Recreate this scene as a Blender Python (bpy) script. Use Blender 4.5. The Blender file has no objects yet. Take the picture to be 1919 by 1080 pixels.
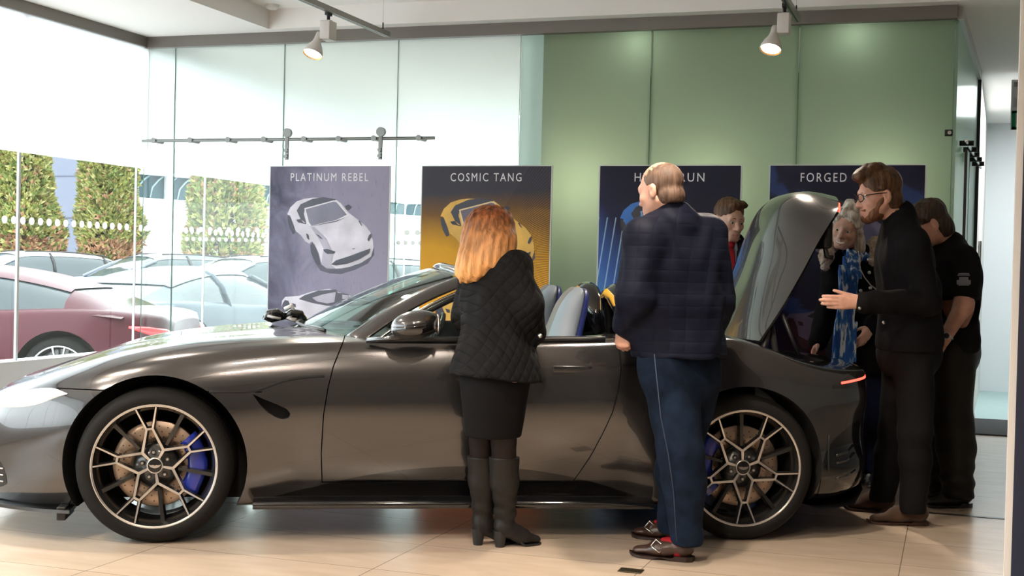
import bpy, math, random
import numpy as np
from mathutils import Vector, Matrix
random.seed(7)
SC = bpy.context.scene
COL = SC.collection

# ------------------------------------------------------------------ camera
F_PX = 2437.0
CAM_H = 1.265
AX = np.array([[0.9463, 0.0280, -0.3221], [0.3223, -0.0074, 0.9466], [0.0241, -0.9996, -0.0160]])  # world axes in camera space (x right, y down, z forward)
_u, _s, _v = np.linalg.svd(AX)
AX = _u @ _v
EYE = np.array([0.0, 0.0, CAM_H])
cam_data = bpy.data.cameras.new('camera')
cam = bpy.data.objects.new('camera', cam_data)
COL.objects.link(cam)
cam_data.sensor_width = 36.0
cam_data.lens = F_PX / 1919.0 * 36.0
cam_data.clip_start = 0.05
cam_data.clip_end = 300
_r, _d, _f = AX[:, 0], AX[:, 1], AX[:, 2]
cam.matrix_world = Matrix(((_r[0], -_d[0], -_f[0], 0), (_r[1], -_d[1], -_f[1], 0), (_r[2], -_d[2], -_f[2], CAM_H), (0, 0, 0, 1)))
SC.camera = cam


def ray(px, py):
    return AX @ np.array([px - 959.5, py - 540.0, F_PX])


def at(px, py, depth):
    """world point seen at a photograph pixel, at a distance along the optical axis"""
    return EYE + AX @ np.array([(px - 959.5) / F_PX, (py - 540.0) / F_PX, 1.0]) * depth


def on_y(px, py, Y):
    d = ray(px, py)
    return EYE + d * (Y / d[1])


def on_z(px, py, Z):
    d = ray(px, py)
    return EYE + d * ((Z - CAM_H) / d[2])


# ------------------------------------------------------------------ render look
SC.view_settings.view_transform = 'Standard'
SC.view_settings.look = 'None'
SC.view_settings.gamma = 1.0
SC.view_settings.use_curve_mapping = False
SC.view_settings.exposure = 0.32
SC.cycles.max_bounces = 10
SC.cycles.diffuse_bounces = 4
SC.cycles.glossy_bounces = 4
SC.cycles.transmission_bounces = 6
SC.cycles.transparent_max_bounces = 16
SC.cycles.sample_clamp_indirect = 6.0
SC.cycles.caustics_reflective = False
SC.cycles.caustics_refractive = False

# ------------------------------------------------------------------ world: bright overcast sky
W = bpy.data.worlds.new('overcast_sky')
SC.world = W
W.use_nodes = True
_nt = W.node_tree
_bg = _nt.nodes['Background']
_tc = _nt.nodes.new('ShaderNodeTexCoord')
_sep = _nt.nodes.new('ShaderNodeSeparateXYZ')
_rmp = _nt.nodes.new('ShaderNodeValToRGB')
_rmp.color_ramp.elements[0].position = 0.48
_rmp.color_ramp.elements[0].color = (0.55, 0.56, 0.58, 1)
_rmp.color_ramp.elements[1].position = 0.56
_rmp.color_ramp.elements[1].color = (0.93, 0.96, 1.0, 1)
_mp = _nt.nodes.new('ShaderNodeMath'); _mp.operation = 'MULTIPLY_ADD'
_mp.inputs[1].default_value = 0.5; _mp.inputs[2].default_value = 0.5
_nt.links.new(_tc.outputs['Generated'], _sep.inputs[0])
_nt.links.new(_sep.outputs['Z'], _mp.inputs[0])
_nt.links.new(_mp.outputs[0], _rmp.inputs[0])
_nt.links.new(_rmp.outputs[0], _bg.inputs['Color'])
SKY = 5.6
_bg.inputs['Strength'].default_value = SKY

# ------------------------------------------------------------------ lights of the showroom
WARM = (1.0, 0.85, 0.69)
COOL = (0.90, 0.96, 1.0)


def spot(name, loc, target, power, size=75, color=WARM, radius=0.05, blend=0.7):
    l = bpy.data.lights.new(name, 'SPOT')
    l.energy = power; l.spot_size = math.radians(size); l.spot_blend = blend
    l.color = color; l.shadow_soft_size = radius
    o = bpy.data.objects.new(name, l); COL.objects.link(o)
    o.location = loc
    d = Vector(target) - Vector(loc)
    o.rotation_euler = d.to_track_quat('-Z', 'Y').to_euler()
    return o


def area(name, loc, target, power, sx, sy, color=COOL):
    l = bpy.data.lights.new(name, 'AREA')
    l.shape = 'RECTANGLE'; l.size = sx; l.size_y = sy; l.energy = power; l.color = color
    o = bpy.data.objects.new(name, l); COL.objects.link(o)
    o.location = loc
    d = Vector(target) - Vector(loc)
    o.rotation_euler = d.to_track_quat('-Z', 'Z').to_euler()
    return o


# unseen fill spots added under the ceiling, behind and beside the viewer
for _x, _y in ((-4.4, 2.2), (-1.6, 2.2), (-4.4, -1.5), (-1.6, -1.5), (1.6, 1.0)):
    spot('ceiling_fill_spot', (_x, _y, 3.12), (_x, _y, 0), 150, 130, (1.0, 0.90, 0.78), 0.06)
area('corridor_fill_light', (0.9, 13.2, 2.95), (0.9, 13.2, 0), 70, 1.2, 2.2, (0.93, 0.98, 1.0))  # unseen area lamp added in place of the corridor's cool daylight

# ------------------------------------------------------------------ materials
MATS = {}


def _nodes(m):
    return m.node_tree.nodes, m.node_tree.links


def mat(name, color=(0.5, 0.5, 0.5), rough=0.5, metal=0.0, coat=0.0, spec=0.5, sheen=0.0, emit=None, emit_s=0.0,
        vary=0.0, vscale=8.0, bump=0.0, bscale=60.0, bkind='noise', stretch=(1, 1, 1), trans=0.0, ior=1.45, coat_rough=0.03, color2=None):
    if name in MATS:
        return MATS[name]
    m = bpy.data.materials.new(name)
    m.use_nodes = True
    n, l = _nodes(m)
    b = n['Principled BSDF']
    b.inputs['Base Color'].default_value = (*color, 1)
    b.inputs['Roughness'].default_value = rough
    b.inputs['Metallic'].default_value = metal
    b.inputs['Specular IOR Level'].default_value = spec
    b.inputs['Coat Weight'].default_value = coat
    b.inputs['Coat Roughness'].default_value = coat_rough
    b.inputs['Sheen Weight'].default_value = sheen
    b.inputs['Transmission Weight'].default_value = trans
    b.inputs['IOR'].default_value = ior
    if emit:
        b.inputs['Emission Color'].default_value = (*emit, 1)
        b.inputs['Emission Strength'].default_value = emit_s
    tc = mp = None
    if vary or bump or color2:
        tc = n.new('ShaderNodeTexCoord'); mp = n.new('ShaderNodeMapping')
        mp.inputs['Scale'].default_value = stretch
        l.new(tc.outputs['Object'], mp.inputs[0])
    if vary or color2:
        t = n.new('ShaderNodeTexNoise'); t.inputs['Scale'].default_value = vscale; t.inputs['Detail'].default_value = 4
        l.new(mp.outputs[0], t.inputs[0])
        r = n.new('ShaderNodeValToRGB')
        c2 = color2 if color2 else tuple(min(1, c * (1 + vary)) for c in color)
        c1 = color if color2 else tuple(c * (1 - vary) for c in color)
        r.color_ramp.elements[0].position = 0.35; r.color_ramp.elements[1].position = 0.68
        r.color_ramp.elements[0].color = (*c1, 1); r.color_ramp.elements[1].color = (*c2, 1)
        l.new(t.outputs[0], r.inputs[0]); l.new(r.outputs[0], b.inputs['Base Color'])
    if bump:
        bp = n.new('ShaderNodeBump'); bp.inputs['Strength'].default_value = bump; bp.inputs['Distance'].default_value = 0.01
        if bkind == 'noise':
            t = n.new('ShaderNodeTexNoise'); t.inputs['Scale'].default_value = bscale; t.inputs['Detail'].default_value = 3
            l.new(mp.outputs[0], t.inputs[0]); l.new(t.outputs[0], bp.inputs['Height'])
        elif bkind == 'wave':
            t = n.new('ShaderNodeTexWave'); t.inputs['Scale'].default_value = bscale; t.inputs['Distortion'].default_value = 2.0
            t.inputs['Detail'].default_value = 2
            l.new(mp.outputs[0], t.inputs[0]); l.new(t.outputs[0], bp.inputs['Height'])
        elif bkind == 'quilt':   # diamond or box quilting in the object's x-z plane
            s = n.new('ShaderNodeSeparateXYZ'); l.new(mp.outputs[0], s.inputs[0])
            add = n.new('ShaderNodeMath'); add.operation = 'ADD'; l.new(s.outputs['X'], add.inputs[0]); l.new(s.outputs['Y'], add.inputs[1])
            hs = []
            for sg in (1.0, -1.0):
                a2 = n.new('ShaderNodeMath'); a2.operation = 'MULTIPLY_ADD'; a2.inputs[1].default_value = sg
                l.new(s.outputs['Z'], a2.inputs[0]); l.new(add.outputs[0], a2.inputs[2])
                k = n.new('ShaderNodeMath'); k.operation = 'MULTIPLY'; k.inputs[1].default_value = bscale; l.new(a2.outputs[0], k.inputs[0])
                si = n.new('ShaderNodeMath'); si.operation = 'SINE'; l.new(k.outputs[0], si.inputs[0])
                ab = n.new('ShaderNodeMath'); ab.operation = 'ABSOLUTE'; l.new(si.outputs[0], ab.inputs[0])
                pw = n.new('ShaderNodeMath'); pw.operation = 'POWER'; pw.inputs[1].default_value = 0.45; l.new(ab.outputs[0], pw.inputs[0])
                hs.append(pw)
            mu = n.new('ShaderNodeMath'); mu.operation = 'MULTIPLY'; l.new(hs[0].outputs[0], mu.inputs[0]); l.new(hs[1].outputs[0], mu.inputs[1])
            l.new(mu.outputs[0], bp.inputs['Height'])
        elif bkind == 'box_quilt':
            s = n.new('ShaderNodeSeparateXYZ'); l.new(mp.outputs[0], s.inputs[0])
            hs = []
            for out, kk in (('Z', bscale), ('X', bscale * 0.8)):
                k = n.new('ShaderNodeMath'); k.operation = 'MULTIPLY'; k.inputs[1].default_value = kk; l.new(s.outputs[out], k.inputs[0])
                si = n.new('ShaderNodeMath'); si.operation = 'SINE'; l.new(k.outputs[0], si.inputs[0])
                ab = n.new('ShaderNodeMath'); ab.operation = 'ABSOLUTE'; l.new(si.outputs[0], ab.inputs[0])
                pw = n.new('ShaderNodeMath'); pw.operation = 'POWER'; pw.inputs[1].default_value = 0.4; l.new(ab.outputs[0], pw.inputs[0])
                hs.append(pw)
            mu = n.new('ShaderNodeMath'); mu.operation = 'MULTIPLY'; l.new(hs[0].outputs[0], mu.inputs[0]); l.new(hs[1].outputs[0], mu.inputs[1])
            l.new(mu.outputs[0], bp.inputs['Height'])
        l.new(bp.outputs[0], b.inputs['Normal'])
    MATS[name] = m
    return m


def _front_only(n, l, src, dst):
    """reflectance of the outer face only: the unrefracted ray leaving the sheet must not be reflected totally"""
    ge = n.new('ShaderNodeNewGeometry'); iv = n.new('ShaderNodeMath'); iv.operation = 'SUBTRACT'; iv.inputs[0].default_value = 1.0
    l.new(ge.outputs['Backfacing'], iv.inputs[1])
    k = n.new('ShaderNodeMath'); k.operation = 'MULTIPLY'; l.new(src, k.inputs[0]); l.new(iv.outputs[0], k.inputs[1]); l.new(k.outputs[0], dst)


def glass_mat(name, tint=(0.93, 0.97, 0.95), refl=1.0, rough=0.0):
    """thin sheet of clear glass: lets light and shadow rays through and reflects by angle"""
    if name in MATS:
        return MATS[name]
    m = bpy.data.materials.new(name); m.use_nodes = True
    n, l = _nodes(m)
    n.remove(n['Principled BSDF'])
    t = n.new('ShaderNodeBsdfTransparent'); t.inputs[0].default_value = (*tint, 1)
    g = n.new('ShaderNodeBsdfGlossy'); g.inputs['Roughness'].default_value = rough; g.inputs[0].default_value = (refl, refl, refl, 1)
    fr = n.new('ShaderNodeFresnel'); fr.inputs[0].default_value = 1.5
    mx = n.new('ShaderNodeMixShader'); _front_only(n, l, fr.outputs[0], mx.inputs[0])
    l.new(t.outputs[0], mx.inputs[1]); l.new(g.outputs[0], mx.inputs[2])
    l.new(mx.outputs[0], n['Material Output'].inputs[0])
    MATS[name] = m
    return m


def frost_mat(name, tint, amount=0.8, gloss=0.12, clear=0.0, body=None, blur=0.0):
    """frosted sheet: passes scattered light from behind, a little surface sheen"""
    if name in MATS:
        return MATS[name]
    m = bpy.data.materials.new(name); m.use_nodes = True
    n, l = _nodes(m)
    n.remove(n['Principled BSDF'])
    t = n.new('ShaderNodeBsdfTranslucent'); t.inputs[0].default_value = (*tint, 1)
    d = n.new('ShaderNodeBsdfDiffuse'); d.inputs[0].default_value = (*(body or tint), 1)
    g = n.new('ShaderNodeBsdfGlossy'); g.inputs['Roughness'].default_value = 0.18; g.inputs[0].default_value = (0.9, 0.95, 0.92, 1)
    m1 = n.new('ShaderNodeMixShader'); m1.inputs[0].default_value = amount
    l.new(d.outputs[0], m1.inputs[1]); l.new(t.outputs[0], m1.inputs[2])  # unseen greenish fill, added to light the glass from behind
    last = m1
    if blur:   # blurred view through the sheet
        rf = n.new('ShaderNodeBsdfRefraction'); rf.inputs['IOR'].default_value = 1.13; rf.inputs['Roughness'].default_value = 0.75; rf.inputs[0].default_value = (*tint, 1)
        mb_ = n.new('ShaderNodeMixShader'); mb_.inputs[0].default_value = blur
        l.new(last.outputs[0], mb_.inputs[1]); l.new(rf.outputs[0], mb_.inputs[2]); last = mb_
    if clear:
        tr = n.new('ShaderNodeBsdfTransparent'); tr.inputs[0].default_value = (*tint, 1)
        mc = n.new('ShaderNodeMixShader'); mc.inputs[0].default_value = clear
        l.new(last.outputs[0], mc.inputs[1]); l.new(tr.outputs[0], mc.inputs[2]); last = mc
    m2 = n.new('ShaderNodeMixShader'); fr = n.new('ShaderNodeFresnel'); fr.inputs[0].default_value = 1.4
    k = n.new('ShaderNodeMath'); k.operation = 'MULTIPLY'; k.inputs[1].default_value = gloss * 8
    l.new(fr.outputs[0], k.inputs[0]); _front_only(n, l, k.outputs[0], m2.inputs[0])
    l.new(last.outputs[0], m2.inputs[1]); l.new(g.outputs[0], m2.inputs[2])
    l.new(m2.outputs[0], n['Material Output'].inputs[0])
    MATS[name] = m
    return m


# ------------------------------------------------------------------ mesh building
class MB:
    def __init__(self):
        self.v = []; self.f = []; self.mi = []; self.mats = []; self.sm = []

    def m(self, material):
        if material not in self.mats:
            self.mats.append(material)
        return self.mats.index(material)

    def add(self, verts, faces, material, smooth=False):
        o = len(self.v); k = self.m(material)
        self.v.extend([tuple(map(float, p)) for p in verts])
        for f in faces:
            self.f.append([i + o for i in f]); self.mi.append(k); self.sm.append(smooth)
        return self

    def box(self, lo, hi, material, M=None):
        x0, y0, z0 = lo; x1, y1, z1 = hi
        v = [(x0, y0, z0), (x1, y0, z0), (x1, y1, z0), (x0, y1, z0), (x0, y0, z1), (x1, y0, z1), (x1, y1, z1), (x0, y1, z1)]
        if M is not None:
            v = [tuple(M @ Vector(p)) for p in v]
        return self.add(v, [(0, 3, 2, 1), (4, 5, 6, 7), (0, 1, 5, 4), (1, 2, 6, 5), (2, 3, 7, 6), (3, 0, 4, 7)], material)

    def rbox(self, lo, hi, r, material, seg=3, M=None):
        """box with rounded edges"""
        lo = np.array(lo, float); hi = np.array(hi, float)
        c = (lo + hi) / 2; h = (hi - lo) / 2; r = min(r, *(h * 0.999))
        g = [-(1.0) * (1 - i / seg) for i in range(seg + 1)]       # -1..0 inside corner
        line = [(-1, a) for a in g] + [(1, -a) for a in reversed(g)]
        verts = []; idx = {}; faces = []
        def vert(p3):
            key = tuple(round(q, 6) for q in p3)
            if key not in idx:
                idx[key] = len(verts); verts.append(p3)
            return idx[key]
        for ax in range(3):
            for sg in (-1, 1):
                a1, a2 = (ax + 1) % 3, (ax + 2) % 3
                grid = []
                for s1, t1 in line:
                    row = []
                    for s2, t2 in line:
                        d = np.zeros(3); d[ax] = sg; d[a1] = t1; d[a2] = t2
                        d /= np.linalg.norm(d)
                        core = np.zeros(3); core[ax] = sg * (h[ax] - r); core[a1] = s1 * (h[a1] - r); core[a2] = s2 * (h[a2] - r)
                        row.append(vert(tuple(c + core + d * r)))
                    grid.append(row)
                for i in range(len(line) - 1):
                    for j in range(len(line) - 1):
                        q = [grid[i][j], grid[i + 1][j], grid[i + 1][j + 1], grid[i][j + 1]]
                        if sg < 0:
                            q.reverse()
                        if len(set(q)) >= 3:
                            qq = []
                            for e in q:
                                if e not in qq: qq.append(e)
                            faces.append(qq)
        if M is not None:
            verts = [tuple(M @ Vector(p)) for p in verts]
        return self.add(verts, faces, material, True)

    def cyl(self, a, b, ra, material, rb=None, seg=20, caps=True, smooth=True):
        rb = ra if rb is None else rb
        a = Vector(a); b = Vector(b); d = (b - a).normalized()
        x = d.orthogonal().normalized(); y = d.cross(x)
        v = []
        for p, r in ((a, ra), (b, rb)):
            for i in range(seg):
                t = 2 * math.pi * i / seg
                v.append(p + x * math.cos(t) * r + y * math.sin(t) * r)
        f = [(i, (i + 1) % seg, seg + (i + 1) % seg, seg + i) for i in range(seg)]
        self.add(v, f, material, smooth)
        if caps:
            self.add(v[:seg], [tuple(reversed(range(seg)))], material)
            self.add(v[seg:], [tuple(range(seg))], material)
        return self

    def tube(self, pts, r, material, seg=8, caps=True, flat=None):
        """tube along a path; r a number or one per point; flat=(normal, ratio) squashes it"""
        pts = [Vector(p) for p in pts]
        rs = [r] * len(pts) if isinstance(r, (int, float)) else list(r)
        v = []; up = None
        for i, p in enumerate(pts):
            t = (pts[min(i + 1, len(pts) - 1)] - pts[max(i - 1, 0)]).normalized()
            if up is None:
                x = t.orthogonal().normalized()
            else:
                x = (up - t * up.dot(t))
                x = x.normalized() if x.length > 1e-6 else t.orthogonal().normalized()
            if flat is not None:
                nrm = Vector(flat[0]); nrm = (nrm - t * nrm.dot(t)).normalized(); x = nrm.cross(t).normalized()
            up = x; y = t.cross(x)
            for k in range(seg):
                a = 2 * math.pi * k / seg
                v.append(p + x * math.cos(a) * rs[i] + y * math.sin(a) * rs[i] * (flat[1] if flat else 1))
        f = []
        for i in range(len(pts) - 1):
            for k in range(seg):
                f.append((i * seg + k, i * seg + (k + 1) % seg, (i + 1) * seg + (k + 1) % seg, (i + 1) * seg + k))
        if caps:
            f.append(tuple(reversed(range(seg)))); f.append(tuple(range((len(pts) - 1) * seg, len(pts) * seg)))
        return self.add(v, f, material, True)

    def lathe(self, prof, material, M=None, seg=32, close=False):
        """prof: (radius, height) pairs, turned about z"""
        v = []; f = []; n = len(prof)
        for r, z in prof:
            for i in range(seg):
                a = 2 * math.pi * i / seg
                v.append((r * math.cos(a), r * math.sin(a), z))
        rng = n if close else n - 1
        for j in range(rng):
            for i in range(seg):
                j2 = (j + 1) % n
                f.append((j * seg + i, j * seg + (i + 1) % seg, j2 * seg + (i + 1) % seg, j2 * seg + i))
        if M is not None:
            v = [tuple(M @ Vector(p)) for p in v]
        return self.add(v, f, material, True)

    def ball(self, c, r, material, seg=16, rings=10, M=None):
        r = (r, r, r) if isinstance(r, (int, float)) else r
        v = [(0, 0, -1)]; f = []
        for j in range(1, rings):
            a = -math.pi / 2 + math.pi * j / rings
            for i in range(seg):
                b = 2 * math.pi * i / seg
                v.append((math.cos(a) * math.cos(b), math.cos(a) * math.sin(b), math.sin(a)))
        v.append((0, 0, 1))
        for i in range(seg):
            f.append((0, 1 + (i + 1) % seg, 1 + i))
            f.append((len(v) - 1, 1 + (rings - 2) * seg + i, 1 + (rings - 2) * seg + (i + 1) % seg))
        for j in range(rings - 2):
            for i in range(seg):
                a0 = 1 + j * seg
                f.append((a0 + i, a0 + (i + 1) % seg, a0 + seg + (i + 1) % seg, a0 + seg + i))
        v = [Vector((p[0] * r[0], p[1] * r[1], p[2] * r[2])) for p in v]
        if M is not None:
            v = [M @ p for p in v]
        v = [p + Vector(c) for p in v]
        return self.add(v, f, material, True)

    def prism(self, poly, axis, a, b, material, smooth=False):
        """extrude a 2-D outline along an axis (0, 1 or 2) from a to b"""
        n = len(poly)
        def p3(p, t):
            q = [0, 0, 0]; q[axis] = t
            o = [i for i in range(3) if i != axis]
            q[o[0]] = p[0]; q[o[1]] = p[1]
            return q
        v = [p3(p, a) for p in poly] + [p3(p, b) for p in poly]
        area2 = sum(poly[i][0] * poly[(i + 1) % n][1] - poly[(i + 1) % n][0] * poly[i][1] for i in range(n))
        flip = (area2 > 0) != (axis == 1)
        cap0 = tuple(range(n)); cap1 = tuple(range(2 * n - 1, n - 1, -1))
        side = [(i, i + n, (i + 1) % n + n, (i + 1) % n) for i in range(n)]
        fs = [cap0, cap1] + side
        if (b > a) == flip:
            fs = [tuple(reversed(q)) for q in fs]
        return self.add(v, fs, material, smooth)

    def grid(self, rows, material, smooth=True, closed_u=False, closed_v=False, flip=False):
        """rows: equal-length lists of points"""
        nu, nv = len(rows), len(rows[0]); v = [p for r in rows for p in r]; f = []
        for i in range(nu if closed_u else nu - 1):
            for j in range(nv if closed_v else nv - 1):
                q = (i * nv + j, ((i + 1) % nu) * nv + j, ((i + 1) % nu) * nv + (j + 1) % nv, i * nv + (j + 1) % nv)
                f.append(tuple(reversed(q)) if flip else q)
        return self.add(v, f, material, smooth)

    def mesh(self, name):
        me = bpy.data.meshes.new(name)
        me.from_pydata(self.v, [], self.f)
        for m in self.mats:
            me.materials.append(m)
        me.polygons.foreach_set('material_index', self.mi)
        me.polygons.foreach_set('use_smooth', self.sm)
        me.update()
        return me

    def build(self, name, parent=None, label=None, cat=None, group=None, kind=None):
        o = bpy.data.objects.new(name, self.mesh(name))
        COL.objects.link(o)
        if parent is not None:
            o.parent = parent
        return tag(o, label, cat, group, kind)


def tag(o, label=None, cat=None, group=None, kind=None):
    for k, v in (('label', label), ('category', cat), ('group', group), ('kind', kind)):
        if v:
            o[k] = v
    return o


def empty(name, loc=(0, 0, 0), rz=0.0, label=None, cat=None, group=None):
    o = bpy.data.objects.new(name, None); COL.objects.link(o)
    o.location = loc; o.rotation_euler = (0, 0, rz)
    o.empty_display_size = 0.2
    return tag(o, label, cat, group)


def copy_tree(o, parent=None):
    c = o.copy(); COL.objects.link(c)
    if parent is not None:
        c.parent = parent
    for ch in list(o.children):
        copy_tree(ch, c)
    return c


def evaluated(o):
    """replace an object's mesh by its evaluated (modifier-applied) mesh"""
    bpy.context.view_layer.update()
    dg = bpy.context.evaluated_depsgraph_get()
    me = bpy.data.meshes.new_from_object(o.evaluated_get(dg), preserve_all_data_layers=True, depsgraph=dg)
    o.modifiers.clear()
    o.data = me
    return o


def boolean(o, cutter, op='DIFFERENCE', keep=False):
    md = o.modifiers.new('b', 'BOOLEAN'); md.operation = op; md.object = cutter; md.solver = 'EXACT'
    md.material_mode = 'TRANSFER'
    evaluated(o)
    if not keep:
        bpy.data.objects.remove(cutter)
    return o


def smooth_angle(o, deg=35):
    me = o.data
    me.polygons.foreach_set('use_smooth', [True] * len(me.polygons))
    me.set_sharp_from_angle(angle=math.radians(deg))


def structure(mb, name, label=None):
    return mb.build(name, None, label, None, None, 'structure')


def basis(z, x=None):
    z = Vector(z).normalized()
    x = Vector(x) if x is not None else z.orthogonal()
    x = (x - z * x.dot(z)).normalized()
    y = z.cross(x)
    return Matrix((x, y, z)).transposed()


def text_mesh(s, size, spacing=1.0, extrude=0.0008):
    c = bpy.data.curves.new('lettering', 'FONT')
    c.body = s; c.size = size; c.align_x = 'CENTER'; c.align_y = 'CENTER'; c.space_character = spacing; c.extrude = extrude
    c.resolution_u = 3
    o = bpy.data.objects.new('lettering', c); COL.objects.link(o)
    bpy.context.view_layer.update()
    dg = bpy.context.evaluated_depsgraph_get()
    me = bpy.data.meshes.new_from_object(o.evaluated_get(dg), depsgraph=dg)
    bpy.data.objects.remove(o)
    return me


def pchip(xs, ys, x):
    xs = np.array(xs, float); ys = np.array(ys, float); x = np.asarray(x, float)
    h = np.diff(xs); d = np.diff(ys) / h
    m = np.zeros_like(ys)
    for i in range(1, len(xs) - 1):
        if d[i - 1] * d[i] > 0:
            w1 = 2 * h[i] + h[i - 1]; w2 = h[i] + 2 * h[i - 1]
            m[i] = (w1 + w2) / (w1 / d[i - 1] + w2 / d[i])
    m[0] = d[0]; m[-1] = d[-1]
    k = np.clip(np.searchsorted(xs, x) - 1, 0, len(xs) - 2)
    t = np.clip((x - xs[k]) / h[k], 0, 1)
    return ((2 * t**3 - 3 * t**2 + 1) * ys[k] + (t**3 - 2 * t**2 + t) * h[k] * m[k] + (-2 * t**3 + 3 * t**2) * ys[k + 1] + (t**3 - t**2) * h[k] * m[k + 1])


def catmull(pts, n, closed=False):
    """n points per span through the given points"""
    P = [np.array(p, float) for p in pts]; out = []
    N = len(P); spans = N if closed else N - 1
    for i in range(spans):
        if closed:
            p0, p1, p2, p3 = P[(i - 1) % N], P[i], P[(i + 1) % N], P[(i + 2) % N]
        else:
            p0 = P[i - 1] if i > 0 else 2 * P[0] - P[1]
            p1, p2 = P[i], P[i + 1]
            p3 = P[i + 2] if i + 2 < N else 2 * P[-1] - P[-2]
        # centripetal parameterisation keeps tight corners from overshooting
        t0 = 0.0; t1 = t0 + max(np.linalg.norm(p1 - p0), 1e-6) ** 0.5; t2 = t1 + max(np.linalg.norm(p2 - p1), 1e-6) ** 0.5; t3 = t2 + max(np.linalg.norm(p3 - p2), 1e-6) ** 0.5
        for k in range(n):
            t = t1 + (t2 - t1) * k / n
            a1 = (t1 - t) / (t1 - t0) * p0 + (t - t0) / (t1 - t0) * p1
            a2 = (t2 - t) / (t2 - t1) * p1 + (t - t1) / (t2 - t1) * p2
            a3 = (t3 - t) / (t3 - t2) * p2 + (t - t2) / (t3 - t2) * p3
            b1 = (t2 - t) / (t2 - t0) * a1 + (t - t0) / (t2 - t0) * a2
            b2 = (t3 - t) / (t3 - t1) * a2 + (t - t1) / (t3 - t1) * a3
            out.append((t2 - t) / (t2 - t1) * b1 + (t - t1) / (t2 - t1) * b2)
    if not closed:
        out.append(P[-1])
    return out

# ================================================================== the setting
M_WHITE = mat('white_paint', (0.80, 0.775, 0.74), 0.7)
M_CEIL = mat('ceiling_paint', (0.92, 0.89, 0.86), 0.75)
M_TRIM = mat('bronze_grey_channel', (0.20, 0.18, 0.16), 0.45, 0.3)
M_STEEL = mat('brushed_steel', (0.55, 0.55, 0.53), 0.28, 1.0)
M_GREYP = mat('grey_enamel', (0.74, 0.71, 0.68), 0.45)
M_BLACK = mat('black_plastic', (0.012, 0.012, 0.013), 0.4)
M_NAVYP = mat('navy_laminate', (0.018, 0.022, 0.045), 0.5)
G_CLEAR = glass_mat('clear_glass', (0.94, 0.975, 0.965), 0.6)
G_EDGE = mat('green_glass_edge', (0.05, 0.22, 0.18), 0.15)
F_PALE = frost_mat('pale_frosted_glass', (0.72, 0.77, 0.75), 0.80, 0.03, body=(0.55, 0.60, 0.58), blur=0.42)
F_GREEN = frost_mat('green_frosted_glass', (0.60, 0.74, 0.64), 0.80, 0.03, body=(0.22, 0.26, 0.22))
F_STRIP = frost_mat('painted_partition_glow', (0.62, 0.78, 0.73), 0.35, 0.03, body=(0.66, 0.86, 0.80))
F_SIDE = frost_mat('side_frosted_glass', (0.66, 0.80, 0.76), 0.7, 0.06, body=(0.40, 0.52, 0.48))
F_BLIND = frost_mat('white_blind_cloth', (0.95, 0.95, 0.95), 0.85, 0.0, body=(0.85, 0.86, 0.88))


def floor_material():
    m = bpy.data.materials.new('travertine_tile'); m.use_nodes = True
    n, l = _nodes(m); b = n['Principled BSDF']
    tc = n.new('ShaderNodeTexCoord')
    mp = n.new('ShaderNodeMapping'); mp.inputs['Location'].default_value = (0.19 + 1.03 * 40, 0.24 + 0.515 * 2 * 40, 0); l.new(tc.outputs['Object'], mp.inputs[0])
    br = n.new('ShaderNodeTexBrick')
    br.offset = 0.0; br.inputs['Scale'].default_value = 1.0
    br.inputs['Mortar Size'].default_value = 0.0028; br.inputs['Mortar Smooth'].default_value = 0.2
    br.inputs['Brick Width'].default_value = 1.03; br.inputs['Row Height'].default_value = 0.515
    br.inputs['Color1'].default_value = (0.52, 0.42, 0.33, 1); br.inputs['Color2'].default_value = (0.55, 0.445, 0.355, 1)
    br.inputs['Mortar'].default_value = (0.24, 0.19, 0.145, 1)
    l.new(mp.outputs[0], br.inputs[0])
    mp2 = n.new('ShaderNodeMapping'); mp2.inputs['Scale'].default_value = (1.6, 5.0, 1); l.new(tc.outputs['Object'], mp2.inputs[0])
    no = n.new('ShaderNodeTexNoise'); no.inputs['Scale'].default_value = 2.2; no.inputs['Detail'].default_value = 4; no.inputs['Distortion'].default_value = 0.3
    l.new(mp2.outputs[0], no.inputs[0])
    rp = n.new('ShaderNodeValToRGB'); rp.color_ramp.elements[0].position = 0.3; rp.color_ramp.elements[1].position = 0.7
    rp.color_ramp.elements[0].color = (0.90, 0.88, 0.86, 1); rp.color_ramp.elements[1].color = (1.03, 1.025, 1.02, 1)
    l.new(no.outputs[0], rp.inputs[0])
    mx = n.new('ShaderNodeMix'); mx.data_type = 'RGBA'; mx.blend_type = 'MULTIPLY'; mx.inputs[0].default_value = 1.0
    l.new(br.outputs[0], mx.inputs[6]); l.new(rp.outputs[0], mx.inputs[7])
    l.new(mx.outputs[2], b.inputs['Base Color'])
    b.inputs['Roughness'].default_value = 0.26
    b.inputs['Coat Weight'].default_value = 0.25; b.inputs['Coat Roughness'].default_value = 0.12
    return m


M_FLOOR = floor_material()
FX0, FX1, FY0, FY1 = -6.1, 7.0, -7.0, 16.0      # showroom shell
structure(MB().box((FX0 - 0.1, FY0, -0.15), (FX1, FY1, 0.0), M_FLOOR), 'floor')

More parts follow.
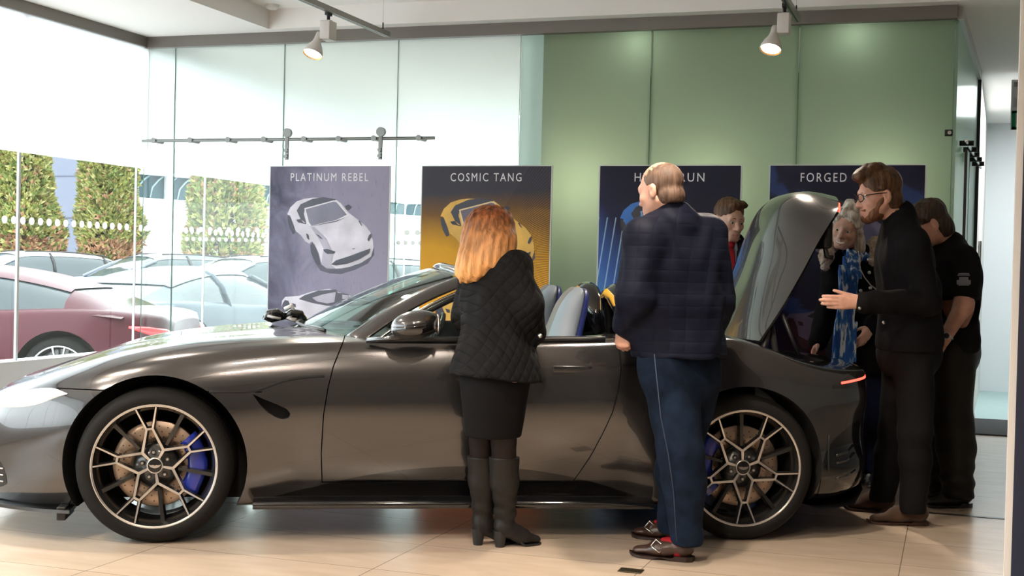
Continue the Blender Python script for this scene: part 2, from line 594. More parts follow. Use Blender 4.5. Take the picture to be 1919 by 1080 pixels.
# ceiling: a lower band beside the glass, a raised field inside it
cb = MB()
R0x, R1y = -4.9, 8.62
cb.box((FX0 - 0.15, FY0, 3.0), (R0x, 14.1, 3.3), M_CEIL)
cb.box((R0x, R1y, 3.0), (-0.02, 14.1, 3.3), M_CEIL)
cb.box((R0x, FY0, 3.15), (FX1, R1y, 3.3), M_CEIL)
cb.box((-0.02, R1y, 3.0), (FX1, FY1, 3.3), M_CEIL)
structure(cb, 'ceiling')
structure(MB().box((FX0 - 0.2, FY0 - 0.2, 0), (FX1, FY0, 3.3), mat('taupe_paint', (0.50, 0.46, 0.42), 0.7)), 'wall_rear')
structure(MB().box((FX1, FY0, 0), (FX1 + 0.2, FY1, 3.3), mat('grey_paint', (0.48, 0.47, 0.46), 0.7)), 'wall_right')

# left glass facade: upstand, channel, panes with a row of dots, blinds
structure(MB().box((FX0 - 0.12, FY0, -0.15), (FX0 + 0.05, 14.0, 0.54), mat('white_upstand', (0.80, 0.84, 0.90), 0.5)), 'trim_1')
structure(MB().box((FX0 - 0.06, FY0, 2.92), (FX0 + 0.06, 14.0, 3.0), M_TRIM), 'trim_2')
M_DOT = F_BLIND
joints = [-7.0, -5.8, -4.6, -3.4, -2.2, -1.0, 0.2, 1.4, 2.6, 3.8, 5.0, 6.17, 7.37, 8.72, 9.71, 10.9, 12.1, 13.2, 14.0]
wn = 1
M_JOINT = mat('pale_silicone', (0.62, 0.66, 0.66), 0.4)
for a, b in zip(joints[:-1], joints[1:]):
    p = MB().box((FX0 - 0.012, a + 0.008, 0.54), (FX0, b - 0.008, 2.92), G_CLEAR)
    jw = 0.010 if b == 7.37 else 0.004
    p.box((FX0 - 0.014, b - jw, 0.54), (FX0 + 0.004, b + jw, 2.92), M_JOINT)
    if b > 5:
        k0 = math.ceil((a + 0.03) / 0.0915)
        y = k0 * 0.0915
        while y < b - 0.03:
            p.cyl((FX0 + 0.0005, y, 1.505), (FX0 + 0.002, y, 1.505), 0.026, M_DOT, seg=18)
            y += 0.0915
    structure(p, 'window_%d' % wn); wn += 1
structure(MB().box((FX0 + 0.03, FY0, 1.97), (FX0 + 0.036, 14.0, 2.93), F_BLIND), 'trim_3')
structure(MB().box((FX0, 13.95, 0.0), (-2.9, 14.0, 0.3), M_WHITE), 'trim_4')
structure(MB().box((FX0, 14.0, 0.3), (-2.9, 14.012, 3.0), G_CLEAR), 'window_%d' % wn); wn += 1
structure(MB().box((FX0 + 0.05, 13.94, 1.97), (-2.95, 13.946, 2.95), F_BLIND), 'trim_5')

# back glass wall: seven panels
YB = 8.80
seams = [-6.1, -5.82, -4.86, -3.92, -2.97, -2.02, -1.02, -0.04]
for i, (a, b) in enumerate(zip(seams[:-1], seams[1:])):
    p = MB()
    a2, b2 = a + 0.003, b - 0.003
    if b <= -2.9:
        # clear lower glass, frosted film above
        for (z0, z1, fm) in ((0.0, 2.13, G_CLEAR), (2.13, 2.92, F_PALE)):
            v = [(a2, YB, z0), (b2, YB, z0), (b2, YB + 0.012, z0), (a2, YB + 0.012, z0), (a2, YB, z1), (b2, YB, z1), (b2, YB + 0.012, z1), (a2, YB + 0.012, z1)]
            p.add(v, [(0, 1, 5, 4)], fm)
            p.add(v, [(2, 3, 7, 6)], G_CLEAR)
            p.add(v, [(1, 2, 6, 5), (3, 0, 4, 7)], G_EDGE)
        x = math.ceil((a2 + 0.03) / 0.083) * 0.083
        while x < b2 - 0.03:
            p.cyl((x, YB - 0.002, 1.50), (x, YB - 0.0005, 1.50), 0.021, M_DOT, seg=16); x += 0.083
        x = math.ceil((a2 + 0.03) / 0.058) * 0.058
        while x < b2 - 0.03:
            p.cyl((x, YB - 0.002, 1.425), (x, YB - 0.0005, 1.425), 0.017, M_DOT, seg=14); x += 0.058
    else:
        v = [(a2, YB, 0), (b2, YB, 0), (b2, YB + 0.012, 0), (a2, YB + 0.012, 0), (a2, YB, 2.92), (b2, YB, 2.92), (b2, YB + 0.012, 2.92), (a2, YB + 0.012, 2.92)]
        if i == 4:      # pale strip painted to imitate the daylit partition end seen through the glass
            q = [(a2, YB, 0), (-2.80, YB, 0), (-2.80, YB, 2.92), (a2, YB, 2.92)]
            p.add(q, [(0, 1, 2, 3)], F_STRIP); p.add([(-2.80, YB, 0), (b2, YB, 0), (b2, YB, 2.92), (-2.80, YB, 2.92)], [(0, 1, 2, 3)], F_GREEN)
        else:
            p.add(v, [(0, 1, 5, 4)], F_GREEN)
        p.add(v, [(2, 3, 7, 6)], G_CLEAR)
        p.add(v, [(1, 2, 6, 5), (3, 0, 4, 7)], G_EDGE)
    structure(p, 'window_%d' % wn); wn += 1
structure(MB().box((-6.1, YB - 0.06, 2.915), (-0.03, YB + 0.06, 3.0), M_TRIM), 'trim_6')
structure(MB().box((-6.1, YB - 0.03, 0.0), (-0.03, YB + 0.03, 0.02), M_STEEL), 'trim_7')
# partition and office behind the green glass
structure(MB().box((-2.90, YB + 0.05, 0), (-2.80, 14.0, 3.0), M_WHITE), 'wall_divider')
structure(MB().box((-2.80, 11.4, 0), (0.12, 11.5, 3.0), mat('olive_paint', (0.34, 0.36, 0.26), 0.8)), 'wall_office')
# corridor on the right: side glass, end wall, right wall
def panel(ax, ay, bx, by, z0, z1, t, material, name, extra=None):
    d = Vector((bx - ax, by - ay, 0)); L = d.length
    M = Matrix.Translation((ax, ay, 0)) @ Matrix.Rotation(math.atan2(d.y, d.x), 4, 'Z')
    mb = MB().box((0, -t / 2, z0), (L, t / 2, z1), material, M)
    if extra:
        extra(mb, M, L)
    return structure(mb, name)


panel(-0.03, 8.83, 0.13, 11.55, 0.0, 2.96, 0.02, F_SIDE, 'window_%d' % wn); wn += 1
panel(-0.03, 8.81, 0.13, 11.55, 2.92, 3.0, 0.07, mat('pale_channel', (0.60, 0.62, 0.60), 0.4), 'trim_8')
panel(0.13, 11.55, 0.27, 15.6, 0.0, 3.0, 0.06, M_WHITE, 'wall_corridor')
structure(MB().box((0.2, 15.5, 0), (FX1, 15.6, 3.0), mat('cool_white_paint', (0.80, 0.83, 0.85), 0.6)), 'wall_end')
structure(MB().box((0.132, 11.52, 0.0), (0.165, 11.60, 3.0), M_BLACK), 'trim_9')
structure(MB().box((0.21, 12.4, 0.0), (FX1, 15.5, 0.004), mat('turquoise_carpet', (0.42, 0.56, 0.55), 0.9, vary=0.06, vscale=60)), 'trim_10')
# dark jamb close to the viewer on the right
structure(MB().box((0.168, 4.25, 0), (0.187, 4.32, 3.15), mat('pale_jamb_edge', (0.72, 0.68, 0.64), 0.5)), 'trim_11')
structure(MB().box((0.187, 4.24, 0), (1.25, 4.33, 3.15), M_NAVYP), 'wall_jamb')
# slim floor track across the tiles
structure(MB().box((-1.6, 7.30, 0.0), (4.0, 7.335, 0.0025), M_BLACK), 'trim_12')

# ------------------------------------------------------------------ outside ground and buildings
GZ = -0.14
structure(MB().box((-70, -30, GZ - 0.2), (FX0 - 0.12, 80, GZ), mat('wet_asphalt', (0.52, 0.52, 0.53), 0.5, vary=0.08, vscale=3)), 'ground')
structure(MB().box((FX0 - 0.12, 14.05, GZ - 0.2), (30, 80, GZ), MATS['wet_asphalt']), 'ground_rear')


def building_long():
    A_, B_ = at(300, 400, 44), at(760, 400, 53)
    t = empty('long_pale_building', (float(A_[0]), float(A_[1]), GZ), math.atan2(B_[1] - A_[1], B_[0] - A_[0]), 'long white building with a dark glazed clerestory band beyond the trees', 'building')
    w = mat('white_render', (0.85, 0.86, 0.87), 0.7)
    g = mat('dark_teal_glazing', (0.05, 0.085, 0.10), 0.8, spec=0.1)
    MB().box((-3, 0, 0), (30, 9, 3.43), w).build('wall', t)
    MB().box((-2.9, 0.05, 3.43), (30, 9, 4.20), g).build('clerestory', t, 'dark glazed clerestory')
    MB().box((-3.2, -0.4, 4.20), (30.2, 9.2, 6.0), mat('white_fascia', (0.9, 0.91, 0.92), 0.6)).build('fascia', t)
    rb = MB()
    for i in range(58):
        x = -2.6 + i * 0.55
        rb.tube([(x, 0.02, 3.45), (x + 0.05, -0.03, 3.8), (x + 0.28, -0.04, 4.05), (x + 0.5, 0.02, 4.18)], 0.03, mat('teal_rib', (0.30, 0.42, 0.43), 0.4), seg=5)
    rb.build('rib_row', t)
    for i in range(4):
        MB().box((0.15 + i * 7, -0.12, 0), (0.45 + i * 7, 0.02, 4.20), w).build('column', t)
    return t


building_long()
t = empty('slate_building', (-26.4, 34.0, GZ), 0, 'slate blue panelled building behind the two left conifers', 'building')
MB().box((-22, 0, 0), (2.2, 0.5, 7.5), mat('slate_cladding', (0.15, 0.165, 0.21), 0.8, spec=0.1)).build('wall', t)
jb = MB()
for k in range(1, 6):
    jb.box((-22, -0.015, k * 1.3), (2.2, 0.0, k * 1.3 + 0.03), mat('slate_joint', (0.09, 0.10, 0.13), 0.8, spec=0.1))
jb.build('cladding_joint', t)

# ================================================================== the grey roadster: body shell
# car space: x rearward from the front axle, y to the near side, z up
ST_X = [-0.90, -0.885, -0.84, -0.75, -0.60, -0.40, -0.20, 0.0, 0.20, 0.45, 0.65, 0.85, 1.40, 2.00, 2.30, 2.6, 2.8, 3.0, 3.18, 3.3, 3.38, 3.43, 3.46]
ST_HW = [0.22, 0.36, 0.53, 0.69, 0.81, 0.900, 0.940, 0.955, 0.948, 0.932, 0.925, 0.922, 0.918, 0.932, 0.950, 0.968, 0.970, 0.950, 0.905, 0.835, 0.74, 0.58, 0.42]
ST_ZB = [0.26, 0.22, 0.17, 0.145, 0.135, 0.14, 0.15, 0.15, 0.15, 0.15, 0.15, 0.15, 0.15, 0.15, 0.15, 0.16, 0.17, 0.175, 0.18, 0.20, 0.22, 0.25, 0.30]
ST_ZS = [0.52, 0.53, 0.545, 0.585, 0.645, 0.710, 0.765, 0.805, 0.838, 0.868, 0.886, 0.896, 0.906, 0.928, 0.945, 0.945, 0.9, 0.835, 0.802, 0.795, 0.792, 0.785, 0.775]
ST_Z1 = [0.545, 0.56, 0.585, 0.635, 0.690, 0.762, 0.825, 0.866, 0.892, 0.912, 0.922, 0.926, 0.93, 0.950, 0.970, 0.968, 0.922, 0.856, 0.822, 0.815, 0.815, 0.81, 0.8]
ST_Z2 = [0.56, 0.575, 0.605, 0.655, 0.712, 0.786, 0.850, 0.888, 0.914, 0.936, 0.945, 0.948, 0.95, 0.955, 0.965, 0.96, 0.925, 0.87, 0.835, 0.826, 0.825, 0.82, 0.81]
ST_ZC = [0.565, 0.58, 0.615, 0.665, 0.720, 0.788, 0.842, 0.874, 0.900, 0.922, 0.932, 0.94, 0.95, 0.955, 0.962, 0.96, 0.926, 0.872, 0.838, 0.829, 0.828, 0.823, 0.813]


def car_section(x):
    """half outline (y, z) of the body at station x, from the belly to the centre of the top"""
    g = lambda ys: float(pchip(ST_X, ys, x))
    hw, zb, zs, z1, z2, zc = g(ST_HW), g(ST_ZB), g(ST_ZS), g(ST_Z1), g(ST_Z2), g(ST_ZC)
    t = hw / 0.93
    mid = float(np.clip((x - 0.3) / 0.3, 0, 1) * np.clip((2.45 - x) / 0.3, 0, 1))     # between the wheels the flank is waisted
    tail = float(np.clip((x - 2.95) / 0.35, 0, 1))
    h = zs - zb
    pts = [(0, zb), (hw - 0.20 * t, zb), (hw - 0.085 * t - 0.035 * mid, zb + 0.012),
           (hw - 0.055 * t - 0.045 * mid + 0.02 * tail, zb + 0.10 * h),
           (hw - 0.028 * t - 0.030 * mid + 0.02 * tail, zb + 0.24 * h),
           (hw - 0.012 * t - 0.010 * mid - 0.03 * tail, zb + 0.42 * h),
           (hw - 0.030 * tail, zb + 0.60 * h),
           (hw - 0.008 * t, zb + 0.76 * h), (hw - 0.026 * t, zb + 0.90 * h), (hw - 0.060 * t, zs),
           (hw * 0.87, zs + 0.62 * (z1 - zs)), (hw * 0.78, z1), (hw * 0.58, 0.45 * z1 + 0.55 * z2), (hw * 0.42, z2), (hw * 0.2, 0.5 * (z2 + zc)), (0, zc)]
    return pts


def car_outline(x, n=5):
    c = catmull(car_section(x), n)
    c = np.array(c); c[:, 0] = np.maximum(c[:, 0], 0)
    return c


def car_stations():
    xs = list(np.linspace(-0.90, -0.70, 14)) + list(np.linspace(-0.68, 3.10, 112)) + list(np.linspace(3.12, 3.46, 22))
    return xs

# ================================================================== the grey roadster: parts
class CMB(MB):
    """mesh builder in car space (near side is +y); Blender's y runs the other way"""
    def add(self, verts, faces, material, smooth=False):
        return super().add([(p[0], -p[1], p[2]) for p in verts], [tuple(reversed(f)) for f in faces], material, smooth)


def paint_material(name, color, metal=0.55, rough=0.34, sill=False):
    m = bpy.data.materials.new(name); m.use_nodes = True
    n, l = _nodes(m); b = n['Principled BSDF']
    b.inputs['Metallic'].default_value = metal; b.inputs['Roughness'].default_value = rough
    b.inputs['Coat Weight'].default_value = 1.0; b.inputs['Coat Roughness'].default_value = 0.015
    b.inputs['Base Color'].default_value = (*color, 1)
    if sill:
        # gloss-black lower flank between the wheels, bounded by a rising and falling line
        tc = n.new('ShaderNodeTexCoord'); s = n.new('ShaderNodeSeparateXYZ'); l.new(tc.outputs['Object'], s.inputs[0])
        k = n.new('ShaderNodeMath'); k.operation = 'DIVIDE'; k.inputs[1].default_value = 4.0; l.new(s.outputs['X'], k.inputs[0])
        fc = n.new('ShaderNodeFloatCurve'); l.new(k.outputs[0], fc.inputs['Value'])
        c = fc.mapping.curves[0]
        data = [(0.0, 0.05), (0.40, 0.165), (0.68, 0.235), (0.96, 0.30), (1.25, 0.335), (1.50, 0.338), (1.75, 0.315), (1.95, 0.275), (2.32, 0.16), (2.7, 0.05), (3.02, 0.05), (3.10, 0.40), (3.22, 0.52), (3.34, 0.565), (3.6, 0.58), (4.0, 0.58)]
        c.points[0].location = (data[0][0] / 4, data[0][1]); c.points[1].location = (data[-1][0] / 4, data[-1][1])
        for x, z in data[1:-1]:
            c.points.new(x / 4, z)
        fc.mapping.update()
        lt = n.new('ShaderNodeMath'); lt.operation = 'LESS_THAN'; l.new(s.outputs['Z'], lt.inputs[0]); l.new(fc.outputs[0], lt.inputs[1])
        ab = n.new('ShaderNodeMath'); ab.operation = 'ABSOLUTE'; l.new(s.outputs['Y'], ab.inputs[0])
        mx = n.new('ShaderNodeMix'); mx.data_type = 'RGBA'; l.new(lt.outputs[0], mx.inputs[0])
        mx.inputs[6].default_value = (*color, 1); mx.inputs[7].default_value = (0.006, 0.006, 0.007, 1)
        l.new(mx.outputs[2], b.inputs['Base Color'])
    MATS[name] = m
    return m


PAINT = paint_material('grey_car_paint', (0.074, 0.072, 0.073), 0.82, 0.20, sill=True)
M_GLOSSBLACK = mat('gloss_black', (0.006, 0.006, 0.007), 0.12, coat=1.0)
M_WELL = mat('wheel_well_black', (0.008, 0.008, 0.008), 0.8)
M_TYRE = mat('tyre_rubber', (0.010, 0.0095, 0.009), 0.7, spec=0.2, bump=0.15, bscale=90)
M_ALU = mat('machined_aluminium', (0.72, 0.69, 0.66), 0.30, 1.0)
M_RIMBLACK = mat('rim_black', (0.012, 0.012, 0.012), 0.25, coat=0.6)
M_DISC = mat('brake_disc_metal', (0.44, 0.33, 0.25), 0.38, 0.9)
M_CALIPER = mat('blue_caliper_paint', (0.012, 0.03, 0.32), 0.25, coat=0.7)
M_CHROME = mat('bright_trim', (0.72, 0.70, 0.68), 0.18, 1.0)
M_SEAT = mat('pale_blue_leather', (0.30, 0.36, 0.43), 0.5, bump=0.05, bscale=200)
M_SEATMID = mat('warm_grey_leather', (0.24, 0.22, 0.21), 0.55)
M_CABIN = mat('dark_cabin', (0.02, 0.02, 0.022), 0.7)
M_SCREEN = glass_mat('windscreen_glass', (0.78, 0.90, 0.86), 1.0)
M_HEADLAMP = mat('clear_headlamp', (0.70, 0.73, 0.76), 0.12, 0.3, coat=1.0)
M_REDLAMP = mat('lit_red_lamp', (0.5, 0.01, 0.01), 0.3, emit=(1.0, 0.05, 0.03), emit_s=5.0)

CAR_A = math.atan2(1.213, 2.412)
_ca = Vector((math.cos(CAR_A), math.sin(CAR_A), 0)); _cn = Vector((math.sin(CAR_A), -math.cos(CAR_A), 0))
CAR_ORIGIN = Vector((-3.326, 4.927, 0)) - _cn * 0.93
ROADSTER = empty('sports_car', CAR_ORIGIN, CAR_A, 'grey two-seat roadster in the foreground with roof down and boot lid raised', 'car')


def car_to_world(x, y, z):
    return CAR_ORIGIN + _ca * x + _cn * y + Vector((0, 0, z))


_SURF = {}
def surf_y(x, z):
    key = round(x, 3)
    if key not in _SURF:
        _SURF[key] = car_outline(x, 6)
    o = _SURF[key]
    best = 0.0
    for i in range(len(o) - 1):
        (y0, z0), (y1, z1) = o[i], o[i + 1]
        if (z0 - z) * (z1 - z) <= 0 and abs(z1 - z0) > 1e-7:
            t = (z - z0) / (z1 - z0); best = max(best, y0 + (y1 - y0) * t)
    return best


def surf_top(x, y):
    o = car_outline(x, 6)
    best = 0.0
    for i in range(len(o) - 1):
        (y0, z0), (y1, z1) = o[i], o[i + 1]
        if (y0 - y) * (y1 - y) <= 0 and abs(y1 - y0) > 1e-7:
            t = (y - y0) / (y1 - y0); best = max(best, z0 + (z1 - z0) * t)
    return best


def build_shell():
    mb = CMB(); rows = []
    for x in car_stations():
        o = car_outline(x, 5)
        half = [(x, y, z) for y, z in o]
        rows.append(half + [(x, -y, z) for _, y, z in half[-2:0:-1]])
    n = len(rows[0])
    mb.grid(rows, PAINT, True, closed_v=True)
    mb.add(rows[0], [tuple(range(n))], PAINT); mb.add(rows[-1], [tuple(reversed(range(n)))], PAINT)
    me = mb.mesh('body')
    import bmesh
    bm = bmesh.new(); bm.from_mesh(me)
    bmesh.ops.remove_doubles(bm, verts=bm.verts, dist=1e-5)
    bmesh.ops.recalc_face_normals(bm, faces=bm.faces)
    bm.to_mesh(me); bm.free()
    o = bpy.data.objects.new('body', me); COL.objects.link(o)
    return o


def cutter(mb):
    import bmesh
    me = mb.mesh('cutter')
    bm = bmesh.new(); bm.from_mesh(me)
    bmesh.ops.remove_doubles(bm, verts=bm.verts, dist=1e-6)
    bmesh.ops.recalc_face_normals(bm, faces=bm.faces)
    bm.to_mesh(me); bm.free()
    o = bpy.data.objects.new('cutter', me); COL.objects.link(o)
    return o


DOOR_OUT = [(0.735, 0.262), (0.728, 0.40), (0.735, 0.58), (0.752, 0.70), (0.775, 0.80), (0.80, 0.865), (0.83, 0.94), (0.84, 1.02), (2.06, 1.02), (2.075, 0.95), (2.095, 0.88), (2.10, 0.80), (2.085, 0.70), (2.06, 0.60), (2.02, 0.50), (1.97, 0.39), (1.905, 0.275), (1.89, 0.262)]


def inset(poly, d):
    c = np.array(poly); n = len(c); out = []
    area2 = sum(c[i][0] * c[(i + 1) % n][1] - c[(i + 1) % n][0] * c[i][1] for i in range(n))
    s = 1 if area2 > 0 else -1
    for i in range(n):
        e1 = c[i] - c[i - 1]; e2 = c[(i + 1) % n] - c[i]
        n1 = np.array([-e1[1], e1[0]]) / np.linalg.norm(e1) * s; n2 = np.array([-e2[1], e2[0]]) / np.linalg.norm(e2) * s
        m = n1 + n2; m /= max(np.linalg.norm(m), 1e-6)
        out.append(tuple(c[i] + m * d / max(m.dot(n1), 0.4)))
    return out


shell = build_shell()
# doors are cut free of the shell
door_o = {}
for sgn in (1, -1):
    d = bpy.data.objects.new('door', shell.data.copy()); COL.objects.link(d)
    boolean(d, cutter(CMB().prism(inset(DOOR_OUT, 0.003), 1, 0.70 * sgn, 1.1 * sgn, M_WELL)), 'INTERSECT')
    door_o[sgn] = d
for sgn in (1, -1):
    boolean(shell, cutter(CMB().prism(inset(DOOR_OUT, -0.002), 1, 0.69 * sgn, 1.12 * sgn, M_WELL)))
for x, z, r in ((0.0, 0.347, 0.402), (2.70, 0.343, 0.390)):
    for sgn in (1, -1):
        boolean(shell, cutter(CMB().cyl((x, 0.58 * sgn, z), (x, 1.2 * sgn, z), r, M_WELL, seg=72)))
# cockpit and boot openings
CP = [(0.93, -0.66), (1.2, -0.735), (2.0, -0.735), (2.30, -0.66), (2.40, -0.45), (2.42, 0), (2.40, 0.45), (2.30, 0.66), (2.0, 0.735), (1.2, 0.735), (0.93, 0.66)]
boolean(shell, cutter(CMB().prism(CP, 2, 0.42, 1.3, M_CABIN)))
for sgn in (1, -1):
    boolean(door_o[sgn], cutter(CMB().prism(CP, 2, 0.42, 1.3, M_CABIN)))
BT = [(2.80, -0.50), (2.86, -0.58), (3.16, -0.58), (3.27, -0.45), (3.30, 0), (3.27, 0.45), (3.16, 0.58), (2.86, 0.58), (2.80, 0.50)]
boolean(shell, cutter(CMB().prism(BT, 2, 0.62, 1.3, M_CABIN)))
# shut lines of the bonnet and the pocket of the side vent
for sgn in (1, -1):
    boolean(shell, cutter(CMB().box((-0.44, 0.80, 0.6775), (0.46, 1.1, 0.6825), M_WELL) if sgn > 0 else CMB().box((-0.44, -1.1, 0.6775), (0.46, -0.80, 0.6825), M_WELL)))
    VENT = [(0.418, 0.672), (0.47, 0.648), (0.53, 0.625), (0.572, 0.605), (0.588, 0.585), (0.582, 0.566), (0.556, 0.558), (0.525, 0.566), (0.487, 0.590), (0.450, 0.628)]
    boolean(shell, cutter(CMB().prism(VENT, 1, 0.86 * sgn, 1.1 * sgn, M_WELL)))
smooth_angle(shell, 30)
shell.name = 'body'; shell.parent = ROADSTER
for sgn in (1, -1):
    smooth_angle(door_o[sgn], 30); door_o[sgn].parent = ROADSTER; door_o[sgn].name = 'door'
    hx = CMB()   # flush door handle
    hx.rbox((1.78, surf_y(1.85, 0.80) * 1 - 0.004, 0.783), (1.965, surf_y(1.85, 0.80) + 0.004, 0.815), 0.004, PAINT)
    if sgn < 0:
        hx.v = [(a, -b, c) for a, b, c in hx.v]; hx.f = [list(reversed(q)) for q in hx.f]
    hx.build('door_handle', door_o[sgn])


def skirt():
    for sgn in (1, -1):
        mb = CMB()
        rows = []
        for x in np.linspace(0.43, 2.27, 40):
            y = float(pchip(ST_X, ST_HW, x)) - 0.012
            rows.append([(x, sgn * p, q) for p, q in ((y - 0.20, 0.150), (y - 0.01, 0.150), (y, 0.156), (y + 0.002, 0.178), (y - 0.012, 0.186), (y - 0.07, 0.196), (y - 0.20, 0.20))])
        mb.grid(rows, M_GLOSSBLACK, True, closed_v=True, flip=sgn < 0)
        mb.add(rows[0], [tuple(range(7))], M_GLOSSBLACK); mb.add(rows[-1], [tuple(reversed(range(7)))], M_GLOSSBLACK)
        mb.build('side_skirt', ROADSTER)
        st = CMB()
        pts = [(0.23, 0.68), (0.41, 0.682), (0.47, 0.698), (0.55, 0.727), (0.64, 0.745), (0.735, 0.752)]
        cc = catmull([(a, b, 0) for a, b in pts], 6)
        st.tube([(p[0], sgn * (surf_y(p[0], p[1]) - 0.002), p[1]) for p in cc], 0.0065, M_WELL, seg=6)
        st.build('side_strake', ROADSTER)
    mb = CMB()
    rows = []
    for x in np.linspace(-0.90, -0.36, 24):
        y = float(pchip(ST_X, ST_HW, x)) + 0.015
        rows.append([(x, s * yy, z) for s, yy, z in ((1, y, 0.135), (1, y, 0.150), (1, y * 0.6, 0.155), (-1, y * 0.6, 0.155), (-1, y, 0.150), (-1, y, 0.135))])
    mb.grid(rows, M_GLOSSBLACK, False, closed_v=True)
    mb.add(rows[0], [tuple(range(6))], M_GLOSSBLACK); mb.add(rows[-1], [tuple(reversed(range(6)))], M_GLOSSBLACK)
    mb.rbox((-0.42, 0.70, 0.10), (-0.38, 0.90, 0.16), 0.006, M_BLACK)
    mb.build('front_splitter', ROADSTER)
    ex = CMB()
    ex.tube([(0.62, 0.62, 0.14), (0.72, 0.60, 0.145), (0.78, 0.58, 0.15)], [0.04, 0.045, 0.03], M_BLACK)
    ex.build('underbody_deflector', ROADSTER)


skirt()


def patch(name, top, bot, material, off=0.004, n=8, mirror=True, label=None):
    """a lens or cover lying on the flank between an upper and a lower (x, z) line"""
    for sgn in ((1, -1) if mirror else (1,)):
        T = catmull([(a, b, 0) for a, b in top], 6); B = catmull([(a, b, 0) for a, b in bot], 6)
        rows = []
        for p, q in zip(T, B):
            row = []
            for k in range(n + 1):
                t = k / n; x = p[0] + (q[0] - p[0]) * t; z = p[1] + (q[1] - p[1]) * t
                e = min(1, 6 * min(t, 1 - t) + 0.15)
                row.append((x, sgn * (surf_y(x, z) + off * e), z))
            rows.append(row)
        CMB().grid(rows, material, True, flip=(sgn > 0)).build(name, ROADSTER, label)


patch('headlamp', [(-0.745, 0.588), (-0.68, 0.622), (-0.60, 0.654), (-0.52, 0.674), (-0.45, 0.678), (-0.385, 0.660)],
      [(-0.740, 0.572), (-0.68, 0.578), (-0.60, 0.588), (-0.52, 0.606), (-0.45, 0.634), (-0.387, 0.657)], M_HEADLAMP, 0.006)
patch('bumper_intake', [(-0.83, 0.36), (-0.76, 0.355), (-0.70, 0.335), (-0.672, 0.28)], [(-0.83, 0.22), (-0.76, 0.215), (-0.70, 0.218), (-0.668, 0.235)], M_BLACK, 0.002)
for sgn in (1, -1):
    gl = CMB()
    for z in (0.245, 0.275, 0.305):
        gl.tube([(x, sgn * (surf_y(x, z) + 0.003), z) for x in np.linspace(-0.82, -0.685, 8)], 0.004, M_CHROME, seg=6)
    gl.build('intake_slat', ROADSTER)
# tail: light blade, dark lower valance, gills
for sgn in (1, -1):
    xs = np.linspace(3.19, 3.445, 16)
    lb = CMB()
    lb.grid([[(x, sgn * (surf_y(x, z) + 0.003), z) for z in (0.742 + (x - 3.19) * 0.1, 0.748 + (x - 3.19) * 0.1, 0.753 + (x - 3.19) * 0.1)] for x in xs], M_REDLAMP, True, flip=sgn < 0)
    lb.build('tail_lamp', ROADSTER, 'lit red tail lamp blade')
    hl = CMB()
    hl.grid([[(x, sgn * (surf_y(x, z) + 0.0015), z) for z in np.linspace(0.722, 0.744 + (x - 3.19) * 0.1, 4)] for x in np.linspace(3.14, 3.45, 16)], M_GLOSSBLACK, True, flip=sgn < 0)
    hl.build('tail_lamp_housing', ROADSTER)
    gi = CMB()
    for z0, z1 in ((0.40, 0.43), (0.365, 0.395), (0.29, 0.315)):
        gi.tube([(3.17, sgn * (surf_y(3.17, z0) + 0.002), z0), (3.23, sgn * (surf_y(3.23, (z0 + z1) / 2) + 0.002), z0 + 0.008), (3.285, sgn * (surf_y(3.285, z1) + 0.001), z1 + 0.01)], 0.006, M_GLOSSBLACK, seg=6)
    gi.tube([(3.125, sgn * (surf_y(3.125, z) + 0.001), z) for z in np.linspace(0.33, 0.50, 6)], 0.005, M_BLACK, seg=6)
    gi.build('bumper_gill', ROADSTER)
va = CMB()
va.grid([[(x, y, z) for y in np.linspace(-1, 1, 14) * (float(pchip(ST_X, ST_HW, min(x, 3.455))) * 0.97)] for x, z in ((3.02, 0.165), (3.1, 0.14), (3.30, 0.15), (3.40, 0.20), (3.44, 0.26))], M_BLACK, True)
va.build('rear_diffuser', ROADSTER)
# black lower tail skin
patch('rear_valance', [(3.09, 0.30), (3.15, 0.305), (3.22, 0.32), (3.30, 0.34), (3.36, 0.35)], [(3.09, 0.185), (3.15, 0.185), (3.22, 0.19), (3.30, 0.205), (3.36, 0.22)], M_GLOSSBLACK, 0.003)


# ------------------------------------------------------------------ windscreen, pillars, mirrors
def screen_pt(u, v):
    base = Vector((0.575 + 0.275 * u * u, 0.745 * u, 0.928 - 0.026 * u * u))
    top = Vector((1.315 + 0.115 * u * u, 0.60 * u, 1.262 - 0.045 * u * u))
    p = base.lerp(top, v)
    bulge = math.sin(math.pi * v) * 0.030
    return p + Vector((-0.45 * bulge, 0, 0.9 * bulge))


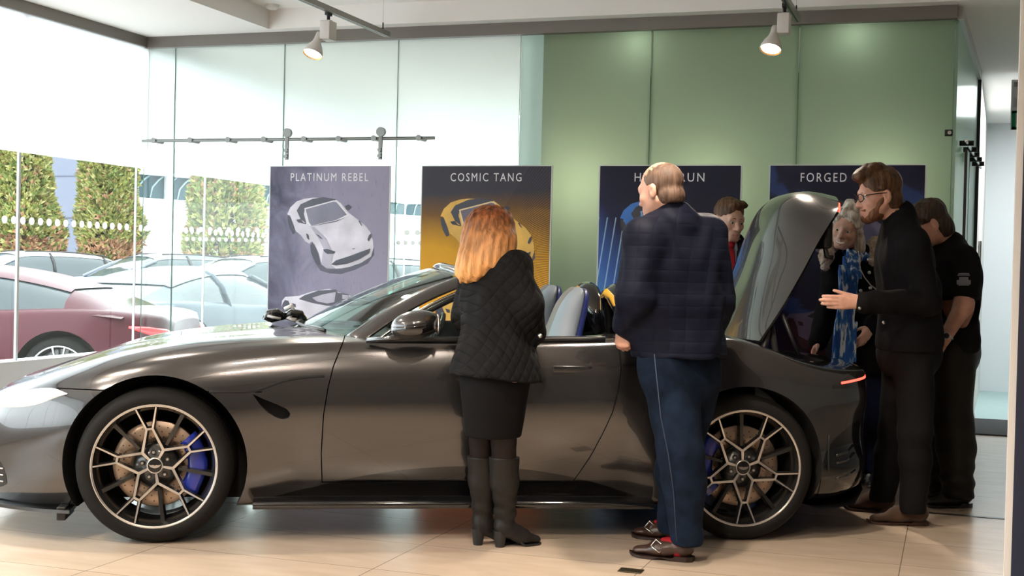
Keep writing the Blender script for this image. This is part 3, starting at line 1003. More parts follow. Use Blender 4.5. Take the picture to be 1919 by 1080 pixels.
ws = CMB()
ws.grid([[screen_pt(u, v) for v in np.linspace(0, 1, 14)] for u in np.linspace(-1, 1, 26)], M_SCREEN, True)
wo = ws.build('windscreen', ROADSTER)
sol = wo.modifiers.new('s', 'SOLIDIFY'); sol.thickness = 0.005; evaluated(wo)
fr = CMB()
for s in (1, -1):
    pts = [screen_pt(s * (0.985), v) + Vector((0.012, 0, -0.004)) for v in np.linspace(-0.02, 1.0, 14)]
    nrm = Vector((-0.5, 0.55 * s, 0.66))
    fr.tube(pts, [0.060 - 0.016 * k / 13 for k in range(14)], PAINT, seg=14, flat=(nrm, 0.30))
hp = [screen_pt(u, 1.0) for u in np.linspace(-1.0, 1.0, 20)]
fr.tube(hp, 0.030, PAINT, seg=12, flat=((-0.4, 0, 0.9), 0.55))
fr.build('windscreen_frame', ROADSTER)
for s in (1, -1):
    tr = CMB()
    tr.tube([screen_pt(s * 1.0, v) + Vector((0.078 - 0.022 * v, 0.010 * s, -0.030 + 0.004 * v)) for v in np.linspace(0.02, 1.0, 12)], 0.0085, M_CHROME, seg=8)
    tr.build('pillar_trim', ROADSTER, 'bright pillar trim')
    se = CMB()
    se.tube([screen_pt(s * 1.0, v) + Vector((0.10 - 0.022 * v, 0.0 * s, -0.040)) for v in np.linspace(0.06, 1.0, 12)], 0.013, M_BLACK, seg=8)
    se.tube([(x, s * (surf_y(x, 0.90) - 0.02), 0.915 + 0.022 * (x - 0.9)) for x in np.linspace(0.92, 2.03, 16)], 0.013, M_BLACK, seg=8)
    se.build('window_seal', ROADSTER)
    mi = CMB()
    mi.ball((1.135, 1.015, 1.000), (0.112, 0.095, 0.062), PAINT, 28, 16, Matrix.Rotation(math.radians(-10), 3, 'Y'))
    ml = CMB()
    ml.ball((1.135, 1.015, 0.988), (0.113, 0.096, 0.056), M_GLOSSBLACK, 28, 16, Matrix.Rotation(math.radians(-10), 3, 'Y'))
    ml.tube([(0.93, 0.885, 0.915), (1.02, 0.93, 0.928), (1.10, 0.98, 0.945)], [0.024, 0.022, 0.03], M_GLOSSBLACK, seg=10, flat=((0, 0, 1), 0.55))
    mg = CMB().ball((1.232, 1.01, 1.0), (0.012, 0.082, 0.048), M_CHROME, 18, 10)
    for k, b in (('mirror', mi), ('mirror_base', ml), ('mirror_glass', mg)):
        if s < 0:
            b.v = [(p[0], -p[1], p[2]) for p in b.v]; b.f = [list(reversed(q)) for q in b.f]
        if k == 'mirror':
            mo = b.build('mirror', ROADSTER, 'grey mirror pod')
        else:
            b.build(k, mo)
# wiper arms resting at the base of the screen
wp = CMB()
for y0, y1 in ((-0.45, 0.10), (0.05, 0.55)):
    wp.tube([screen_pt(y / 0.745, 0.035) + Vector((-0.014, 0, 0.012)) for y in np.linspace(y0, y1, 8)], 0.008, M_BLACK, seg=6)
wp.build('wiper', ROADSTER)

# ------------------------------------------------------------------ cabin: dash, wheel, seats, roll hoops
da = CMB()
da.grid([[(x, y, z) for y in np.linspace(-0.66, 0.66, 12)] for x, z in ((0.80, 0.88), (0.92, 0.925), (1.04, 0.925), (1.12, 0.88), (1.14, 0.74), (1.10, 0.55))], M_CABIN, True, flip=True)
da.build('dashboard', ROADSTER)
sw = CMB()
Msw = Matrix.Translation((1.30, -0.37, 0.83)) @ basis((0.9, 0, -0.42)).to_4x4()
prof = [(0.18 + 0.014 * math.cos(a), 0.014 * math.sin(a)) for a in np.linspace(0, 2 * math.pi, 9)[:-1]]
sw.lathe(prof, M_BLACK, Msw, 32, True)
sw.tube([Msw @ Vector((-0.17, 0, 0)), Msw @ Vector((0.17, 0, 0))], 0.016, M_BLACK)
sw.tube([Msw @ Vector((0, 0, 0)), Msw @ Vector((0, 0, -0.16))], 0.03, M_BLACK)
sw.build('steering_wheel', ROADSTER)
for y0 in (0.385, -0.385):
    sb = CMB(); mid = CMB(); bk = CMB()
    spine = [(1.72, 0.44, 0.25, 0.11), (1.77, 0.56, 0.255, 0.11), (1.82, 0.70, 0.25, 0.11), (1.86, 0.82, 0.225, 0.105), (1.895, 0.92, 0.175, 0.098), (1.92, 1.00, 0.15, 0.092), (1.945, 1.08, 0.135, 0.082), (1.965, 1.13, 0.115, 0.066), (1.98, 1.16, 0.08, 0.045), (1.985, 1.172, 0.02, 0.012)]
    C = np.array(catmull(spine, 4))
    rows = []; rows2 = []; rows3 = []
    for (x, z, w, t) in C:
        rows.append([(x + t * (math.cos(a) * (0.75 + 0.45 * abs(math.sin(a)) ** 3)) * (1 if math.cos(a) > 0 else 1.0), y0 + w * math.sin(a), z) for a in np.linspace(0, 2 * math.pi, 29)[:-1]])
        rows2.append([(x - 0.80 * t - 0.002 + 0.3 * t * abs(q) ** 2, y0 + w * 0.62 * q, z + 0.006) for q in np.linspace(-1, 1, 9)])
        rows3.append([(x + t * 0.55 + t * 0.55 * math.cos(a), y0 + w * 1.03 * math.sin(a), z) for a in np.linspace(-math.pi / 2, math.pi / 2, 15)])
    sb.grid(rows, M_SEAT, True, closed_v=True)
    sb.add(rows[0], [tuple(range(28))], M_SEAT); sb.add(rows[-1], [tuple(reversed(range(28)))], M_SEAT)
    seat = sb.build('seat', ROADSTER, 'pale blue leather seat')
    mid.grid(rows2[2:-2], M_SEATMID, True, flip=True); mid.build('seat_insert', seat)
    bk.grid(rows3[8:-1], mat('violet_blue_shell', (0.03, 0.045, 0.22), 0.4), True); bk.build('seat_shell', seat)
    cu = CMB(); cu.rbox((1.20, y0 - 0.25, 0.42), (1.72, y0 + 0.25, 0.58), 0.06, M_SEAT); cu.build('seat_cushion', seat)
    hp = CMB()
    hp.tube([(2.25, y0 - 0.20, 0.92), (2.20, y0 - 0.16, 1.07), (2.18, y0 - 0.08, 1.135), (2.18, y0, 1.15), (2.18, y0 + 0.08, 1.135), (2.20, y0 + 0.16, 1.07), (2.25, y0 + 0.20, 0.92)], 0.045, M_GLOSSBLACK, seg=10, flat=((1, 0, 0.3), 1.4))
    hp.build('roll_hoop', ROADSTER)
    sbelt = CMB(); sbelt.tube([(2.10, y0 + 0.12, 1.155), (2.13, y0 + 0.14, 1.13), (2.18, y0 + 0.16, 1.02), (2.20, y0 + 0.17, 0.93)], [0.02, 0.015, 0.008, 0.008], mat('amber_belt', (0.75, 0.42, 0.04), 0.5), seg=8); sbelt.build('belt_guide', ROADSTER, 'amber belt guide')


# ------------------------------------------------------------------ raised boot lid
def lid_pt(s, u):
    cx = pchip([0, .2, .4, .6, .76, .87, .94, 1.0], [2.85, 2.925, 2.995, 3.055, 3.120, 3.20, 3.29, 3.40], s)
    cz = pchip([0, .2, .4, .6, .76, .87, .94, 1.0], [0.925, 1.115, 1.31, 1.51, 1.645, 1.700, 1.715, 1.695], s)
    ex = pchip([0, .25, .5, .75, 1.0], [2.89, 3.00, 3.11, 3.19, 3.285], s)
    ez = pchip([0, .25, .5, .75, 1.0], [0.925, 1.09, 1.28, 1.43, 1.585], s)
    w = abs(u) ** 2.6
    y = u * (0.54 - 0.02 * s)
    return np.array([cx + (ex - cx) * w, y, cz + (ez - cz) * w])


S = np.linspace(0, 1, 30); U = np.linspace(-1, 1, 32)
G = np.array([[lid_pt(s, u) for u in U] for s in S])
gs = np.gradient(G, axis=0); gu = np.gradient(G, axis=1)
N = np.cross(gu, gs); N /= np.linalg.norm(N, axis=2, keepdims=True)
if N[10, 15][0] > 0: N = -N                         # outward = forward
lid = CMB()
lid.grid([[tuple(p) for p in r] for r in G], PAINT2 if 'PAINT2' in globals() else PAINT, True, flip=False)
In = G - N * (0.012 + 0.03 * (np.sin(np.pi * np.clip(S, 0.02, 0.98)) ** 0.5)[:, None, None] * (1 - np.abs(U)[None, :, None] ** 4))
lid.grid([[tuple(p) for p in r] for r in In], M_BLACK, True, flip=True)
rim = [(i, 0) for i in range(30)] + [(29, j) for j in range(1, 32)] + [(i, 31) for i in range(28, -1, -1)] + [(0, j) for j in range(30, 0, -1)]
lid.grid([[tuple(G[a]) for a in rim], [tuple(In[a]) for a in rim]], M_GLOSSBLACK, False, closed_v=True)
LID = lid.build('boot_lid', ROADSTER, 'raised boot lid')
bl = CMB()
bl.tube([tuple(G[29, j] - N[29, j] * 0.007 + np.array([0.002, 0, -0.004])) for j in range(27, 31)], 0.007, M_REDLAMP, seg=6)
bl.build('brake_light', LID, 'lit red brake light')
la = CMB()
a0 = In[24, 29] + np.array([0.035, 0, 0]); la.rbox(tuple(a0 + np.array([-0.01, -0.28, -0.13])), tuple(a0 + np.array([0.045, 0.02, 0.02])), 0.02, M_BLACK)
la.tube([tuple(a0 + np.array([0.01, -0.02, -0.10])), tuple(a0 + np.array([0.02, 0.0, -0.17])), tuple(a0 + np.array([0.05, 0.01, -0.175]))], 0.014, M_BLACK)
la.build('latch', LID)
for s in (1, -1):
    gs_ = CMB()
    gs_.tube([(3.02, 0.50 * s, 1.06), (3.115, 0.52 * s, 0.83)], 0.011, M_BLACK, seg=8)
    gs_.build('gas_strut', ROADSTER)
    gs_ = CMB()
    gs_.tube([(2.95, 0.50 * s, 0.98), (2.90, 0.52 * s, 0.80), (3.0, 0.51 * s, 0.80), (2.97, 0.48 * s, 1.00)], 0.017, M_BLACK, seg=8)
    gs_.build('boot_hinge', ROADSTER)



# ------------------------------------------------------------------ wheels
def bar(mb, p, q, w0, w1, y0, y1, depth, top, side):
    """spoke bar in the wheel plane: bright face, dark flanks; p, q in (u, w)"""
    p = np.array(p); q = np.array(q); d = (q - p) / np.linalg.norm(q - p); n = np.array([-d[1], d[0]])
    a = [(*(p + n * w0), y0), (*(p - n * w0), y0), (*(q - n * w1), y1), (*(q + n * w1), y1)]
    b = [(*(p + n * (w0 + .006)), y0 - depth), (*(p - n * (w0 + .006)), y0 - depth), (*(q - n * (w1 + .006)), y1 - depth), (*(q + n * (w1 + .006)), y1 - depth)]
    v = [(x, y, z) for x, z, y in a + b]
    mb.add(v, [(0, 1, 2, 3)], top); mb.add(v, [(0, 4, 5, 1), (1, 5, 6, 2), (2, 6, 7, 3), (3, 7, 4, 0)], side)


def make_wheel(rot, cal_ang):
    RY = Matrix(((1, 0, 0, 0), (0, 0, -1, 0), (0, 1, 0, 0), (0, 0, 0, 1)))   # lathe axis z -> -y
    def L(mb, prof, material, seg=64, close=False):
        return mb.lathe([(r, -y) for r, y in prof], material, RY, seg, close)
    R, W, rr = 0.345, 0.27, 0.2725
    ty = CMB()
    L(ty, [(rr - 0.004, 0.0), (rr + 0.006, 0.006), (rr + 0.02, 0.010), (rr + 0.045, 0.006), (R - 0.013, -0.012), (R - 0.004, -0.026), (R, -0.045), (R, -0.05), (R - .006, -0.053), (R - .006, -0.060), (R, -0.063), (R, -0.12), (R - .006, -0.123), (R - .006, -.132), (R, -.135), (R, -W + 0.045), (R - 0.004, -W + 0.026), (R - 0.02, -W + 0.008), (rr, -W), (rr - 0.02, -W + 0.02), (rr - .02, -0.02)], M_TYRE, 96, True)
    wheel = ty.build('wheel', ROADSTER)
    ri = CMB()
    L(ri, [(rr - 0.004, 0.002), (rr - 0.001, 0.006), (rr + 0.004, 0.004)], M_ALU)
    L(ri, [(rr - 0.007, 0.0035), (rr - 0.004, 0.0045)], M_ALU)
    L(ri, [(rr - 0.007, 0.0035), (rr - 0.016, -0.012), (rr - 0.026, -0.03), (rr - 0.034, -0.09), (rr - 0.038, -0.20), (rr - .01, -0.25)], M_RIMBLACK)
    ri.build('rim', wheel)
    def pol(r, a): return (r * math.cos(math.radians(a)), r * math.sin(math.radians(a)))
    sp = CMB()
    yf = lambda r: -0.004 - 0.022 * (1 - r / rr)
    for k in range(5):
        an = rot + 72 * k
        inner = pol(0.078, an)
        bar(sp, pol(0.036, an), inner, 0.0050, 0.0068, yf(.036), yf(.078), 0.03, M_ALU, M_RIMBLACK)
        for sg in (1, -1):
            node = pol(0.165, an + sg * 36 - sg * 4.6)
            bar(sp, inner, node, 0.0058, 0.0048, yf(.078), yf(.165), 0.026, M_ALU, M_RIMBLACK)
            bar(sp, node, pol(rr - 0.009, an + sg * 36 - sg * 9.6), 0.0042, 0.0032, yf(.165), 0.003, 0.022, M_ALU, M_RIMBLACK)
        bar(sp, pol(0.166, an + 36 - 5.2), pol(0.166, an + 36 + 5.2), 0.005, 0.005, yf(.166), yf(.166), 0.026, M_ALU, M_RIMBLACK)
        bar(sp, pol(0.10, an), pol(rr - 0.02, an), 0.006, 0.009, -0.035, -0.02, 0.03, M_RIMBLACK, M_RIMBLACK)
        # dark pocket floor with wheel bolt
        bo = pol(0.058, an + 36)
        sp.cyl((bo[0], -0.055, bo[1]), (bo[0], -0.033, bo[1]), 0.013, M_RIMBLACK, 0.011, 12)
        sp.cyl((bo[0], -0.033, bo[1]), (bo[0], -0.030, bo[1]), 0.006, M_STEEL, 0.006, 6)
        c1, c2 = pol(0.06, an + 18), pol(0.06, an + 54)
    L(sp, [(0.098, -0.055), (0.094, -0.042), (0.045, -0.038), (0.03, -0.03)], M_RIMBLACK, 40)
    sp.build('spokes', wheel)
    cp = CMB()
    L(cp, [(0.036, -0.04), (0.036, -0.020), (0.0335, -0.016), (0.031, -0.017)], M_ALU, 36)
    L(cp, [(0.031, -0.017), (0.0001, -0.0155)], mat('cap_black', (0.01, 0.01, 0.01), 0.2), 36)
    wing = [(-0.027, 0.006), (-0.016, 0.003), (-0.006, 0.0045), (0, 0.001), (0.006, 0.0045), (0.016, 0.003), (0.027, 0.006), (0.019, -0.005), (0.008, -0.0095), (0, -0.011), (-0.008, -0.0095), (-0.019, -0.005)]
    cp.prism(wing, 1, -0.0165, -0.0135, M_CHROME)
    cp.build('centre_cap', wheel)
    di = CMB()
    L(di, [(0.192, -0.105), (0.192, -0.085), (0.190, -0.083), (0.105, -0.083), (0.100, -0.088)], M_DISC, 64)
    L(di, [(0.100, -0.088), (0.095, -0.075), (0.05, -0.072), (0.0, -0.072)], M_RIMBLACK, 40)
    for k in range(28):
        for j, r in enumerate((0.122, 0.145, 0.168)):
            q = pol(r, k * 360 / 28 + j * 5)
            di.cyl((q[0], -0.0835, q[1]), (q[0], -0.0822, q[1]), 0.0032, M_BLACK, seg=6)
    di.build('brake_disc', wheel)
    ca = CMB(); rows = []
    for a in np.linspace(cal_ang - 42, cal_ang + 42, 20):
        e = 1 - 0.18 * (abs(a - cal_ang) / 42) ** 4
        bump = 0.006 * (math.cos(math.radians((a - cal_ang) * 8.5)) > 0)
        r0, r1 = 0.138, 0.218 * (0.97 + 0.03 * e) + bump
        ring = [(r0, -0.12), (r0, -0.062), (r0 + 0.012, -0.052), (r1 - 0.02, -0.048), (r1, -0.06), (r1, -0.12)]
        rows.append([(*[r * math.cos(math.radians(a)), y], r * math.sin(math.radians(a))) for r, y in ring])
    ca.grid(rows, M_CALIPER, True, closed_v=True)
    ca.add(rows[0], [tuple(range(6))], M_CALIPER); ca.add(rows[-1], [tuple(reversed(range(6)))], M_CALIPER)
    co = ca.build('brake_caliper', wheel, 'blue brake caliper')
    import bmesh
    bm = bmesh.new(); bm.from_mesh(co.data); bmesh.ops.recalc_face_normals(bm, faces=bm.faces); bm.to_mesh(co.data); bm.free()
    return wheel


wf = make_wheel(63, 0); wf.location = (0.0, -0.93, 0.346)
wr = make_wheel(93, 180); wr.location = (2.70, -0.935, 0.346)
for src, x in ((wf, 0.0), (wr, 2.70)):
    c = copy_tree(src, ROADSTER); c.location = (x, 0.93, 0.346); c.rotation_euler = (0, 0, math.pi)

# ================================================================== soft-body modelling: signed-distance fields meshed to one surface
class Field:
    def __init__(self, lo, hi, h):
        lo, hi = np.minimum(lo, hi), np.maximum(lo, hi)
        self.h = h; self.o = np.array(lo, float) - 3 * h
        n = np.ceil((np.array(hi, float) - self.o) / h).astype(int) + 4
        self.n = n
        self.F = np.full(tuple(n), 10.0, np.float32)
        self.ax = [self.o[i] + h * np.arange(n[i], dtype=np.float32) for i in range(3)]

    def _reg(self, lo, hi):
        a = np.clip(np.floor((np.array(lo) - self.o) / self.h).astype(int), 0, self.n - 1)
        b = np.clip(np.ceil((np.array(hi) - self.o) / self.h).astype(int) + 1, 0, self.n)
        return tuple(slice(int(i), int(max(i + 1, j))) for i, j in zip(a, b))

    def _pts(self, sl):
        return np.meshgrid(*[self.ax[i][sl[i]] for i in range(3)], indexing='ij', sparse=True)

    def apply(self, lo, hi, fn, k, op):
        pad = max(k, 0.0) + 4 * self.h
        sl = self._reg(np.array(lo) - pad, np.array(hi) + pad)
        X, Y, Z = self._pts(sl)
        d = fn(X, Y, Z).astype(np.float32)
        a = self.F[sl]
        if op == 'add':
            if k > 0:
                t = np.clip(0.5 + 0.5 * (a - d) / k, 0, 1); self.F[sl] = a + (d - a) * t - k * t * (1 - t)
            else:
                self.F[sl] = np.minimum(a, d)
        else:
            d = -d
            if k > 0:
                t = np.clip(0.5 - 0.5 * (a - d) / k, 0, 1); self.F[sl] = a + (d - a) * t + k * t * (1 - t)
            else:
                self.F[sl] = np.maximum(a, d)
        return self

    def cap(self, a, b, ra, rb=None, k=0.02, op='add', squash=None):
        """tapered capsule; squash=(direction, ratio) flattens its section along a direction"""
        a = np.array(a, float); b = np.array(b, float); rb = ra if rb is None else rb
        ba = b - a; L2 = max(float(ba @ ba), 1e-9); r = max(ra, rb)
        n = None
        if squash is not None:
            n = np.array(squash[0], float); n = n - ba * (n @ ba) / L2 if L2 > 1e-6 else n; n /= max(np.linalg.norm(n), 1e-9)
            q = 1.0 / squash[1] - 1.0

        def fn(X, Y, Z):
            x, y, z = X - a[0], Y - a[1], Z - a[2]
            t = np.clip((x * ba[0] + y * ba[1] + z * ba[2]) / L2, 0, 1)
            x = x - t * ba[0]; y = y - t * ba[1]; z = z - t * ba[2]
            if n is not None:
                s = (x * n[0] + y * n[1] + z * n[2]) * q
                x = x + s * n[0]; y = y + s * n[1]; z = z + s * n[2]
                return (np.sqrt(x * x + y * y + z * z) - (ra + (rb - ra) * t)) * (0.5 + 0.5 * squash[1])
            return np.sqrt(x * x + y * y + z * z) - (ra + (rb - ra) * t)
        return self.apply(np.minimum(a, b) - r, np.maximum(a, b) + r, fn, k, op)

    def ell(self, c, r, M=None, k=0.02, op='add'):
        c = np.array(c, float); r = np.array(r, float); M = np.eye(3) if M is None else np.array(M)  # columns = axes
        ext = np.sqrt((M * r) ** 2 @ np.ones(3))

        def fn(X, Y, Z):
            x, y, z = X - c[0], Y - c[1], Z - c[2]
            p = [(x * M[0, i] + y * M[1, i] + z * M[2, i]) for i in range(3)]
            k0 = np.sqrt(sum((p[i] / r[i]) ** 2 for i in range(3))); k1 = np.sqrt(sum((p[i] / r[i] ** 2) ** 2 for i in range(3)))
            return k0 * (k0 - 1) / np.maximum(k1, 1e-6)
        return self.apply(c - ext, c + ext, fn, k, op)

    def box(self, c, half, M=None, r=0.005, k=0.005, op='add'):
        c = np.array(c, float); half = np.array(half, float); M = np.eye(3) if M is None else np.array(M)
        ext = np.abs(M) @ half

        def fn(X, Y, Z):
            x, y, z = X - c[0], Y - c[1], Z - c[2]
            q = [np.abs(x * M[0, i] + y * M[1, i] + z * M[2, i]) - half[i] + r for i in range(3)]
            out = np.sqrt(sum(np.maximum(v, 0) ** 2 for v in q))
            return out + np.minimum(np.maximum(np.maximum(q[0], q[1]), q[2]), 0) - r
        return self.apply(c - ext, c + ext, fn, k, op)

    def cut(self, p, n, k=0.006, within=None):
        """remove everything on the side n points to (optionally only inside a sphere (c, r))"""
        p = np.array(p, float); n = np.array(n, float); n /= np.linalg.norm(n)
        sl = tuple(slice(0, int(m)) for m in self.n)
        if within is not None:
            c, R = np.array(within[0]), within[1]
            sl = self._reg(c - R, c + R)
        X, Y, Z = self._pts(sl)
        d = ((X - p[0]) * n[0] + (Y - p[1]) * n[1] + (Z - p[2]) * n[2]).astype(np.float32)
        if within is not None:
            rr = np.sqrt((X - c[0]) ** 2 + (Y - c[1]) ** 2 + (Z - c[2]) ** 2) - R
            d = np.where(rr < 0, d, -1.0).astype(np.float32)
        a = self.F[sl]
        t = np.clip(0.5 - 0.5 * (a - d) / k, 0, 1)
        self.F[sl] = a + (d - a) * t + k * t * (1 - t)
        return self

    def ripple(self, fn, lo=None, hi=None):
        sl = tuple(slice(0, int(m)) for m in self.n) if lo is None else self._reg(lo, hi)
        X, Y, Z = self._pts(sl)
        self.F[sl] += fn(X, Y, Z).astype(np.float32)
        return self

    def mesh(self, relax=0):
        F = self.F; S = F < 0
        c = np.zeros(tuple(np.array(F.shape) - 1), np.int8)
        for i in (0, 1):
            for j in (0, 1):
                for k in (0, 1):
                    c += S[i:F.shape[0] - 1 + i, j:F.shape[1] - 1 + j, k:F.shape[2] - 1 + k]
        mask = (c > 0) & (c < 8)
        I, J, K = np.nonzero(mask)
        if len(I) == 0:
            return np.zeros((0, 3)), np.zeros((0, 4), int)
        idx = np.full(mask.shape, -1, np.int32); idx[I, J, K] = np.arange(len(I))
        acc = np.zeros((len(I), 3)); cnt = np.zeros(len(I))
        corners = [(0, 0, 0), (1, 0, 0), (0, 1, 0), (1, 1, 0), (0, 0, 1), (1, 0, 1), (0, 1, 1), (1, 1, 1)]
        val = [F[I + a, J + b, K + d] for a, b, d in corners]
        for e0 in range(8):
            for e1 in range(e0 + 1, 8):
                p, q = np.array(corners[e0]), np.array(corners[e1])
                if np.abs(p - q).sum() != 1:
                    continue
                f0, f1 = val[e0], val[e1]
                m = (f0 < 0) != (f1 < 0)
                t = np.where(m, f0 / np.where(m, f0 - f1, 1), 0)
                acc += np.where(m[:, None], p[None, :] + t[:, None] * (q - p)[None, :], 0); cnt += m
        V = (np.stack([I, J, K], 1) + acc / cnt[:, None]) * self.h + self.o
        faces = []
        for ax in range(3):
            o1, o2 = (ax + 1) % 3, (ax + 2) % 3
            sa = [slice(None)] * 3; sb = [slice(None)] * 3
            sa[ax] = slice(0, -1); sb[ax] = slice(1, None)
            A, B = S[tuple(sa)], S[tuple(sb)]
            E = A != B
            e = np.argwhere(E)
            ok = (e[:, o1] > 0) & (e[:, o2] > 0) & (e[:, o1] < F.shape[o1] - 1) & (e[:, o2] < F.shape[o2] - 1)
            e = e[ok]
            fl = A[tuple(e.T)]
            q = []
            for d1, d2 in ((-1, -1), (0, -1), (0, 0), (-1, 0)):
                g = e.copy(); g[:, o1] += d1; g[:, o2] += d2
                q.append(idx[tuple(g.T)])
            Q = np.stack(q, 1)
            Q[~fl] = Q[~fl][:, ::-1]
            faces.append(Q)
        Q = np.concatenate(faces)
        Q = Q[(Q >= 0).all(1)]
        for _ in range(relax):
            s = np.zeros_like(V); n = np.zeros(len(V))
            for a in range(4):
                i, j = Q[:, a], Q[:, (a + 1) % 4]
                np.add.at(s, i, V[j]); np.add.at(n, i, 1); np.add.at(s, j, V[i]); np.add.at(n, j, 1)
            V = V * 0.5 + 0.5 * s / np.maximum(n, 1)[:, None]
        return V, Q

    def build(self, name, parent, materials, origin=(0, 0, 0), relax=1, pick=None, label=None):
        V, Q = self.mesh(relax)
        me = bpy.data.meshes.new(name)
        P = V - np.array(origin)
        me.vertices.add(len(P)); me.vertices.foreach_set('co', P.astype(np.float32).ravel())
        me.loops.add(len(Q) * 4); me.loops.foreach_set('vertex_index', Q.astype(np.int32).ravel())
        me.polygons.add(len(Q)); me.polygons.foreach_set('loop_start', np.arange(0, len(Q) * 4, 4, dtype=np.int32))
        if not isinstance(materials, (list, tuple)):
            materials = [materials]
        for m in materials:
            me.materials.append(m)
        if pick is not None:
            cen = V[Q].mean(1)
            me.polygons.foreach_set('material_index', pick(cen).astype(np.int32))
        me.polygons.foreach_set('use_smooth', [True] * len(Q))
        me.update(calc_edges=True); me.validate()
        o = bpy.data.objects.new(name, me); COL.objects.link(o)
        if parent is not None:
            o.parent = parent
        return tag(o, label)

# ================================================================== people
def nv(v):
    v = np.array(v, float); return v / np.linalg.norm(v)


def skin_mat(name, c, red=0.25):
    m = mat(name, c, 0.48, spec=0.35, vary=0.10, vscale=22, bump=0.06, bscale=160)
    b = m.node_tree.nodes['Principled BSDF']
    b.inputs['Subsurface Weight'].default_value = 0.15
    b.inputs['Subsurface Radius'].default_value = (0.012, 0.005, 0.003)
    return m


CAM_R, CAM_F = AX[:, 0].copy(), AX[:, 2].copy()
FLAT_R = nv([CAM_R[0], CAM_R[1], 0]); FLAT_F = nv([CAM_F[0], CAM_F[1], 0])


def dir3(u, d, z=0.0):
    """direction given as (to the viewer's right, away from the viewer, up)"""
    return nv(FLAT_R * u + FLAT_F * d + np.array([0, 0, z]))


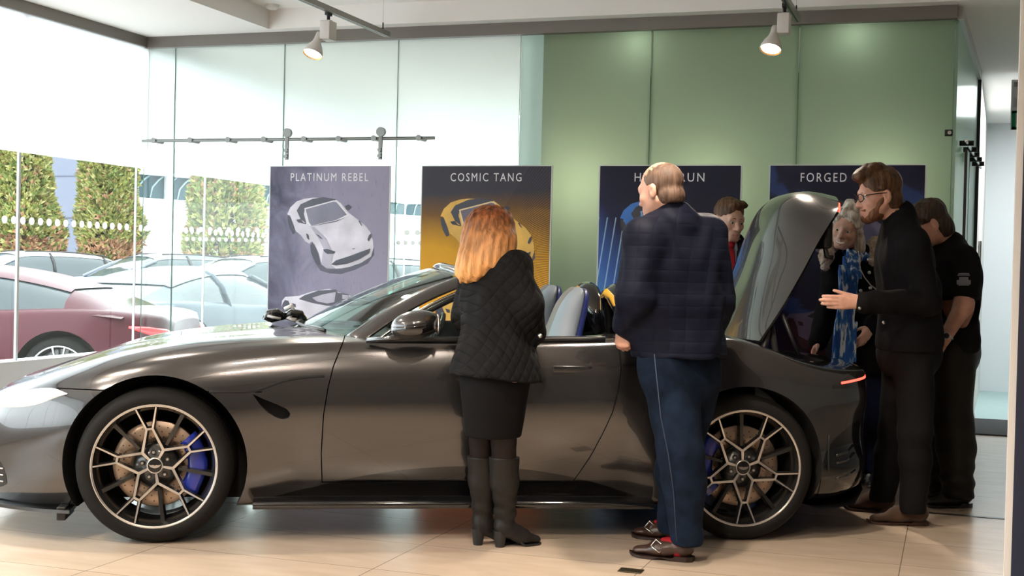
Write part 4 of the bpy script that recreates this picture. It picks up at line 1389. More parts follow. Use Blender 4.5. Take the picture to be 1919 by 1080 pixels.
class Figure:
    """joints are world points; clothing and body are fields around the same skeleton"""
    def __init__(self, label, z0, J, torso_f, head_f, head_up=(0, 0, 1), head_h=0.235, build=1.0, h=0.0055):
        self.z0 = z0
        self.J = {k: at(px, py, z0 + dz) for k, (px, py, dz) in J.items()}
        self.tf = nv(torso_f)
        self.s = nv(self.J['ShL'] - self.J['ShR'])                    # towards the person's left
        self.tf = nv(self.tf - self.s * (self.tf @ self.s))
        self.hf = nv(head_f); up = np.array(head_up, float); self.hu = nv(up - self.hf * (up @ self.hf)); self.hl = np.cross(self.hu, self.hf)
        self.hs = head_h / 0.235; self.b = build; self.h = h; self.leg_kw = {}
        P = self.J['P']
        self.o = np.array([P[0], P[1], 0.0])
        self.root = empty('person', tuple(self.o), 0, label, 'person')

    def hp(self, x, y, z):
        """point in head space: x to the person's left, y forward, z up (metres on a 0.235 m head)"""
        return self.J['Hd'] + self.hs * (self.hl * x + self.hf * y + self.hu * z)

    def HM(self):
        return np.stack([self.hl, self.hf, self.hu], 1)

    def field(self, names=None, pts=(), pad=0.2, h=None):
        P = [self.J[k] for k in (names or self.J)] + [np.array(p) for p in pts]
        P = np.array(P)
        return Field(P.min(0) - pad, P.max(0) + pad, h or self.h)

    # ---- shapes -----------------------------------------------------
    def head(self, F, face=True, smile=0.0, jaw=1.0, brow=0.0, ear=1.0):
        M = self.HM(); S = self.hs; hp = self.hp
        E = lambda c, r, k=0.015, op='add', MM=None: F.ell(hp(*c), np.array(r) * S, M if MM is None else MM, k * S, op)
        C = lambda a, b, ra, rb=None, k=0.01, op='add': F.cap(hp(*a), hp(*b), ra * S, (ra if rb is None else rb) * S, k * S, op)
        E((0, -0.016, 0.036), (0.074, 0.093, 0.082), 0.0)
        E((0, 0.030, -0.020), (0.064, 0.060, 0.078), 0.03)
        E((0, 0.028, -0.066), (0.052 * jaw, 0.052, 0.042), 0.025)
        C((-0.018 * jaw, 0.070, -0.098), (0.018 * jaw, 0.070, -0.098), 0.0155, k=0.02)
        for s in (1, -1):
            C((s * 0.054 * jaw, -0.002, -0.048), (s * 0.020 * jaw, 0.062, -0.096), 0.013, k=0.025)
            E((s * 0.042, 0.058, -0.028), (0.022, 0.020, 0.018), 0.02)
            if ear:
                ME = M
                E((s * 0.078, -0.012, -0.010), (0.010, 0.019, 0.032), 0.006)
                E((s * 0.087, -0.006, -0.006), (0.006, 0.010, 0.018), 0.004, 'sub')
                E((s * 0.076, -0.004, -0.034), (0.007, 0.010, 0.011), 0.006)
        C((-0.038, 0.071, 0.021), (0.038, 0.071, 0.021), 0.0125, k=0.018)
        if face:
            for s in (1, -1):
                E((s * 0.031, 0.091, -0.002), (0.019, 0.017, 0.0115), 0.012, 'sub')
                C((s * 0.016, 0.0795, 0.0080 - 0.0028 * smile), (s * 0.047, 0.0725, 0.0060 - 0.0038 * smile), 0.0078, k=0.004)      # upper lid
                C((s * 0.017, 0.077, -0.0122 + 0.0032 * smile), (s * 0.046, 0.071, -0.0117 + 0.0032 * smile), 0.0066, k=0.005)   # lower lid
                E((s * 0.0125, 0.091, -0.040), (0.0095, 0.010, 0.0085), 0.006)
                E((s * 0.0065, 0.100, -0.0475), (0.0042, 0.006, 0.003), 0.003, 'sub')
            C((0, 0.083, 0.010), (0, 0.103, -0.034), 0.0075, 0.0105, k=0.012)
            E((0, 0.105, -0.037), (0.0115, 0.0105, 0.0095), 0.008)
            q = smile
            w = 0.022 + 0.008 * q
            zc = -0.0705 + 0.009 * q
            E((0, 0.071, -0.073), (0.034, 0.022, 0.022), 0.02)
            for s in (1, -1):
                C((0, 0.0925, -0.0660), (s * w, 0.082, zc + 0.001), 0.0052, 0.0030, k=0.005)
                C((0, 0.0905, -0.0790 - 0.0075 * q), (s * w * 0.9, 0.081, zc - 0.005), 0.0062, 0.0030, k=0.005)
                C((0, 0.099, -0.0722 - 0.003 * q), (s * w, 0.087, zc - 0.001), 0.0022 + 0.0050 * q, 0.0014 + 0.002 * q, k=0.002, op='sub')
                if q:
                    E((s * 0.043, 0.067, -0.036), (0.016, 0.013, 0.013), 0.012)
                    C((s * 0.024, 0.098, -0.045), (s * 0.040, 0.082, -0.066), 0.0022, k=0.006, op='sub')
        return F

    def neck(self, F, r=0.054):
        F.cap(self.hp(0, -0.022, -0.05), self.J['N'] + np.array([0, 0, 0.01]), r * self.hs * 0.98, r * 1.06, 0.025)
        return F

    def torso(self, F, off=0.0, k=0.05, belly=0.0, lower=True, flare=0.0):
        J, s, b = self.J, self.s, self.b
        P, N = J['P'], J['N']
        ax = N - P
        C = P + ax * 0.70; Wt = P + ax * 0.34
        half = np.linalg.norm(J['ShL'] - J['ShR']) / 2
        cw = half - 0.105
        sq = (self.tf, 0.86)
        F.cap(C - s * cw, C + s * cw, 0.128 * b + off, None, k, squash=sq)
        F.cap(P + ax * 0.52 - s * cw * 0.85, P + ax * 0.52 + s * cw * 0.85, 0.122 * b + off + belly * 0.5, None, k, squash=sq)
        F.cap(Wt - s * cw * 0.75 + self.tf * belly, Wt + s * cw * 0.75 + self.tf * belly, 0.120 * b + off + belly, None, k, squash=sq)
        if lower:
            F.cap(P - s * 0.075 * b, P + s * 0.075 * b, 0.130 * b + off + flare, None, k, squash=sq)
        for t in ('ShL', 'ShR'):
            F.cap(N + np.array([0, 0, -0.015]), J[t], 0.062 + off * 0.8, 0.062 * (0.6 + 0.4 * b) + off, k)
        return F

    def arm(self, F, side, off=0.0, r=(0.056, 0.046, 0.033), k=0.03, to=1.0):
        J = self.J; Sh, El, Wr = J['Sh' + side], J['El' + side], J['Wr' + side]
        F.cap(Sh, El, r[0] * self.b + off, r[1] * self.b + off * 0.9, k)
        F.cap(El, El + (Wr - El) * to, r[1] * self.b + off * 0.9, r[2] + off * 0.8, k)
        return F

    def leg(self, F, side, off=0.0, r=(0.088, 0.060, 0.042), k=0.03, to=1.0):
        J = self.J; a, b_, c = J['Hp' + side], J['Kn' + side], J['An' + side]
        F.cap(a, b_, r[0] * self.b + off, r[1] * self.b + off, k)
        e = b_ + (c - b_) * to
        mid = b_ + (c - b_) * 0.35
        F.cap(b_, mid, r[1] * self.b + off, r[1] * self.b * 0.97 + off, k)
        F.cap(mid, e, r[1] * self.b * 0.97 + off, r[2] + off, k)
        return F

    def hand(self, F, wrist, d, palm_n, thumb, size=1.0, curl=(18, 22, 26, 32), spread=5.0, thumb_out=42, thumb_curl=15):
        """d: towards the fingers, palm_n: out of the palm, thumb: towards the thumb side"""
        d = nv(d); pn = nv(np.array(palm_n) - d * (np.array(palm_n) @ d)); th = nv(np.array(thumb) - d * (np.array(thumb) @ d) - pn * (np.array(thumb) @ pn))
        S = size; w = np.array(wrist)
        F.cap(w - d * 0.03 * S, w + d * 0.025 * S, 0.027 * S, 0.026 * S, 0.012, squash=(pn, 0.72))
        for q, L in ((0.024, 0.086), (0.008, 0.090), (-0.009, 0.086), (-0.024, 0.078)):
            F.cap(w + th * q * 0.6 * S + d * 0.012 * S, w + th * q * S + d * L * S, 0.0155 * S, 0.0125 * S, 0.012)
        F.cap(w + th * 0.015 * S + d * 0.02 * S + pn * 0.006 * S, w + th * 0.026 * S + d * 0.055 * S + pn * 0.008 * S, 0.015 * S, 0.013 * S, 0.012)
        lens = ((0.024, 0.086, 0.040, 0.024, 0.020), (0.008, 0.090, 0.045, 0.027, 0.021), (-0.009, 0.086, 0.041, 0.026, 0.020), (-0.025, 0.078, 0.032, 0.019, 0.018))
        for i, (q, L, a, b, c) in enumerate(lens):
            p = w + th * q * S + d * L * S
            ang = 0.0; sp = math.radians(spread * (1.5 - i))
            dd = nv(d * math.cos(sp) + th * math.sin(sp))
            r = (0.0104, 0.0094, 0.0086, 0.0074) if i < 3 else (0.0092, 0.0083, 0.0076, 0.0066)
            for j, ln in enumerate((a, b, c)):
                ang += math.radians(curl[i]) * (0.8, 1.0, 0.7)[j]
                e = p + (dd * math.cos(ang) + pn * math.sin(ang)) * ln * S
                F.cap(p, e, r[j] * S, r[j + 1] * S, 0.003)
                p = e
        t0 = w + th * 0.020 * S + d * 0.022 * S + pn * 0.006 * S
        a = math.radians(thumb_out)
        t1 = t0 + (d * math.cos(a) + th * math.sin(a) + pn * 0.25) * 0.042 * S
        a2 = a - math.radians(thumb_curl)
        t2 = t1 + (d * math.cos(a2) + th * math.sin(a2) + pn * 0.25) * 0.032 * S
        a3 = a2 - math.radians(thumb_curl)
        t3 = t2 + (d * math.cos(a3) + th * math.sin(a3) + pn * 0.25) * 0.022 * S
        F.cap(t0, t1, 0.0135 * S, 0.0105 * S, 0.008); F.cap(t1, t2, 0.0100 * S, 0.0090 * S, 0.003); F.cap(t2, t3, 0.0090 * S, 0.0072 * S, 0.003)
        return F

    def foot(self, F, side, heel, toe, r=0.030):
        d = nv(np.array(toe) - np.array(heel)); h_ = np.array(heel) + d * 0.055; t_ = np.array(toe) - d * 0.06
        F.cap(self.J['An' + side], h_ + np.array([0, 0, 0.05]), 0.030, 0.022, 0.02)
        F.cap(h_ + np.array([0, 0, 0.045]), t_ + np.array([0, 0, 0.034]), 0.020, 0.013, 0.015)
        return F

    def body(self, skin, lip, hands=(), feet=(), face=True, smile=0.0, jaw=1.0, arms=('L', 'R'), h=None, inset=-0.012, ear=1.0):
        """one continuous skin surface; the clothed regions lie just under the clothes"""
        pts = [self.hp(0, 0, 0.13), self.hp(0, 0.13, 0)] + [np.array(f[1]) for f in feet] + [np.array(f[2]) for f in feet] + [np.array(hd[0]) + nv(hd[1]) * 0.19 for hd in hands]
        F = self.field(None, pts, 0.16, h)
        self.torso(F, inset)
        for sd in arms:
            self.arm(F, sd, 0.0)
        for sd in ('L', 'R'):
            self.leg(F, sd, inset * 0.6, **self.leg_kw)
        for f in feet:
            self.foot(F, f[0], f[1], f[2])
        self.neck(F)
        self.head(F, face, smile, jaw, ear=ear)
        for hd in hands:
            self.hand(F, *hd[:4], **(hd[4] if len(hd) > 4 else {}))
        q = smile
        mouth = self.hp(0, 0.09, -0.0722)
        hl, hf, hu, S, Hd = self.hl, self.hf, self.hu, self.hs, self.J['Hd']

        def pick(c):
            r = (c - Hd) / S
            x, y, z = r @ hl, r @ hf, r @ hu
            zz = z + 0.0722 + 0.002 * q - 0.009 * q * (np.abs(x) / 0.03) ** 2
            return ((y > 0.074) & (np.abs(x) < 0.027 + 0.006 * q) & (zz < 0.0062 * (1 - (np.abs(x) / 0.034) ** 2)) & (zz > (-0.0090 - 0.006 * q) * (1 - (np.abs(x) / 0.034) ** 2))).astype(int)
        o = F.build('body', self.root, [skin, lip], self.o, 1, pick)
        if face:
            for s in (1, -1):
                eb = MB()
                c = self.hp(s * 0.0312, 0.0722, -0.0028) - self.o
                R = Matrix([list(r) for r in self.HM()])
                eb.ball(tuple(c), 0.0125 * S, mat('eye_white', (0.52, 0.50, 0.48), 0.2), 14, 10)
                ic = self.hp(s * 0.0312, 0.0722, -0.0028) + (hf * 0.0085 - hu * 0.0022) * S - self.o
                eb.ball(tuple(ic), 0.0064 * S, mat('dark_iris', (0.035, 0.03, 0.028), 0.15), 12, 8)
                eb.build('eye', o)
        return o

    def hair(self, name, material, prims, cuts=(), h=0.0045, strands=None, label=None):
        pts = [self.hp(*p) for p in ((0.13, 0.14, 0.15), (-0.13, -0.16, -0.15), (0.13, -0.16, 0.15), (-0.13, 0.14, -0.15), (0.13, 0.14, -0.15), (-0.13, -0.16, 0.15), (-.13, .14, .15), (.13, -.16, -.15))]
        for p in prims:
            if p[0] == 'w':
                pts += [p[1], p[2]]
        F = Field(np.min(pts, 0) - 0.06, np.max(pts, 0) + 0.06, h)
        M = self.HM(); S = self.hs
        for p in prims:
            if p[0] == 'e':
                F.ell(self.hp(*p[1]), np.array(p[2]) * S, M, (p[3] if len(p) > 3 else 0.012) * S)
            elif p[0] == 'c':
                F.cap(self.hp(*p[1]), self.hp(*p[2]), p[3] * S, p[4] * S, (p[5] if len(p) > 5 else 0.012) * S)
            elif p[0] == 'w':
                F.cap(p[1], p[2], p[3], p[4], p[5] if len(p) > 5 else 0.02, squash=p[6] if len(p) > 6 else None)
            elif p[0] == 'se':
                F.ell(self.hp(*p[1]), np.array(p[2]) * S, M, (p[3] if len(p) > 3 else 0.01) * S, 'sub')
        for p, n in cuts:
            nn = self.hl * n[0] + self.hf * n[1] + self.hu * n[2]
            F.cut(self.hp(*p), nn, 0.008)
        if strands:
            F.ripple(strands)
        return F.build(name, self.root, material, self.o, 1, None, label)

    def brows(self, material, thick=0.0032):
        for s in (1, -1):
            mb = MB()
            mb.tube([tuple(self.hp(s * x, y, z) - self.o) for x, y, z in ((0.014, 0.0865, 0.0185), (0.028, 0.0845, 0.0212), (0.042, 0.0755, 0.0190), (0.050, 0.068, 0.0135))], [thick * 0.9 * self.hs, thick * 1.1 * self.hs, thick * self.hs, thick * 0.5 * self.hs], material, seg=6)
            mb.build('eyebrow', self.root)

    def shoe(self, name, heel, toe, material, sole=None, hgt=0.085, heel_h=0.022, width=0.046, open_at=None, long_toe=0.0, label=None, shaft=None):
        """heel and toe: floor points"""
        a = np.array(heel, float); b = np.array(toe, float); a[2] = b[2] = 0
        d = nv(b - a); n = np.array([-d[1], d[0], 0]); L = np.linalg.norm(b - a)
        up = np.array([0, 0, 1.0])
        pts = [a, b, a + up * (hgt + 0.08)] + ([shaft[0]] if shaft else [])
        F = Field(np.min(pts, 0) - 0.1, np.max(pts, 0) + 0.1, 0.0045)
        z0 = heel_h
        F.cap(a + d * 0.035 + up * (z0 + 0.034), a + d * L * 0.52 + up * (0.016 + 0.030), width * 0.80, width * 0.86, 0.02, squash=(up, 0.80))
        F.cap(a + d * L * 0.45 + up * 0.042, b - d * (0.040 - long_toe) + up * 0.030, width * 0.92, width * 0.58, 0.03, squash=(up, 0.66))
        F.cap(a + d * 0.045 + up * (z0 + 0.03), a + d * 0.055 + up * hgt, width * 0.80, width * 0.76, 0.03)
        F.cap(a + d * 0.06 + up * hgt * 0.85, a + d * L * 0.55 + up * 0.055, width * 0.62, width * 0.55, 0.03)
        F.cut((0, 0, 0.010), (0, 0, -1), 0.004)
        if shaft:
            for p, q, r0, r1 in shaft[1]:
                F.cap(p, q, r0, r1, 0.02)
            F.cut(shaft[2], shaft[3], 0.004)
        elif True:
            F.cut(a + up * (hgt + 0.015), (0, 0, 1), 0.006)
        o = F.build(name, self.root, material, self.o, 1, None, label)
        mb = MB(); rows = []
        for k in range(24):
            t = k / 23
            wq = width * (0.78 + 0.22 * math.sin(min(t * 1.5, 1) * math.pi * 0.62) ** 2) * min(1, (1 - t) * 5 + 0.0) ** 0.5 * min(1, t * 8 + 0.25) ** 0.5
            c = a + d * (t * (L + 0.004) - 0.002)
            lift = 0.012 * max(0, (t - 0.82) / 0.18) ** 2
            under = heel_h * (1 - min(1, max(0, (t - 0.30) / 0.12))) * 0 + (0.0 if t < 0.28 else min(heel_h - 0.012, 0.010) * math.sin(math.pi * min(1, (t - 0.28) / 0.35)) if t < 0.63 else 0.0)
            z1 = 0.013 + heel_h * 0.35 * (t < 0.3) + lift
            rows.append([tuple(c + n * wq * sg + up * zz - self.o) for sg, zz in ((1, z1), (1, lift + under), (-1, lift + under), (-1, z1))])
        mb.grid(rows, sole or M_BLACK, False, closed_v=True)
        mb.add(rows[0], [(0, 1, 2, 3)], sole or M_BLACK); mb.add(rows[-1], [(3, 2, 1, 0)], sole or M_BLACK)
        mb.build('sole', o)
        return o


def folds(seed, amp, freq, axis=2):
    r = np.random.RandomState(seed); ph = r.rand(6) * 6.28
    def fn(X, Y, Z):
        w = 0.6 * np.sin(freq * 0.7 * X + ph[0] + 1.3 * np.sin(freq * 0.5 * Z + ph[1]))
        return amp * (np.sin(freq * Z + 4.0 * np.sin(freq * 0.35 * (X + Y) + ph[2]) + w) * 0.6 + 0.4 * np.sin(freq * 1.7 * (X - Y) + ph[3] + 2 * np.sin(freq * 0.6 * Z + ph[4])))
    return fn


SKIN_A = skin_mat('fair_skin', (0.60, 0.375, 0.29))
SKIN_B = skin_mat('ruddy_skin', (0.56, 0.315, 0.235))
LIP = mat('lip_skin', (0.52, 0.275, 0.225), 0.45)
def floor_at(px, py):
    return on_z(px, py, 0.0)

UP = np.array([0, 0, 1.0])
M_BLKCLOTH = mat('black_cloth', (0.008, 0.008, 0.009), 0.9, spec=0.09, bump=0.25, bscale=45)
M_BLKQUILT = mat('black_quilted_cloth', (0.007, 0.007, 0.0078), 0.78, spec=0.09, bump=0.6, bscale=52, bkind='quilt')
M_NAVYQUILT = mat('navy_quilted_cloth', (0.005, 0.0065, 0.016), 0.65, spec=0.14, bump=0.28, bscale=62, bkind='box_quilt')
M_DENIM = mat('dark_blue_denim', (0.0055, 0.012, 0.027), 0.9, spec=0.15, vary=0.35, vscale=14, bump=0.25, bscale=60)
M_NAVYDENIM = mat('navy_denim', (0.008, 0.013, 0.035), 0.9, spec=0.15, vary=0.2, vscale=12, bump=0.2, bscale=60)
M_CHARCOAL = mat('charcoal_twill', (0.008, 0.008, 0.009), 0.85, spec=0.12, bump=0.2, bscale=50)
M_LEATHER = mat('grey_black_leather', (0.013, 0.012, 0.0115), 0.48, spec=0.25, bump=0.25, bscale=38)
M_BROWNL = mat('dark_brown_leather', (0.035, 0.016, 0.011), 0.30, coat=0.3, bump=0.1, bscale=60)
M_SUEDE = mat('brown_suede', (0.060, 0.027, 0.013), 0.8, sheen=0.2, bump=0.15, bscale=120)
M_RED = mat('red_knit', (0.24, 0.008, 0.014), 0.85, spec=0.2)


def hair_mat(name, c1, c2, zlo=None, zhi=None, c3=None, scale=55):
    if name in MATS:
        return MATS[name]
    m = mat(name, c1, 0.45, spec=0.3, vary=0.0, bump=0.45, bscale=scale * 2.2, bkind='noise', stretch=(1, 1, 0.10))
    n, l = _nodes(m); b = n['Principled BSDF']
    tc = [q for q in n if q.type == 'TEX_COORD'][0]
    mp = n.new('ShaderNodeMapping'); mp.inputs['Scale'].default_value = (1, 1, 0.10); l.new(tc.outputs['Object'], mp.inputs[0])
    t = n.new('ShaderNodeTexNoise'); t.inputs['Scale'].default_value = 70; t.inputs['Detail'].default_value = 3; l.new(mp.outputs[0], t.inputs[0])
    r = n.new('ShaderNodeValToRGB'); r.color_ramp.elements[0].position = 0.35; r.color_ramp.elements[1].position = 0.65
    r.color_ramp.elements[0].color = (*c1, 1); r.color_ramp.elements[1].color = (*c2, 1); l.new(t.outputs[0], r.inputs[0])
    last = r.outputs[0]
    if c3:   # roots to ends: dyed lighter towards the ends
        s = n.new('ShaderNodeSeparateXYZ'); l.new(tc.outputs['Object'], s.inputs[0])
        mr = n.new('ShaderNodeMapRange'); mr.inputs[1].default_value = zhi; mr.inputs[2].default_value = zlo; l.new(s.outputs['Z'], mr.inputs[0])
        mx = n.new('ShaderNodeMix'); mx.data_type = 'RGBA'; l.new(mr.outputs[0], mx.inputs[0]); l.new(last, mx.inputs[6]); mx.inputs[7].default_value = (*c3, 1)
        # keep the streaks in the pale ends as well
        mu = n.new('ShaderNodeMix'); mu.data_type = 'RGBA'; mu.blend_type = 'MULTIPLY'; mu.inputs[0].default_value = 0.55
        r2 = n.new('ShaderNodeValToRGB'); r2.color_ramp.elements[0].color = (0.42, 0.36, 0.32, 1); r2.color_ramp.elements[1].color = (1.15, 1.12, 1.1, 1)
        r2.color_ramp.elements[0].position = 0.35; r2.color_ramp.elements[1].position = 0.62
        l.new(t.outputs[0], r2.inputs[0]); l.new(mx.outputs[2], mu.inputs[6]); l.new(r2.outputs[0], mu.inputs[7]); last = mu.outputs[2]
    l.new(last, b.inputs['Base Color'])
    return m


def strand_ripple(fig, amp, freq):
    hl, hf, hu, Hd = fig.hl, fig.hf, fig.hu, fig.J['Hd']
    def fn(X, Y, Z):
        x = (X - Hd[0]) * hl[0] + (Y - Hd[1]) * hl[1] + (Z - Hd[2]) * hl[2]
        y = (X - Hd[0]) * hf[0] + (Y - Hd[1]) * hf[1] + (Z - Hd[2]) * hf[2]
        z = (X - Hd[0]) * hu[0] + (Y - Hd[1]) * hu[1] + (Z - Hd[2]) * hu[2]
        return amp * np.sin(freq * x + 1.5 * np.sin(9 * z + 20 * x)) * np.sin(freq * 0.8 * y + 1.2 * np.sin(11 * z + 17 * x))
    return fn


# ------------------------------------------------------------------ woman with long auburn hair, seen from behind
def build_red_haired_woman():
    f = dir3(0.72, 0.69)
    g = Figure('woman with long auburn hair in a black quilted coat and tall boots, seen from behind', 5.85,
               dict(Hd=(914, 437, -0.04), N=(925, 486, -0.08), ShR=(966, 500, -0.22), ShL=(888, 512, 0.04), ElR=(992, 572, -0.28), WrR=(999, 622, -0.20),
                    ElL=(872, 595, 0.0), WrL=(893, 640, -0.02), P=(928, 690, -0.20), HpL=(916, 700, -0.15), HpR=(944, 700, -0.25),
                    KnL=(903, 828, -0.05), KnR=(944, 828, -0.13), AnL=(895, 975, 0.02), AnR=(940, 975, -0.02)),
               f, dir3(0.55, 0.80, -0.25), (0, 0, 1), 0.225, 0.92)
    J = g.J; d_foot = dir3(0.92, 0.38)
    hL = floor_at(884, 1022); hR = floor_at(925, 1026)
    tL = hL + d_foot * 0.225; tR = hR + d_foot * 0.235
    J['AnL'] = hL + d_foot * 0.052 + UP * 0.155; J['AnR'] = hR + d_foot * 0.052 + UP * 0.155
    feet = []; g.leg_kw = dict(r=(0.074, 0.046, 0.034), k=0.010)
    g.body(SKIN_A, LIP, [(J['WrL'], dir3(0.3, 0.4, -0.9), dir3(0.7, -0.6), dir3(0.5, 0.6)), (J['WrR'], dir3(-0.5, 0.45, -0.75), dir3(-0.6, 0.5), dir3(0.5, 0.6), dict(curl=(60, 60, 60, 60)))], feet)
    # tights over both legs
    F = g.field(['HpL', 'HpR', 'KnL', 'KnR', 'AnL', 'AnR'], [], 0.15)
    for s in 'LR': g.leg(F, s, 0.004, r=(0.082, 0.056, 0.046), k=0.010, to=0.20)
    F.build('tights', g.root, mat('black_sheer_tights', (0.012, 0.008, 0.008), 0.6, spec=0.2), g.o)
    # skirt
    F = g.field(['P', 'HpL', 'HpR'], [J['KnL'], J['KnR']], 0.22)
    F.cap(J['P'] - UP * 0.04, (J['KnL'] + J['KnR']) / 2, 0.158, 0.118, 0.02)
    F.ripple(folds(3, 0.004, 14))
    F.cut(at(920, 812, 5.85), (0, 0, -1), 0.006)
    F.build('skirt', g.root, M_BLKCLOTH, g.o)
    # coat: fitted top, flared hem, two sleeves, stand collar
    F = g.field(['N', 'ShL', 'ShR', 'ElL', 'ElR', 'WrL', 'WrR', 'P'], [J['P'] - UP * 0.15], 0.24)
    g.torso(F, 0.010, 0.06, lower=False)
    Wt = J['P'] + (J['N'] - J['P']) * 0.36
    F.cap(Wt, J['P'] - UP * 0.05, 0.150, 0.222, 0.05, squash=(g.tf, 0.84))
    F.cap(J['P'] - UP * 0.03, J['P'] - UP * 0.16, 0.216, 0.240, 0.04, squash=(g.tf, 0.84))
    F.cap(J['N'] - UP * 0.02, J['N'] + UP * 0.02, 0.075, 0.068, 0.03)
    F.cut(at(920, 706, 5.85), nv(-UP - 0.10 * g.tf), 0.010)
    for s in 'LR': g.arm(F, s, 0.014, r=(0.056, 0.052, 0.046), to=1.0)
    F.ripple(folds(5, 0.0045, 26))
    F.build('coat', g.root, M_BLKQUILT, g.o)
    mb = MB()
    hemz = None
    mb.ball(tuple(at(1012, 630, 5.56) - g.o), 0.011, M_STEEL, 10, 6); mb.build('coat_stud', g.root)
    # tall boots
    for nm, heel, toe, kn, an in (('L', hL, tL, J['KnL'], J['AnL']), ('R', hR, tR, J['KnR'], J['AnR'])):
        top = kn + (an - kn) * 0.24
        sh = heel + d_foot * 0.055
        F = Field(np.minimum(heel, np.minimum(toe, top)) - 0.1, np.maximum(heel, np.maximum(toe, top)) + 0.1, 0.0045)
        a = np.array([heel[0], heel[1], 0.0]); b = np.array([toe[0], toe[1], 0.0])
        ank = a + d_foot * 0.052 + UP * 0.155
        F.cap(top + UP * 0.03, top + (ank - top) * 0.4, 0.070, 0.063, 0.02)
        F.cap(top + (ank - top) * 0.4, ank, 0.064, 0.047, 0.02)
        F.cap(ank, a + d_foot * 0.045 + UP * 0.092, 0.046, 0.042, 0.02)
        F.cap(a + d_foot * 0.06 + UP * 0.085, a + d_foot * 0.140 + UP * 0.045, 0.042, 0.036, 0.025)
        F.cap(a + d_foot * 0.135 + UP * 0.040, b - d_foot * 0.030 + UP * 0.026, 0.037, 0.025, 0.02, squash=(UP, 0.75))
        F.ripple(lambda X, Y, Z, an=ank: 0.0035 * np.exp(-((Z - an[2]) / 0.07) ** 2) * np.sin(95 * Z + 12 * X))
        F.cut((0, 0, 0.006), (0, 0, -1), 0.003)
        F.cut(top + UP * 0.01, (0, 0, 1), 0.006)
        bo = F.build('boot', g.root, M_LEATHER, g.o)
        hb = MB()
        hc = a + d_foot * 0.035
        hb.cyl(tuple(hc + UP * 0.075 - d_foot * 0.004 - g.o), tuple(a + d_foot * 0.030 + UP * 0.0 - g.o), 0.034, M_BLACK, 0.021, 16)
        so = []
        for k in range(14):
            t = k / 13; c = a + d_foot * (0.115 + t * 0.12); n = np.array([-d_foot[1], d_foot[0], 0]); w = 0.036 * (0.65 + 0.35 * math.sin(math.pi * min(1, 0.3 + t * 0.8))) * min(1, (1 - t) * 5) ** 0.5
            z = 0.03 * max(0, 1 - t / 0.25) ** 2
            so.append([tuple(c + n * w * q + UP * zz - g.o) for q, zz in ((1, z + 0.010), (1, z), (-1, z), (-1, z + 0.010))])
        hb.grid(so, M_BLACK, False, closed_v=True); hb.add(so[0], [(0, 1, 2, 3)], M_BLACK)
        hb.build('heel_and_sole', bo)
    # hair: crown, long fall over the left shoulder and back
    hm = hair_mat('auburn_hair', (0.085, 0.022, 0.007), (0.26, 0.080, 0.022), 1.22, 1.50, (0.74, 0.38, 0.145), 75)
    w = lambda px, py, dz: at(px, py, 5.78 + dz)
    prims = [('e', (0, -0.012, 0.030), (0.086, 0.106, 0.098)), ('e', (0, -0.06, -0.04), (0.082, 0.065, 0.10)),
             ('w', w(925, 425, -0.04), w(928, 478, -0.10), 0.095, 0.085, 0.03),
             ('w', w(905, 430, -0.04), w(885, 500, -0.09), 0.085, 0.070, 0.03),
             ('w', w(886, 490, -0.08), w(868, 512, -0.08), 0.062, 0.032, 0.03),
             ('w', w(920, 455, -0.09), w(896, 508, -0.13), 0.070, 0.032, 0.03),
             ('w', w(940, 455, -0.09), w(918, 490, -0.14), 0.065, 0.030, 0.03)]
    for k, (x0, y0, x1, y1, dz) in enumerate(((878, 470, 866, 528, -0.075), (884, 475, 874, 524, -0.09), (892, 478, 884, 519, -0.11), (902, 480, 894, 513, -0.125), (912, 480, 905, 507, -0.135), (922, 478, 915, 502, -0.14), (934, 474, 928, 494, -0.14), (944, 466, 940, 486, -0.13))):
        prims.append(('w', w(x0, y0, dz + 0.01), w(x1, y1, dz), 0.030, 0.012, 0.012))
    g.hair('hair', hm, prims, strands=strand_ripple(g, 0.0035, 150), h=0.0042)
    return g


